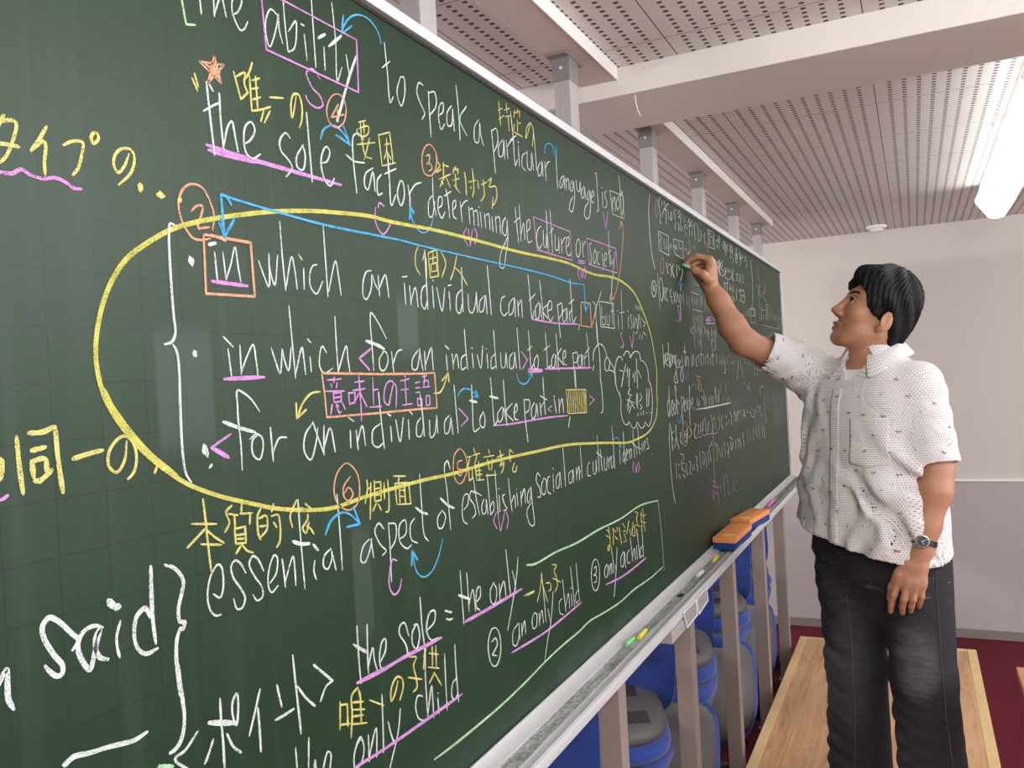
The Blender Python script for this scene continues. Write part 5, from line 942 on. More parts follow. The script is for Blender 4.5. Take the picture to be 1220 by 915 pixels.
def backplate(bm, off0, off1, grow=0.0):
    """curved backrest between two depth offsets, seat to the -x side; sits at +x"""
    nu, nv = 20, 22; half, z0, z1 = 0.205 + grow, 0.50 - grow, 0.93 + grow
    def pt(i, j, o):
        a = 2 * math.pi * 0; u = -1 + 2 * i / nu; v = -1 + 2 * j / nv
        # square to super-ellipse
        r = max(abs(u), abs(v)); 
        if r > 0:
            L = (abs(u) ** 3.2 + abs(v) ** 3.2) ** (1 / 3.2); uu, vv = u * r / L, v * r / L
        else: uu = vv = 0
        y = half * uu * (1.0 - 0.10 * vv); z = (z0 + z1) / 2 + (z1 - z0) / 2 * vv
        x = 0.235 + 0.16 * (z - 0.5) - 0.035 * uu * uu * 1.3 - 0.05 * math.exp(-((z - 0.62) / 0.10) ** 2) * 0.5 + o * (1 - 0.75 * r ** 8)
        return (x, y, z)
    A = [[bm.verts.new(pt(i, j, off0)) for j in range(nv + 1)] for i in range(nu + 1)]; B = [[bm.verts.new(pt(i, j, off1)) for j in range(nv + 1)] for i in range(nu + 1)]
    for i in range(nu):
        for j in range(nv):
            bm.faces.new((A[i][j], A[i + 1][j], A[i + 1][j + 1], A[i][j + 1])); bm.faces.new((B[i][j], B[i][j + 1], B[i + 1][j + 1], B[i + 1][j]))
    rim = [(i, 0) for i in range(nu)] + [(nu, j) for j in range(nv)] + [(i, nv) for i in range(nu, 0, -1)] + [(0, j) for j in range(nv, 0, -1)]
    for (a, b), (c, d) in zip(rim, rim[1:] + rim[:1]): bm.faces.new((A[a][b], B[a][b], B[c][d], A[c][d]))
    return bm
def chair(label, loc, group=None):
    T = thing('office_chair', label, 'chair', loc, group, world_built=False)
    bm = bmesh.new(); slab(bm, 0.225, 0.235, 0.425, 0.475, 0.022, dome=0.008, pinch=-0.06); obj('seat_cushion', bm, BLUE, T, smooth=50)
    bm = bmesh.new(); slab(bm, 0.215, 0.222, 0.375, 0.428, 0.03, pinch=-0.06)
    sh = obj('seat_shell', bm, SHELL, T, smooth=50)
    for (a, b, c, d) in ((-0.16, -0.06, 0.06, 0.15), (-0.16, -0.06, -0.15, -0.06), (0.06, 0.15, 0.05, 0.16), (0.06, 0.15, -0.16, -0.05)):
        obj('recess', boxes((a, b, c, d, 0.3735, 0.377), bev=0.001), RECESS, sh)
    obj('mounting_box', boxes((-0.10, 0.10, -0.055, 0.055, 0.330, 0.376), bev=0.008), BLACKP, sh)
    obj('sticker', boxes((-0.045, 0.005, 0.075, 0.115, 0.3738, 0.3746)), PAPER, sh)
    bm = bmesh.new(); tube(bm, [(0.0, 0.055, 0.35), (0.0, 0.20, 0.345), (0.0, 0.235, 0.35)], [0.006, 0.006, 0.011], 10); obj('lever', bm, BLACKP, sh, smooth=60)
    bm = bmesh.new(); tube(bm, [(0.09, 0, 0.352), (0.18, 0, 0.352), (0.232, 0, 0.375), (0.250, 0, 0.44), (0.252, 0, 0.56)], [0.022, 0.022, 0.022, 0.020, 0.014], 12); obj('back_bracket', bm, BLACKP, T, smooth=60)
    bm = bmesh.new(); backplate(bm, -0.022, 0.012); obj('back_cushion', bm, BLUE, T, smooth=60)
    bm = bmesh.new(); backplate(bm, 0.0, 0.040, -0.012); obj('back_shell', bm, SHELL, T, smooth=60)
    bm = bmesh.new(); lathe(bm, [(0.030, 0.10), (0.030, 0.24), (0.027, 0.245), (0.027, 0.29), (0.022, 0.295), (0.022, 0.332)]); obj('gas_column', bm, BLACKP, T, smooth=40)
    bm = bmesh.new(); lathe(bm, [(0.045, 0.055), (0.05, 0.065), (0.05, 0.095), (0.035, 0.12), (0.001, 0.12)]); obj('base_hub', bm, BLACKP, T, smooth=40)
    for k in range(5):
        a = 2 * math.pi * k / 5 + 0.3; c, s = math.cos(a), math.sin(a)
        bm = bmesh.new(); tube(bm, [(c * 0.03, s * 0.03, 0.088), (c * 0.16, s * 0.16, 0.080), (c * 0.285, s * 0.285, 0.066)], [0.024, 0.020, 0.014], 10)
        lg = obj('base_leg', bm, BLACKP, T, smooth=60)
        M = Matrix.Translation((c * 0.272, s * 0.272, 0.0)) @ Matrix.Rotation(a + 0.6, 4, 'Z')
        bm = bmesh.new()
        for sy in (-0.016, 0.016):
            lathe(bm, [(0.001, -0.008), (0.021, -0.008), (0.0245, -0.003), (0.0245, 0.003), (0.021, 0.008), (0.001, 0.008)], (0, 0, 0), M @ Matrix.Translation((0.008, sy, 0.0248)) @ Matrix.Rotation(math.pi / 2, 4, 'X'), 20)
        box(bm, -0.018, 0.018, -0.007, 0.007, 0.022, 0.056, 0.003, 2, M)
        obj('caster', bm, BLACKP, lg, smooth=50)
    return T
proto = chair('', (0, 0, 0))
def copy_tree(o, parent=None):
    c = o.copy(); COL.objects.link(c); c.parent = parent
    for ch in o.children: copy_tree(ch, c)
    return c
ORD = ('nearest', 'second nearest', 'middle', 'fourth', 'farthest')
GRP = 'blue office chairs stacked in pairs behind the board'
used = False
for i, (cx_, cy_, r1, r2) in enumerate(PAIRS):
    for inv in (0, 1):
        o = proto if not used else copy_tree(proto); used = True
        o['group'] = GRP
        if inv:
            o['label'] = 'blue grey office chair upside down atop the %s pair behind the board' % ORD[i]
            o.rotation_euler = (math.pi, 0, r2); o.location = (cx_, cy_, 0.968)
        else:
            o['label'] = 'blue office chair upright on its casters, lower of the %s pair' % ORD[i]
            o.rotation_euler = (0, 0, r1); o.location = (cx_, cy_, 0.0)
# ================================================================== the man at the board (signed-distance shapes turned into one continuous surface)
V3 = lambda *a: np.array(a, float)
def unit(v): return v / np.linalg.norm(v)
class Shape:
    """list of (fn, centre, radius, k); smooth union"""
    def __init__(s): s.p = []; s.sub = []
    def cone(s, a, b, r1, r2, k=0.012, sub=False):
        a, b = np.asarray(a, float), np.asarray(b, float); ba = b - a; L2 = ba @ ba
        def f(p):
            h = np.clip(((p - a) @ ba) / L2, 0, 1); return np.linalg.norm(p - a - h[:, None] * ba, axis=1) - (r1 + (r2 - r1) * h)
        (s.sub if sub else s.p).append((f, (a + b) / 2, math.sqrt(L2) / 2 + max(r1, r2), k)); return s
    def chain(s, pts, rs, k=0.006):
        for i in range(len(pts) - 1): s.cone(pts[i], pts[i + 1], rs[i], rs[i + 1], k)
        return s
    def ell(s, c, ax, rad, k=0.012, sub=False):
        c = np.asarray(c, float); A = np.asarray(ax, float); R = np.asarray(rad, float)
        def f(p):
            q = (p - c) @ A.T; k0 = np.linalg.norm(q / R, axis=1); k1 = np.linalg.norm(q / R ** 2, axis=1); return k0 * (k0 - 1) / np.maximum(k1, 1e-9)
        (s.sub if sub else s.p).append((f, c, max(rad), k)); return s
    def fn(s, f, c, r, k=0.012, sub=False):
        (s.sub if sub else s.p).append((f, np.asarray(c, float), r, k)); return s
    def __call__(s, p, cen=None, rad=0.0):
        d = np.full(len(p), 1.0)
        for f, c, r, k in s.p:
            if cen is not None and np.linalg.norm(cen - c) > r + rad + 0.06: continue
            e = f(p); h = np.clip(0.5 + 0.5 * (d - e) / k, 0, 1); d = d * (1 - h) + e * h - k * h * (1 - h)
        for f, c, r, k in s.sub:
            if cen is not None and np.linalg.norm(cen - c) > r + rad + 0.06: continue
            e = -f(p); h = np.clip(0.5 - 0.5 * (d - e) / k, 0, 1); d = d * (1 - h) + e * h + k * h * (1 - h)
        return d
def nets(sdf, lo, hi, h, post=None, N=16):
    """sparse surface nets; returns verts, quads"""
    lo = np.asarray(lo, float); nb = np.ceil((np.asarray(hi, float) - lo) / (h * N)).astype(int)
    keys = []; pos = []; quads = []
    g = np.arange(N + 2)
    gx, gy, gz = np.meshgrid(g, g, g, indexing='ij'); G = np.stack([gx, gy, gz], -1).reshape(-1, 3)
    S = 1 << 20
    def key(i, j, k): return (i * S + j) * S + k
    rad = h * (N + 2) * 0.87
    for bi in range(nb[0]):
        for bj in range(nb[1]):
            for bk in range(nb[2]):
                base = np.array((bi, bj, bk)) * N; cen = lo + (base + N / 2 + .5) * h
                c0 = sdf(cen[None], cen, rad)[0]
                if abs(c0) > rad * 1.35 + 0.03: continue
                p = lo + (G + base - 1) * h
                d = sdf(p, cen, rad).reshape(N + 2, N + 2, N + 2)
                neg = d < 0
                if neg.all() or not neg.any(): continue
                # cells are indexed by their low corner; local cell range 0..N  (covers global base-1 .. base+N-1)
                acc = np.zeros((N + 1,) * 3 + (3,)); cnt = np.zeros((N + 1,) * 3)
                sl = [slice(0, N + 1), slice(1, N + 2)]
                for ax in range(3):
                    o1, o2 = [a for a in range(3) if a != ax]
                    for u in (0, 1):
                        for v in (0, 1):
                            A = [None] * 3; B = [None] * 3
                            A[ax] = sl[0]; B[ax] = sl[1]; A[o1] = B[o1] = sl[u]; A[o2] = B[o2] = sl[v]
                            da, db = d[tuple(A)], d[tuple(B)]; cr = (da < 0) != (db < 0)
                            t = np.where(cr, da / np.where(cr, da - db, 1), 0)
                            off_ = np.zeros((N + 1,) * 3 + (3,)); off_[..., ax] = t; off_[..., o1] = u; off_[..., o2] = v
                            acc += off_ * cr[..., None]; cnt += cr
                act = cnt > 0; idx = np.argwhere(act)
                own = np.all(idx >= 1, axis=1)
                vp = lo + (idx + base - 1 + acc[act] / cnt[act][:, None]) * h
                gi = idx + base
                keys.append(key(gi[own, 0], gi[own, 1], gi[own, 2])); pos.append(vp[own])
                # faces: edges whose low corner is in the owned range 1..N
                for ax in range(3):
                    o1, o2 = [(1, 2), (2, 0), (0, 1)][ax]
                    A = [slice(1, N + 1)] * 3; B = [slice(1, N + 1)] * 3; B[ax] = slice(2, N + 2)
                    na, nb_ = neg[tuple(A)], neg[tuple(B)]
                    e = np.argwhere(na != nb_); 
                    if not len(e): continue
                    flip = na[tuple(e.T)]; e = e + 1 + base
                    e1 = np.zeros(3, int); e1[o1] = 1; e2 = np.zeros(3, int); e2[o2] = 1
                    q = np.stack([key(*(e - e1 - e2).T), key(*(e - e2).T), key(*e.T), key(*(e - e1).T)], 1)
                    q[~flip] = q[~flip][:, ::-1]
                    quads.append(q)
    K = np.concatenate(keys); Pn = np.concatenate(pos); Q = np.concatenate(quads)
    o = np.argsort(K); K = K[o]; Pn = Pn[o]
    ix = np.clip(np.searchsorted(K, Q), 0, len(K) - 1); ok = (K[ix] == Q).all(1); F = ix[ok]
    # a little Laplacian smoothing
    for lam in (0.5, 0.5):
        acc = np.zeros_like(Pn); n = np.zeros(len(Pn))
        for a, b in ((0, 1), (1, 2), (2, 3), (3, 0)):
            np.add.at(acc, F[:, a], Pn[F[:, b]]); np.add.at(n, F[:, a], 1); np.add.at(acc, F[:, b], Pn[F[:, a]]); np.add.at(n, F[:, b], 1)
        Pn = Pn + lam * (acc / np.maximum(n, 1)[:, None] - Pn)
    return Pn, F
def net_obj(name, sdf, lo, hi, h, mat, parent, label=None, uv=None):
    v, f = nets(sdf, lo, hi, h)
    o_ = np.array(off(parent)); me = bpy.data.meshes.new(name)
    me.vertices.add(len(v)); me.vertices.foreach_set('co', (v - o_).astype(np.float32).ravel())
    me.loops.add(f.size); me.loops.foreach_set('vertex_index', f.astype(np.int32).ravel())
    me.polygons.add(len(f)); me.polygons.foreach_set('loop_start', np.arange(0, f.size, 4, dtype=np.int32)); me.polygons.foreach_set('loop_total', np.full(len(f), 4, np.int32))
    me.update(calc_edges=True); me.validate()
    me.polygons.foreach_set('use_smooth', [True] * len(me.polygons))
    if uv is not None:
        nn = np.cross(v[f[:, 2]] - v[f[:, 0]], v[f[:, 3]] - v[f[:, 1]]); nv_ = np.zeros_like(v)
        for q_ in range(4): np.add.at(nv_, f[:, q_], nn)
        nv_ /= np.maximum(1e-12, np.linalg.norm(nv_, axis=1))[:, None]
        U = uv(v, nv_); L = me.uv_layers.new(name='UVMap'); L.data.foreach_set('uv', U[f.ravel()].astype(np.float32).ravel())
    me.materials.append(mat)
    ob = bpy.data.objects.new(name, me); COL.objects.link(ob); ob.parent = parent
    if label: ob['label'] = label
    return ob
def grad(sdf, p, e=0.002):
    g = np.stack([sdf(p + e * a) - sdf(p - e * a) for a in np.eye(3)], 1); return g / np.maximum(1e-9, np.linalg.norm(g, axis=1))[:, None]

def march(o_, dr, lift, sdf=None, steps=90, tmax=0.5):
    sdf = sdf or shirt0; t_ = np.zeros(len(o_))
    for _ in range(steps): t_ += np.clip(sdf(o_ + dr * t_[:, None]), -0.02, 0.02) * 0.7
    p = o_ + dr * t_[:, None]; ok = (np.abs(sdf(p)) < 0.003) & (t_ < tmax)
    g = grad(sdf, p); return p + g * lift, g, ok
# ---- skeleton (world metres)
PZT = 0.18
neck = V3(2.335, -0.560, 1.615); rsh = V3(2.425, -0.372, 1.590); lsh = V3(2.250, -0.684, 1.548)
rel = V3(2.315, -0.174, 1.701); rwr = V3(2.318, -0.070, 1.900)
lel = V3(2.205, -0.712, 1.290); lwr = V3(2.160, -0.664, 1.072)
pel = V3(2.325, -0.545, 1.030)
rhip = V3(2.385, -0.452, 1.06); lhip = V3(2.285, -0.640, 1.06); rkn = V3(2.345, -0.462, 0.665); lkn = V3(2.235, -0.652, 0.675)
ran = V3(2.420, -0.452, PZT + 0.085); lan = V3(2.285, -0.672, PZT + 0.085)
fwd = unit(V3(-0.80, 0.60, 0)); rt = V3(0.60, 0.80, 0)          # chest direction, his right
# head frame
hc = V3(2.330, -0.572, 1.748)
Fh = unit(V3(-0.30, 0.95, 0)); Lh = np.cross(V3(0, 0, 1), Fh); pit = math.radians(26)
F_ = Fh * math.cos(pit) + V3(0, 0, 1) * math.sin(pit); U_ = np.cross(F_, Lh); HS = 1.06
def hp(f, s, u): return hc + (F_ * f + Lh * s + U_ * u) * HS
HAX = np.stack([F_, Lh, U_])
hr = lambda *r: [x * HS for x in r]
body = Shape()
# head
body.ell(hp(-0.012, 0, 0.045), HAX, hr(0.092, 0.074, 0.090), 0.02)
body.ell(hp(0.040, 0, -0.010), HAX, hr(0.055, 0.060, 0.082), 0.03)
body.ell(hp(0.030, 0, -0.055), HAX, hr(0.048, 0.050, 0.048), 0.03)
for s in (-1, 1):
    body.cone(hp(-0.012, s * 0.052, -0.050), hp(0.060, s * 0.022, -0.094), 0.016 * HS, 0.016 * HS, 0.03)
    body.ell(hp(0.062, s * 0.040, -0.014), HAX, hr(0.020, 0.020, 0.022), 0.025)      # cheek
    body.cone(hp(0.080, s * 0.012, 0.040), hp(0.064, s * 0.046, 0.036), 0.011 * HS, 0.010 * HS, 0.02)   # brow
    body.ell(hp(0.0985, s * 0.013, -0.030), HAX, hr(0.011, 0.008, 0.008), 0.008)     # nostril wing
body.cone(hp(0.076, 0, -0.098), hp(0.080, 0, -0.096), 0.016 * HS, 0.015 * HS, 0.025)   # chin
body.cone(hp(0.086, 0, 0.030), hp(0.108, 0, -0.018), 0.009 * HS, 0.0105 * HS, 0.012)     # nose bridge
body.ell(hp(0.112, 0, -0.024), HAX, hr(0.012, 0.011, 0.010), 0.008)
for s in (-1, 1):
    body.ell(hp(0.094, s * 0.031, 0.016), HAX, hr(0.014, 0.017, 0.011), 0.012, sub=True)   # eye socket
    body.ell(hp(0.079, s * 0.031, 0.015), HAX, hr(0.0105, 0.017, 0.009), 0.006)            # eyelid bulge
body.cone(hp(0.088, -0.018, -0.060), hp(0.097, 0, -0.057), 0.005 * HS, 0.0065 * HS, 0.006); body.cone(hp(0.088, 0.018, -0.060), hp(0.097, 0, -0.057), 0.005 * HS, 0.0065 * HS, 0.006)
body.cone(hp(0.086, -0.015, -0.069), hp(0.093, 0, -0.072), 0.005 * HS, 0.0075 * HS, 0.006); body.cone(hp(0.086, 0.015, -0.069), hp(0.093, 0, -0.072), 0.005 * HS, 0.0075 * HS, 0.006)
body.cone(hp(0.0985, -0.017, -0.0655), hp(0.0985, 0.017, -0.0655), 0.0018 * HS, 0.0018 * HS, 0.003, sub=True)
body.cone(hp(0.098, 0, -0.046), hp(0.100, 0, -0.052), 0.003, 0.003, 0.006, sub=True)
for s in (-1, 1):                                                                            # ears
    ear = np.stack([unit(F_ * 0.95 + Lh * s * 0.30), unit(Lh * s - F_ * s * s * 0.30), U_])
    c = hp(-0.014, s * 0.076, -0.014)
    body.ell(c, ear, hr(0.018, 0.0075, 0.031), 0.005); body.ell(hp(-0.004, s * 0.071, -0.038), HAX, hr(0.010, 0.007, 0.012), 0.006)
    body.ell(hp(-0.009, s * 0.085, -0.008), ear, hr(0.010, 0.006, 0.018), 0.004, sub=True)
# neck and torso
body.cone(hp(-0.030, 0, -0.030), neck + V3(0.005, -0.012, 0.0), 0.056, 0.062, 0.03)
body.cone(hp(0.0, 0, -0.075), neck + fwd * 0.025 - V3(0, 0, .02), 0.040, 0.052, 0.03)
body.cone(neck - V3(0, 0, 0.075), rsh - V3(0, 0, .02), 0.044, 0.046, 0.03).cone(neck - V3(0, 0, 0.075), lsh - V3(0, 0, .02), 0.044, 0.046, 0.03)
TAX = np.stack([rt, fwd, V3(0, 0, 1)])
body.ell((rsh + lsh) / 2 - V3(0, 0, 0.16), TAX, (0.165, 0.095, 0.22), 0.05).ell(pel + V3(0, 0, 0.10), TAX, (0.165, 0.105, 0.22), 0.05)
# legs inside the jeans
for h_, k_, a_ in ((rhip, rkn, ran), (lhip, lkn, lan)):
    body.cone(h_, k_, 0.072, 0.050, 0.04).cone(k_, a_, 0.050, 0.036, 0.02)
    body.cone(a_ - V3(0, 0, .04), a_ + fwd * 0.13 - V3(0, 0, 0.055), 0.030, 0.022, 0.02)
# arms
body.cone(rsh - V3(0, 0, .012), rel, 0.048, 0.043, 0.03)
m1 = rel + (rwr - rel) * 0.28 + V3(0, 0.004, -0.004); m2 = rel + (rwr - rel) * 0.7
body.chain([rel, m1, m2, rwr], [0.042, 0.043, 0.033, 0.0265], 0.02)
body.cone(rel + unit(rel - (rsh + rwr) / 2) * 0.006, rel + unit(rel - (rsh + rwr) / 2) * 0.012, 0.036, 0.030, 0.02)
body.cone(lsh - V3(0, 0, .015), lel, 0.048, 0.047, 0.03)
m1 = lel + (lwr - lel) * 0.25 + V3(-0.005, -0.004, 0); m2 = lel + (lwr - lel) * 0.7
body.chain([lel, m1, m2, lwr], [0.045, 0.048, 0.039, 0.033], 0.02)
# hands: five fingers each, every joint placed
def hand(w, cmc, fingers, thumb, pr_, nails):
    pal = []
    for (mcp, pip, dip, tip), r in zip(fingers, (0.0093, 0.0095, 0.0090, 0.0080)):
        body.cone(w, mcp, 0.0195, pr_, 0.016); body.chain([mcp, pip, dip, tip], [r * 1.18, r * 1.06, r * 0.95, r * 0.82], 0.004)
    for (a, _, _, _), (b, _, _, _) in zip(fingers, fingers[1:]):
        body.cone(a + (w - a) * 0.12, b + (w - b) * 0.12, pr_ * 0.95, pr_ * 0.95, 0.010); body.cone(a + (w - a) * 0.5, b + (w - b) * 0.5, pr_ * 1.25, pr_ * 1.25, 0.012)
    body.cone(w, cmc, 0.020, 0.016, 0.015); body.chain([cmc, thumb[0], thumb[1], thumb[2]], [0.0165, 0.0130, 0.0115, 0.0092], 0.008)
RF = [[V3(*q) for q in f] for f in RFING]; RTH = [V3(*q) for q in RTHUMB]
LF = [[V3(*q) for q in f] for f in LFING]; LTH = [V3(*q) for q in LTHUMB]
hand(rwr, V3(*RCMC), RF, RTH, 0.0120, True); hand(lwr, V3(*LCMC), LF, LTH, 0.0125, True)

# ---- materials
t = NT('skin'); co = t.coord(); n1 = t.noise(co, 30, 3); n2 = t.noise(co, 600, 2)
skc = t.mix(n1, srgb(172, 121, 92), srgb(188, 138, 109))
MO = V3(2.34, -0.56, PZT)
def spot(c_, rx, ry, rz):
    q = t.n('ShaderNodeVectorMath', operation='SUBTRACT'); t.link(co, q.inputs[0]); q.inputs[1].default_value = tuple(c_ - MO)
    cs_ = []
    for ax_, r_ in ((F_, rx), (Lh, ry), (U_, rz)):
        d_ = t.n('ShaderNodeVectorMath', operation='DOT_PRODUCT'); t.link(q.outputs[0], d_.inputs[0]); d_.inputs[1].default_value = tuple(ax_ / r_)
        cs_.append(t.op('MULTIPLY', d_.outputs['Value'], d_.outputs['Value']))
    return t.smooth(t.op('ADD', t.op('ADD', cs_[0], cs_[1]), cs_[2]), 0.5, 1.3, 1, 0)
skc = t.mix(t.op('MULTIPLY', spot(hp(0.093, 0, -0.065), 0.018, 0.027, 0.013), 0.75), skc, srgb(150, 82, 72))
skc = t.mix(t.op('MULTIPLY', spot(hp(0.072, 0, -0.075), 0.05, 0.055, 0.040), 0.22), skc, srgb(120, 92, 78))
t.base(skc); t.set(Roughness=0.5)
t.b.inputs['Subsurface Weight'].default_value = 0.12; t.b.inputs['Subsurface Radius'].default_value = (0.012, 0.005, 0.003); t.b.inputs['Subsurface Scale'].default_value = 0.6
t.bump(n2, 0.12, 0.001); SKIN = t.m
t = NT('black_hair'); co = t.coord(); P_ = t.xyz(co); hn = t.noise(t.scale(co, (90, 90, 22)), 1.0, 4, 0.6, 1.5)
t.base(t.mix(hn, (0.003, 0.003, 0.004), (0.012, 0.0115, 0.012))); t.set(Roughness=0.5); t.b.inputs['Specular IOR Level'].default_value = 0.18; t.bump(hn, 0.6, 0.004); HAIR = t.m
# shirt: fine dot print in fabric (UV in metres)
t = NT('dotted_white_cotton'); uvn = t.n('ShaderNodeTexCoord').outputs['UV']; U = t.xyz(uvn)
pu = t.op('DIVIDE', U[0], 0.0075); pv = t.op('DIVIDE', U[1], 0.0066)
rowi = t.op('FLOOR', pv); sh = t.op('MULTIPLY', t.op('FRACT', t.op('MULTIPLY', rowi, 0.5)), 1.0)
fu = t.op('SUBTRACT', t.op('FRACT', t.op('ADD', pu, sh)), 0.5); fv = t.op('SUBTRACT', t.op('FRACT', pv), 0.5)
rr = t.op('ADD', t.op('MULTIPLY', fu, fu), t.op('MULTIPLY', fv, fv)); dot = t.smooth(rr, 0.022, 0.055, 1, 0)
co = t.coord(); cl = t.noise(co, 18, 4, 0.6, 0.6); fine = t.noise(co, 900, 2)
t.base(t.mix(t.op('MULTIPLY', dot, 0.8), srgb(232, 230, 230), srgb(118, 116, 128))); t.set(Roughness=0.9); t.b.inputs['Specular IOR Level'].default_value = 0.2
t.bump(t.op('MULTIPLY_ADD', fine, 0.06, cl), 0.5, 0.016); COTTON = t.m
WHITE = simple('white_cotton', srgb(238, 237, 235), 0.9, var=0.02)
# denim: charcoal, faded on the thighs
t = NT('faded_charcoal_denim'); co = t.coord(); n1 = t.noise(co, 7, 3, 0.6); n2 = t.noise(t.scale(co, (500, 500, 260)), 1.0, 2, 0.8); n3 = t.noise(t.scale(co, (14, 14, 70)), 1.0, 4, 0.6, 1.0)
PP_ = t.xyz(co)
def blob(cx_, cy_, cz_, rx, rz):
    dx = t.op('DIVIDE', t.op('SUBTRACT', PP_[1], cy_), rx); dz = t.op('DIVIDE', t.op('SUBTRACT', PP_[2], cz_), rz); dxx = t.op('DIVIDE', t.op('SUBTRACT', PP_[0], cx_), 0.11)
    return t.smooth(t.op('ADD', t.op('ADD', t.op('MULTIPLY', dx, dx), t.op('MULTIPLY', dz, dz)), t.op('MULTIPLY', dxx, dxx)), 0.0, 1.0, 1, 0)
fade = t.op('MAXIMUM', blob(-0.20, -0.075, 0.575, 0.075, 0.15), t.op('MULTIPLY', blob(-0.08, 0.115, 0.50, 0.08, 0.24), 0.3))
fade = t.op('MULTIPLY', fade, t.op('ADD', t.op('MULTIPLY', n1, 0.6), t.op('MULTIPLY', t.smooth(n3, 0.3, 0.75), 0.7)))
whisk = t.op('MULTIPLY', t.smooth(n3, 0.60, 0.72), t.smooth(PP_[2], 0.66, 0.74, 0.0, 0.34))
c = t.mix(n2, srgb(30, 30, 34), srgb(62, 62, 68)); c = t.mix(t.op('MULTIPLY', fade, 0.62), c, srgb(118, 120, 124)); c = t.mix(whisk, c, srgb(150, 148, 146))
t.base(c); t.set(Roughness=0.85); t.b.inputs['Specular IOR Level'].default_value = 0.2; t.bump(t.op('MULTIPLY_ADD', n2, 0.15, n3), 0.4, 0.005); DENIM = t.m
LEATHER = simple('black_shoe_leather', srgb(30, 28, 28), 0.4)

MAN = thing('person', 'man in a dotted white short sleeved shirt and faded black jeans writing on the chalkboard', 'person', (2.34, -0.56, PZT))
net_obj('body', body, (1.98, -0.85, PZT - 0.01), (2.62, 0.02, 2.06), 0.0026, SKIN, MAN)
# eyes
EYEW = simple('eye_white', srgb(190, 176, 166), 0.3, var=0.02); IRIS = simple('dark_iris', srgb(28, 20, 16), 0.2)
for s in (-1, 1):
    bm = bmesh.new(); bmesh.ops.create_uvsphere(bm, u_segments=20, v_segments=14, radius=0.0112 * HS); bmesh.ops.translate(bm, verts=bm.verts, vec=Vector(hp(0.0790, s * 0.031, 0.0140)))
    e = obj('eye', bm, EYEW, MAN, smooth=180)
    bm = bmesh.new(); bmesh.ops.create_uvsphere(bm, u_segments=16, v_segments=10, radius=0.0086 * HS); bmesh.ops.translate(bm, verts=bm.verts, vec=Vector(hp(0.0832, s * 0.0315, 0.0150))); obj('iris', bm, IRIS, e, smooth=180)
    sh_ = Shape()
    bp = march(np.array([hp(0.16, s * q, 0.036 + w_) for q, w_ in ((0.014, 0.0), (0.024, 0.003), (0.034, 0.005), (0.044, 0.004), (0.052, 0.0))]), np.tile(-F_ , (5, 1)), 0.0002, body, tmax=0.2)[0]
    sh_.chain(bp, [0.0026, 0.0034, 0.0034, 0.0028, 0.0016], 0.003)
    c = hp(0.08, s * 0.03, 0.038); net_obj('eyebrow', sh_, c - 0.05, c + 0.05, 0.0016, HAIR, MAN)
    sh_ = Shape().chain([hp(0.0885, s * 0.018, 0.0160), hp(0.0915, s * 0.027, 0.0205), hp(0.0905, s * 0.036, 0.0205), hp(0.0815, s * 0.046, 0.0160)], [0.0014, 0.0021, 0.0021, 0.0014], 0.002)
    c = hp(0.09, s * 0.03, 0.02); net_obj('upper_lid', sh_, c - 0.03, c + 0.03, 0.0011, HAIR, MAN)
# hair
hair = Shape()
hair.ell(hp(-0.003, 0, 0.056), HAX, hr(0.102, 0.086, 0.102), 0.02)
hair.ell(hp(-0.042, 0, 0.002), HAX, hr(0.060, 0.072, 0.088), 0.02)
hair.ell(hp(-0.052, 0, -0.050), HAX, hr(0.036, 0.052, 0.048), 0.02)
hair.ell(hp(0.045, 0.010, 0.098), HAX, hr(0.060, 0.066, 0.034), 0.02)
for s in (-1, 1):
    hair.cone(hp(0.050, s * 0.058, 0.075), hp(0.034, s * 0.070, 0.030), 0.017, 0.012, 0.02)
    hair.cone(hp(0.026, s * 0.070, 0.045), hp(0.022, s * 0.069, -0.002), 0.013, 0.006, 0.012)
hair.cone(hp(0.078, 0.030, 0.105), hp(0.092, -0.020, 0.070), 0.017, 0.010, 0.015).cone(hp(0.070, 0.035, 0.110), hp(0.088, 0.022, 0.080), 0.016, 0.008, 0.015).cone(hp(0.075, -0.02, 0.105), hp(0.082, -0.045, 0.062), 0.016, 0.010, 0.015)
hair.ell(hp(0.094, 0.014, 0.012), HAX, hr(0.062, 0.066, 0.062), 0.014, sub=True)      # face opening
hair.ell(hp(0.040, 0.0, -0.060), HAX, hr(0.072, 0.12, 0.066), 0.012, sub=True)        # below the sideburns
for s in (-1, 1): hair.ell(hp(-0.010, s * 0.084, -0.024), HAX, hr(0.026, 0.022, 0.036), 0.008, sub=True)
hair0 = hair
def hair_sdf(p, cen=None, rad=0.0):
    d = hair0(p, cen, rad); q = (p - hc) @ HAX.T
    ang = np.arctan2(q[:, 1], q[:, 0] + 0.03); el = np.arctan2(q[:, 2] - 0.05, np.hypot(q[:, 0] + 0.02, q[:, 1]))
    return d + 0.0015 * np.sin(ang * 46 + 3 * np.sin(el * 5) ) + 0.0011 * np.sin(ang * 83 + 5 * el + 1.3) + 0.0030 * np.sin(ang * 9 + el * 7)
c = hp(-0.02, 0, 0.03); net_obj('hair', hair_sdf, c - 0.19, c + 0.19, 0.0024, HAIR, MAN)

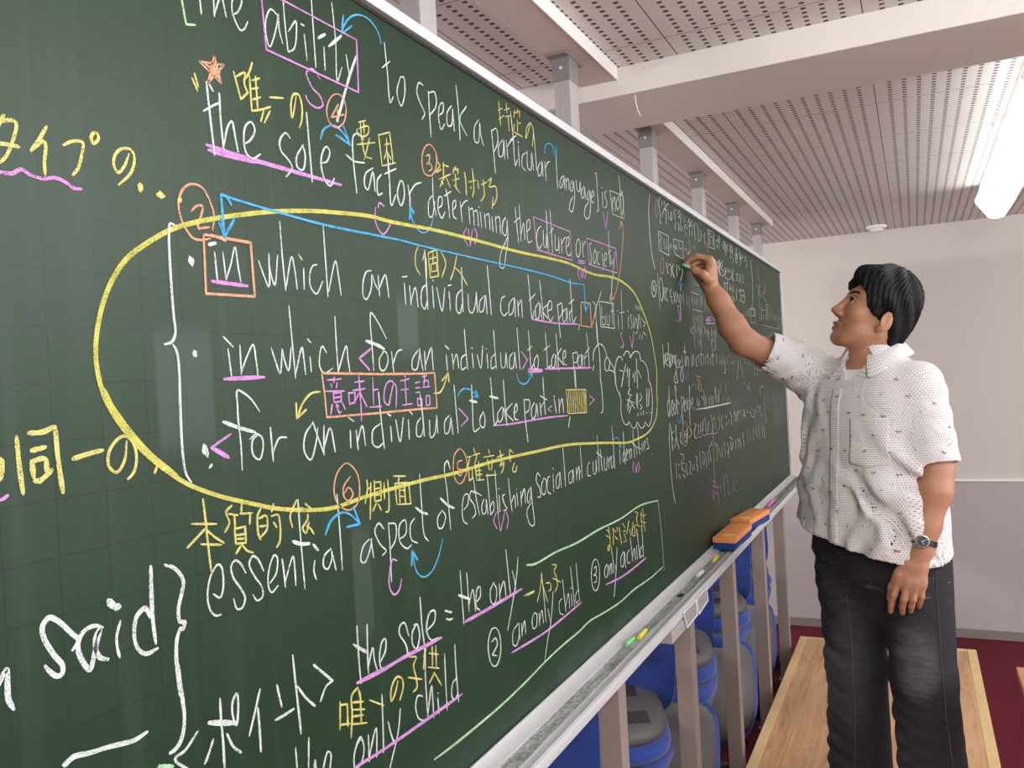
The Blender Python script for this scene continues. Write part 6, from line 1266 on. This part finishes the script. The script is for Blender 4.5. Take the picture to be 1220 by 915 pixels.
# ---- shirt
tz = np.array([0.90, 1.05, 1.15, 1.30, 1.42, 1.50, 1.56, 1.60, 1.635, 1.67]); ta = np.array([0.234, 0.234, 0.230, 0.222, 0.212, 0.206, 0.188, 0.140, 0.088, 0.066]); tb = np.array([0.158, 0.156, 0.152, 0.142, 0.134, 0.126, 0.110, 0.090, 0.076, 0.062])
czz = np.array([0.9, 1.1, 1.3, 1.5, 1.67]); cxx = np.array([2.325, 2.325, 2.330, 2.338, 2.338]); cyy = np.array([-0.532, -0.530, -0.535, -0.535, -0.558])
def tcoord(p):
    z = p[:, 2]; dx = p[:, 0] - np.interp(z, czz, cxx); dy = p[:, 1] - np.interp(z, czz, cyy)
    return dx * rt[0] + dy * rt[1], dx * fwd[0] + dy * fwd[1], z
def torso_sdf(p, shrink=0.0):
    u, v, z = tcoord(p); a = (np.interp(z, tz, ta) - shrink) * (1 + 0.075 * np.clip((1.42 - z) / 0.32, 0, 1) * (u > 0)); b = np.interp(z, tz, tb) - shrink
    q = (np.abs(u / a) ** 2.35 + np.abs(v / b) ** 2.35) ** (1 / 2.35); d = (q - 1) * np.minimum(a, b) * 0.92
    return np.maximum(d, z - 1.665)
lsl_end = lsh + (lel - lsh) * 0.93; rsl_end = rsh + (rel - rsh) * 0.70
ldir = unit(lel - lsh); rdir = unit(rel - rsh)
def folds(p):
    u, v, z = tcoord(p)
    front = np.clip(v / 0.05, 0, 1)
    n1_ = 1.6 * np.sin(u * 13 + 1.0) + 1.3 * np.sin(z * 17 + 0.5) + 0.9 * np.sin((u - z) * 29)
    w1 = np.sin((u * 0.72 - z * 0.62) * 58 + n1_); w2 = np.sin((-u * 0.80 - z * 0.55) * 70 + 1.3 * n1_ + 0.8); w3 = np.sin(u * 66 + 1.2 * n1_ + 2.0)
    ridge = lambda w: 1 - 2 * np.abs(w) ** 0.8
    left = np.clip((-u + 0.03) / 0.12, 0, 1); right = np.clip((u - 0.02) / 0.12, 0, 1); low = np.clip((1.38 - z) / 0.3, 0, 1); fr_ = np.clip(v / 0.06 + 0.4, 0.15, 1)
    return fr_ * (0.0072 * w1 * left * np.exp(-((z - 1.20) / 0.17) ** 2) + 0.0070 * w2 * right * np.exp(-((z - 1.42) / 0.16) ** 2) + 0.0050 * w3 * low + 0.0035 * np.sin((u * 0.3 + z) * 47 + n1_) * np.exp(-((z - 1.25) / 0.12) ** 2))
shirt0 = Shape()
shirt0.fn(lambda p: torso_sdf(p) + folds(p), (2.33, -0.54, 1.30), 0.60, 0.03)
def sleeve(a, b, r1, r2, ph):
    ax = unit(b - a)
    def f(p):
        h = np.clip(((p - a) @ (b - a)) / ((b - a) @ (b - a)), 0, 1.3); q = p - a - h[:, None] * (b - a)
        d = np.linalg.norm(q, axis=1) - (r1 + (r2 - r1) * h)
        s = (p - a) @ ax
        return np.maximum(d + 0.0030 * np.sin(s * 95 + ph + 7 * q[:, 2] / 0.06) * np.clip(1 - s / 0.30, 0.15, 1), s - np.linalg.norm(b - a))
    return f
shirt0.fn(sleeve(lsh + V3(0, 0, -0.005), lsl_end, 0.066, 0.069, 0.5), (lsh + lsl_end) / 2, 0.26, 0.03)
shirt0.fn(sleeve(rsh + V3(0, 0, -0.006), rsl_end, 0.080, 0.066, 1.7), (rsh + rsl_end) / 2, 0.26, 0.055)
# hollow: hem, cuffs and neck opening
hem = lambda p: p[:, 2] - (1.066 + 0.20 * tcoord(p)[0] + 0.03 * np.clip(-tcoord(p)[1] / 0.15, 0, 1))
def cav(p):
    return np.maximum(torso_sdf(p, 0.005) + folds(p), p[:, 2] - 1.26)
shirt0.fn(cav, (2.33, -0.54, 1.08), 0.4, 0.001, sub=True)
shirt0.fn(lambda p: hem(p), (2.33, -0.54, 0.97), 0.40, 0.001, sub=True)
def cuff(a, b, r, ax):
    L = np.linalg.norm(b - a)
    def f(p):
        s = (p - a) @ ax; q = p - a - s[:, None] * ax; return np.maximum(np.linalg.norm(q, axis=1) - r, np.maximum(L - 0.10 - s, s - L - 0.05))
    return f
shirt0.fn(cuff(lsh + V3(0, 0, -0.005), lsl_end, 0.0635, unit(lsl_end - lsh)), lsl_end, 0.16, 0.001, sub=True)
shirt0.fn(cuff(rsh + V3(0, 0, -0.006), rsl_end, 0.0605, unit(rsl_end - rsh)), rsl_end, 0.16, 0.001, sub=True)
shirt0.cone(neck + V3(0, 0, -0.03), neck + V3(0, 0, 0.05), 0.060, 0.064, 0.004, sub=True)
shirt0.cone(neck + fwd * 0.060 + V3(0, 0, -0.005), neck + fwd * 0.105 + V3(0, 0, -0.075), 0.050, 0.012, 0.006, sub=True)
def shirt_uv(v, nr):
    u, w, z = tcoord(v); ang = np.arctan2(u, w); U = np.stack([ang * 0.19, z], 1)
    top = ((np.abs(nr[:, 2]) > 0.50) & (z > 1.46)) | (z > 1.56); U[top] = np.stack([u, w], 1)[top]
    for a, b, ph in ((lsh, lsl_end, 0.3), (rsh, rsl_end, 0.7)):
        ax = unit(b - a); s = (v - a) @ ax; q = v - a - s[:, None] * ax; r = np.linalg.norm(q, axis=1)
        e1 = unit(np.cross(ax, fwd)); e2 = np.cross(ax, e1)
        m = (s > 0.06) & (r < 0.11) & (torso_sdf(v) > 0.004)
        U[m] = np.stack([np.arctan2(q @ e1, q @ e2) * 0.067 + ph, s], 1)[m]
    return U
SHIRT = net_obj('shirt', shirt0, (2.0, -0.87, 0.92), (2.64, -0.10, 1.70), 0.0036, COTTON, MAN, 'white short sleeved shirt with tiny dots and little animals', shirt_uv)
# undershirt edge at the throat
us = Shape().fn(lambda p: np.maximum(np.maximum(torso_sdf(p, 0.010), p[:, 2] - (1.600 + 0.1 * np.clip(-tcoord(p)[1], -0.1, 0.3))), 1.46 - p[:, 2]), (2.33, -0.54, 1.55), 0.3)
us.cone(neck, neck + V3(0, 0, 0.1), 0.058, 0.07, 0.004, sub=True)
net_obj('undershirt', us, (2.12, -0.78, 1.44), (2.56, -0.32, 1.64), 0.004, WHITE, MAN, 'white undershirt edge at the throat')
# collar: stand and turned-down fall, open in front
NC = neck + V3(0.002, -0.004, 0.0)
bm = bmesh.new(); rows = []; NU = 48
for i in range(NU + 1):
    th = math.radians(22 + (338 - 22) * i / NU)        # 0 = front
    d = fwd * math.cos(th) + rt * math.sin(th); fr = max(0.0, math.cos(th)); fr2 = max(0.0, (math.cos(th) - 0.35) / 0.65)
    bk = max(0, -math.cos(th)); base = NC + V3(0, 0, 0.010 + 0.022 * bk - 0.030 * fr)
    r0 = 0.070 + 0.004 * fr; drop = 0.038 + 0.034 * fr2 ** 1.2; sp = 0.030 + 0.028 * fr2
    side = rt * math.copysign(1, math.sin(th)) * 0.020 * fr2
    rows.append([base + d * (r0 + 0.002), base + d * (r0 - 0.002) + V3(0, 0, 0.016), base + d * (r0 - 0.003) + V3(0, 0, 0.032), base + d * (r0 + 0.003) + V3(0, 0, 0.037), base + d * (r0 + 0.010) + V3(0, 0, 0.031),
                 base + d * (r0 + 0.010 + sp * 0.5) + V3(0, 0, 0.031 - drop * 0.5) + side * 0.5, base + d * (r0 + 0.010 + sp) + V3(0, 0, 0.031 - drop) + side])
vv = [[bm.verts.new(q) for q in r] for r in rows]
uvl = bm.loops.layers.uv.new('UVMap')
for i in range(NU):
    for k in range(6):
        f = bm.faces.new((vv[i][k], vv[i + 1][k], vv[i + 1][k + 1], vv[i][k + 1]))
        for lp, (a, b) in zip(f.loops, ((i, k), (i + 1, k), (i + 1, k + 1), (i, k + 1))): lp[uvl].uv = (a * 0.0145, b * 0.019 + 0.4)
cl_ = obj('collar', bm, COTTON, SHIRT, smooth=180)
md = cl_.modifiers.new('cloth_thickness', 'SOLIDIFY'); md.thickness = 0.0025; md.offset = 0
md = cl_.modifiers.new('round', 'SUBSURF'); md.levels = 1; md.render_levels = 1
# patches that follow the shirt surface (placket, pocket, prints, buttons)
def onshirt(u, z, lift, d=None, org=None):
    """march from outside onto the shirt front at lateral position u and height z"""
    n = len(u); cx_ = np.interp(z, czz, cxx); cy_ = np.interp(z, czz, cyy)
    o_ = np.stack([cx_ + rt[0] * u, cy_ + rt[1] * u, z], 1) + fwd * 0.32
    return march(o_, np.tile(-fwd, (n, 1)), lift)
def patch(name, U, Z, lift, mat, parent, thick=0.0012, label=None):
    nu, nv = U.shape; p, g, ok = onshirt(U.ravel(), Z.ravel(), lift); bm = bmesh.new(); V = [bm.verts.new(q) for q in p]; uvl = bm.loops.layers.uv.new('UVMap')
    for i in range(nu - 1):
        for j in range(nv - 1):
            ids = (i * nv + j, (i + 1) * nv + j, (i + 1) * nv + j + 1, i * nv + j + 1)
            f = bm.faces.new([V[k] for k in ids])
            for lp, k in zip(f.loops, ids): lp[uvl].uv = (U.ravel()[k], Z.ravel()[k])
    o = obj(name, bm, mat, parent, smooth=180, label=label); m = o.modifiers.new('cloth_thickness', 'SOLIDIFY'); m.thickness = thick; m.offset = 1; return o
zz = np.linspace(1.072, 1.535, 60); uu = np.linspace(-0.017, 0.017, 7)
patch('placket', *np.meshgrid(uu + 0.012, zz, indexing='ij'), 0.0016, COTTON, SHIRT)
zz = np.linspace(1.315, 1.448, 22); uu = np.linspace(-0.155, -0.045, 18)
Up, Zp = np.meshgrid(uu, zz, indexing='ij'); Zp = Zp - 0.012 * np.clip((1.335 - Zp) / 0.02, 0, 1) * (1 - np.abs(Up + 0.10) / 0.055)
patch('pocket', Up, Zp, 0.0016, COTTON, SHIRT)
# buttons
BTN = simple('shirt_button', srgb(206, 200, 194), 0.3)
for z_ in (1.125, 1.205, 1.285, 1.365, 1.445, 1.515):
    p, g, ok = onshirt(np.array([0.012]), np.array([z_]), 0.0036); M = Matrix.Translation(Vector(p[0])) @ Vector(g[0]).to_track_quat('Z', 'Y').to_matrix().to_4x4()
    bm = bmesh.new(); lathe(bm, [(0.0048, -0.001), (0.0052, 0.0005), (0.0044, 0.0014), (0.0001, 0.0010)], M=M, seg=14); obj('button', bm, BTN, SHIRT, smooth=50)
# little red and navy animal prints scattered over the cloth
PR = simple('red_print', srgb(150, 40, 46), 0.9); PN = simple('navy_print', srgb(52, 54, 84), 0.9)
DOG = [[(-6, 1), (5, 1), (5, 4), (-6, 4)], [(-6, -4), (-4, -4), (-4, 1), (-6, 1)], [(3, -4), (5, -4), (5, 1), (3, 1)], [(4, 4), (9, 4), (9, 6), (7, 7.5), (4, 7)], [(-8, 4), (-6, 3), (-6, 4.5), (-8, 7)]]
RING = [[(4 * math.cos(a), 4 * math.sin(a)), (4 * math.cos(a + .5), 4 * math.sin(a + .5)), (2.6 * math.cos(a + .5), 2.6 * math.sin(a + .5)), (2.6 * math.cos(a), 2.6 * math.sin(a))] for a in np.arange(0.4, 5.9, 0.5)]
prints = {0: [], 1: []}
k = 0
for a in range(-4, 5):
    for b in range(0, 10):
        u_ = a * 0.060 + (0.03 if b % 2 else 0) + rng.uniform(-.012, .012); z_ = 1.07 + b * 0.055 + rng.uniform(-.012, .012)
        if abs(u_) > 0.225: continue
        prints[1 if (a * 3 + b * 5) % 7 in (2, 4, 6) else 0].append(('t', u_, z_, (a * 3 + b * 5) % 7 in (2, 6)))
for side, (a, b) in enumerate(((lsh, lsl_end), (rsh, rsl_end))):
    for i in range(3):
        for j in range(6):
            prints[(i + j) % 2].append((side, 0.08 + i * 0.07, j * 1.047 + (0.5 if i % 2 else 0), (i + 2 * j) % 4 == 0))
for kcol, mt in ((0, PR), (1, PN)):
    bm = bmesh.new()
    for (knd, u_, z_, ring) in prints[kcol]:
        sh_ = RING if (ring and kcol == 1) else DOG; an = rng.uniform(-0.5, 0.5); sc_ = 0.00072; fl = rng.choice((-1, 1))
        pts = np.array([q for poly in sh_ for q in poly]) * sc_; pts[:, 0] *= fl
        R2 = np.array([[math.cos(an), -math.sin(an)], [math.sin(an), math.cos(an)]]); pts = pts @ R2.T
        if knd == 't':
            lift = 0.0035 if abs(u_ - 0.012) < 0.03 or (-0.165 < u_ < -0.035 and 1.30 < z_ < 1.46) else 0.0012
            p, g, ok = onshirt(u_ + pts[:, 0], z_ + pts[:, 1], lift)
        else:
            a, b = ((lsh, lsl_end), (rsh, rsl_end))[knd]; ax = unit(b - a)
            if u_ > np.linalg.norm(b - a) - 0.012: continue
            e1 = unit(np.cross(ax, fwd)); e2 = np.cross(ax, e1); th = z_ + pts[:, 0] / 0.067
            dr = e1 * np.sin(th)[:, None] + e2 * np.cos(th)[:, None]; o_ = a + ax * (u_ - pts[:, 1])[:, None] + dr * 0.13
            if torso_sdf((a + ax * u_ + dr[0] * 0.065)[None])[0] < 0.02: continue
            p, g, ok = march(o_, -dr, 0.0012, tmax=0.12)
        if not ok.all() or (hem(p) < 0.004).any() or (p.max(0) - p.min(0)).max() > 0.020 or (g @ g.mean(0)).min() < 0.75: continue
        i = 0
        for poly in sh_:
            bm.faces.new([bm.verts.new(q) for q in p[i:i + len(poly)]]); i += len(poly)
    o = obj('animal_print', bm, mt, SHIRT, label='tiny %s animal prints on the shirt' % ('red', 'navy')[kcol])
    o['kind'] = 'stuff'; m = o.modifiers.new('ink', 'SOLIDIFY'); m.thickness = 0.0003; m.offset = 1

# ---- jeans
jeans = Shape()
def leg_fold(a, b, r1, r2, amp, ph):
    L = np.linalg.norm(b - a); ax = unit(b - a)
    def f(p):
        h = np.clip(((p - a) @ ax) / L, 0, 1); q = p - a - (h * L)[:, None] * ax; s = h * L
        an = np.arctan2(q @ rt, q @ fwd)
        return (np.linalg.norm(q, axis=1) - (r1 + (r2 - r1) * h)) + amp * (np.sin(s * 61 + ph + 2.6 * np.sin(an * 2 + ph) + 2.2 * np.sin(s * 17 + ph)) + 0.6 * np.sin(s * 117 + 3 * an + ph)) * (0.12 + 0.88 * np.clip(np.cos(an - 0.5), 0, 1) ** 2)
    return f
for h_, k_, a_, ph in ((rhip, rkn, ran, 0.4), (lhip, lkn, lan, 2.1)):
    e = a_ + V3(0, 0, -0.055)
    jeans.fn(leg_fold(h_ - V3(0, 0, 0.02), k_, 0.106, 0.090, 0.0034, ph), (h_ + k_) / 2, 0.32, 0.025)
    jeans.fn(leg_fold(k_, e, 0.089, 0.098, 0.0036, ph + 1), (k_ + e) / 2, 0.32, 0.02)
jeans.ell(pel + V3(0.005, 0, 0.0), TAX, (0.180, 0.130, 0.15), 0.03)
jeans.cone(pel + V3(0.005, 0, -0.02), pel + V3(-0.01, -0.005, -0.165), 0.110, 0.062, 0.05)
for e, ax in ((ran, None), (lan, None)):
    jeans.fn(lambda p, e=e: np.maximum(np.hypot(p[:, 0] - e[0], p[:, 1] - e[1]) - 0.084, p[:, 2] - (e[2] + 0.05)), e, 0.16, 0.001, sub=True)
jeans.fn(lambda p: p[:, 2] - (PZT + 0.022), (2.34, -0.55, 0.12), 0.4, 0.001, sub=True)
JEANS = net_obj('jeans', jeans, (2.05, -0.82, PZT), (2.60, -0.28, 1.20), 0.0042, DENIM, MAN, 'faded charcoal black jeans')
STITCH = simple('pale_stitching', srgb(92, 90, 88), 0.9)
def seam(path_o, path_d, label):
    p, g, ok = march(np.array(path_o), np.array(path_d), 0.0012, jeans, tmax=0.4); bm = bmesh.new()
    if ok.sum() > 3: tube(bm, p[ok], 0.0009, 6); obj('seam', bm, STITCH, JEANS, smooth=180, label=label)
    else: bm.free()
ts = np.linspace(0, 1, 50)
axl = [lhip + (lkn - lhip) * min(1, s * 2) if s < 0.5 else lkn + (lan - lkn) * (s * 2 - 1) for s in ts]
seam([q - rt * 0.22 + fwd * 0.07 for q in axl], [unit(rt - fwd * 0.28)] * 50, 'pale outer seam of the left trouser leg')
axr = [rhip + (rkn - rhip) * min(1, s * 2) if s < 0.5 else rkn + (ran - rkn) * (s * 2 - 1) for s in ts[10:]]
seam([q + fwd * 0.25 - rt * 0.055 for q in axr], [-fwd] * 40, 'stitched inner seam of the right trouser leg')
# shoes
for a_, s in ((ran, 1), (lan, -1)):
    shoe = Shape().cone(a_ + V3(0, 0, -0.045) - fwd * 0.02, a_ + fwd * 0.17 + V3(0, 0, -0.058), 0.042, 0.036, 0.02).cone(a_ - fwd * 0.03, a_ + V3(0, 0, -0.04), 0.040, 0.044, 0.02)
    shoe.fn(lambda p: p[:, 2] - (PZT + 0.0015), a_ - V3(0, 0, 0.1), 0.35, 0.002, sub=True)
    shoe.fn(lambda p, a_=a_: -(p[:, 2] - (a_[2] + 0.02)), a_ + V3(0, 0, 0.1), 0.2, 0.002, sub=True)
    net_obj('shoe', shoe, a_ - 0.13, a_ + 0.26, 0.004, LEATHER, MAN)

# ---- wristwatch
wax = unit(lwr - lel); wc = lwr - wax * 0.022
W = thing('wristwatch', 'steel wristwatch with a black dial on the man\'s left wrist', 'watch', tuple(wc))
wn_ = unit(V3(-0.93, 0.05, 0.0) - wax * (V3(-0.93, 0.05, 0.0) @ wax)); ws = np.cross(wax, wn_)
bm = bmesh.new(); ring = []
for k in range(40):
    a = 2 * math.pi * k / 40; ring.append([wc + (wn_ * math.cos(a) * rr_ + ws * math.sin(a) * rr_) + wax * h_ for rr_, h_ in ((0.0345, -0.009), (0.0380, -0.008), (0.0385, 0.0), (0.0380, 0.008), (0.0345, 0.009))])
rv = [[bm.verts.new(q) for q in r] for r in ring]
for k in range(40):
    for j in range(5): bm.faces.new((rv[k][j], rv[(k + 1) % 40][j], rv[(k + 1) % 40][(j + 1) % 5], rv[k][(j + 1) % 5]))
STEELW = simple('watch_steel', srgb(176, 176, 178), 0.25, 0.9, var=0.05); DIAL = simple('black_dial', srgb(20, 20, 24), 0.25)
obj('strap', bm, simple('dark_strap', srgb(58, 58, 60), 0.35, 0.6), W, smooth=40)
Mx = Matrix.Translation(Vector(wc + wn_ * 0.0365)) @ Matrix((tuple(ws) + (0,), tuple(wax) + (0,), tuple(wn_) + (0,), (0, 0, 0, 1))).transposed().to_4x4() if False else Matrix.Translation(Vector(wc + wn_ * 0.0365)) @ Matrix(((ws[0], wax[0], wn_[0], 0), (ws[1], wax[1], wn_[1], 0), (ws[2], wax[2], wn_[2], 0), (0, 0, 0, 1)))
bm = bmesh.new(); lathe(bm, [(0.017, -0.002), (0.0195, 0.0), (0.0195, 0.006), (0.018, 0.0085), (0.0160, 0.0088), (0.0155, 0.0075), (0.0001, 0.0075)], M=Mx, seg=36); cs = obj('case', bm, STEELW, W, smooth=40)
bm = bmesh.new(); lathe(bm, [(0.0154, 0.0076), (0.0154, 0.0080), (0.0001, 0.0080)], M=Mx, seg=32); dl = obj('dial', bm, DIAL, cs)
bm = bmesh.new()
for ang, ln, wd_ in ((0.6, 0.009, 0.0012), (2.3, 0.0125, 0.0009)):
    box(bm, -wd_ / 2, wd_ / 2, -0.002, ln, 0.0081, 0.0085, M=Mx @ Matrix.Rotation(ang, 4, 'Z'))
for k in range(12): box(bm, -0.0004, 0.0004, 0.0125, 0.0145, 0.0081, 0.0084, M=Mx @ Matrix.Rotation(k * math.pi / 6, 4, 'Z'))
obj('hands_and_markers', bm, STEELW, dl)
bm = bmesh.new(); tube(bm, [Mx @ Vector((0.019, 0, 0.003)), Mx @ Vector((0.0225, 0, 0.003))], 0.0022, 10); obj('crown', bm, STEELW, cs, smooth=50)
# ================================================================== chalk sticks and erasers
def stick(p, q, r, col, lab, grp=None):
    p, q = Vector(p), Vector(q); d = (q - p).normalized(); L = (q - p).length
    bm = bmesh.new(); tube(bm, [p, p + d * r * 0.25, p + d * L * 0.5, q - d * r * 0.3, q], [r * 0.82, r, r * 1.0, r * 0.97, r * 0.7], 18)
    m = simple('chalk_stick_' + col, srgb(*dict(white=(238, 240, 238), yellow=(238, 222, 84), pink=(236, 130, 200), green=(134, 214, 142))[col]), 0.9, var=0.06, sc=300, bump=0.15, spec=0.1)
    o = obj('chalk_stick', bm, m, smooth=50); o.location = p
    for v in o.data.vertices: v.co -= p
    return tag(o, lab, 'chalk')
RS = 0.0058; zc_ = 0.982 + RS
stick((1.372, -0.040, zc_), (1.424, -0.042, zc_), RS, 'green', 'green chalk stub in the tray, beside the nearest yellow one')
stick((1.428, -0.053, zc_), (1.492, -0.051, zc_), RS, 'yellow', 'yellow chalk stick in the tray, right of the green stub')
stick((2.065, -0.044, zc_), (2.125, -0.046, zc_), RS * 1.05, 'white', 'short white chalk stub in the tray above the card holder')
stick((2.275, -0.048, zc_), (2.345, -0.046, zc_), RS * 1.05, 'yellow', 'yellow chalk stub in the tray, just before the front eraser')
stick((3.40, -0.047, zc_), (3.62, -0.043, zc_), RS * 1.15, 'pink', 'pink chalk piece in the tray behind the rear eraser')
stick(HCH0, HCH1, 0.0052, 'green', 'green chalk stub held between the man\'s fingertips at the board')
OR = simple('orange_eraser_back', srgb(238, 152, 86), 0.5, var=0.06, sc=60); FELT = simple('blue_felt', srgb(28, 62, 128), 0.95, var=0.15, sc=300, bump=0.3); EMB = simple('pale_emboss', srgb(246, 206, 170), 0.5)
def eraser(loc, rz, ry, L, Wd, lab):
    T = thing('chalkboard_eraser', lab, 'eraser', loc, 'orange backed erasers on the tray', world_built=False); T.rotation_euler = (0, ry, rz)
    obj('felt_pad', boxes((0, L, -Wd / 2, Wd / 2, 0.0, 0.026), bev=0.005), FELT, T, smooth=40)
    bm = bmesh.new(); box(bm, -0.002, L + 0.002, -Wd / 2 - 0.002, Wd / 2 + 0.002, 0.0255, 0.045, 0.004); b = obj('back', bm, OR, T, smooth=40)
    bm = bmesh.new(); box(bm, L * 0.16, L * 0.24, -Wd * 0.30, Wd * 0.22, 0.0449, 0.0455, 0.0002, 1); obj('label_strip', bm, EMB, b)
    return T
eraser((2.44, -0.050, 0.9880), -0.06, -0.035, 0.235, 0.078, 'orange and blue chalkboard eraser on the tray, nearer of the two')
eraser((2.80, -0.036, 0.9880), -0.17, -0.030, 0.235, 0.080, 'orange and blue chalkboard eraser on the tray, farther of the two')
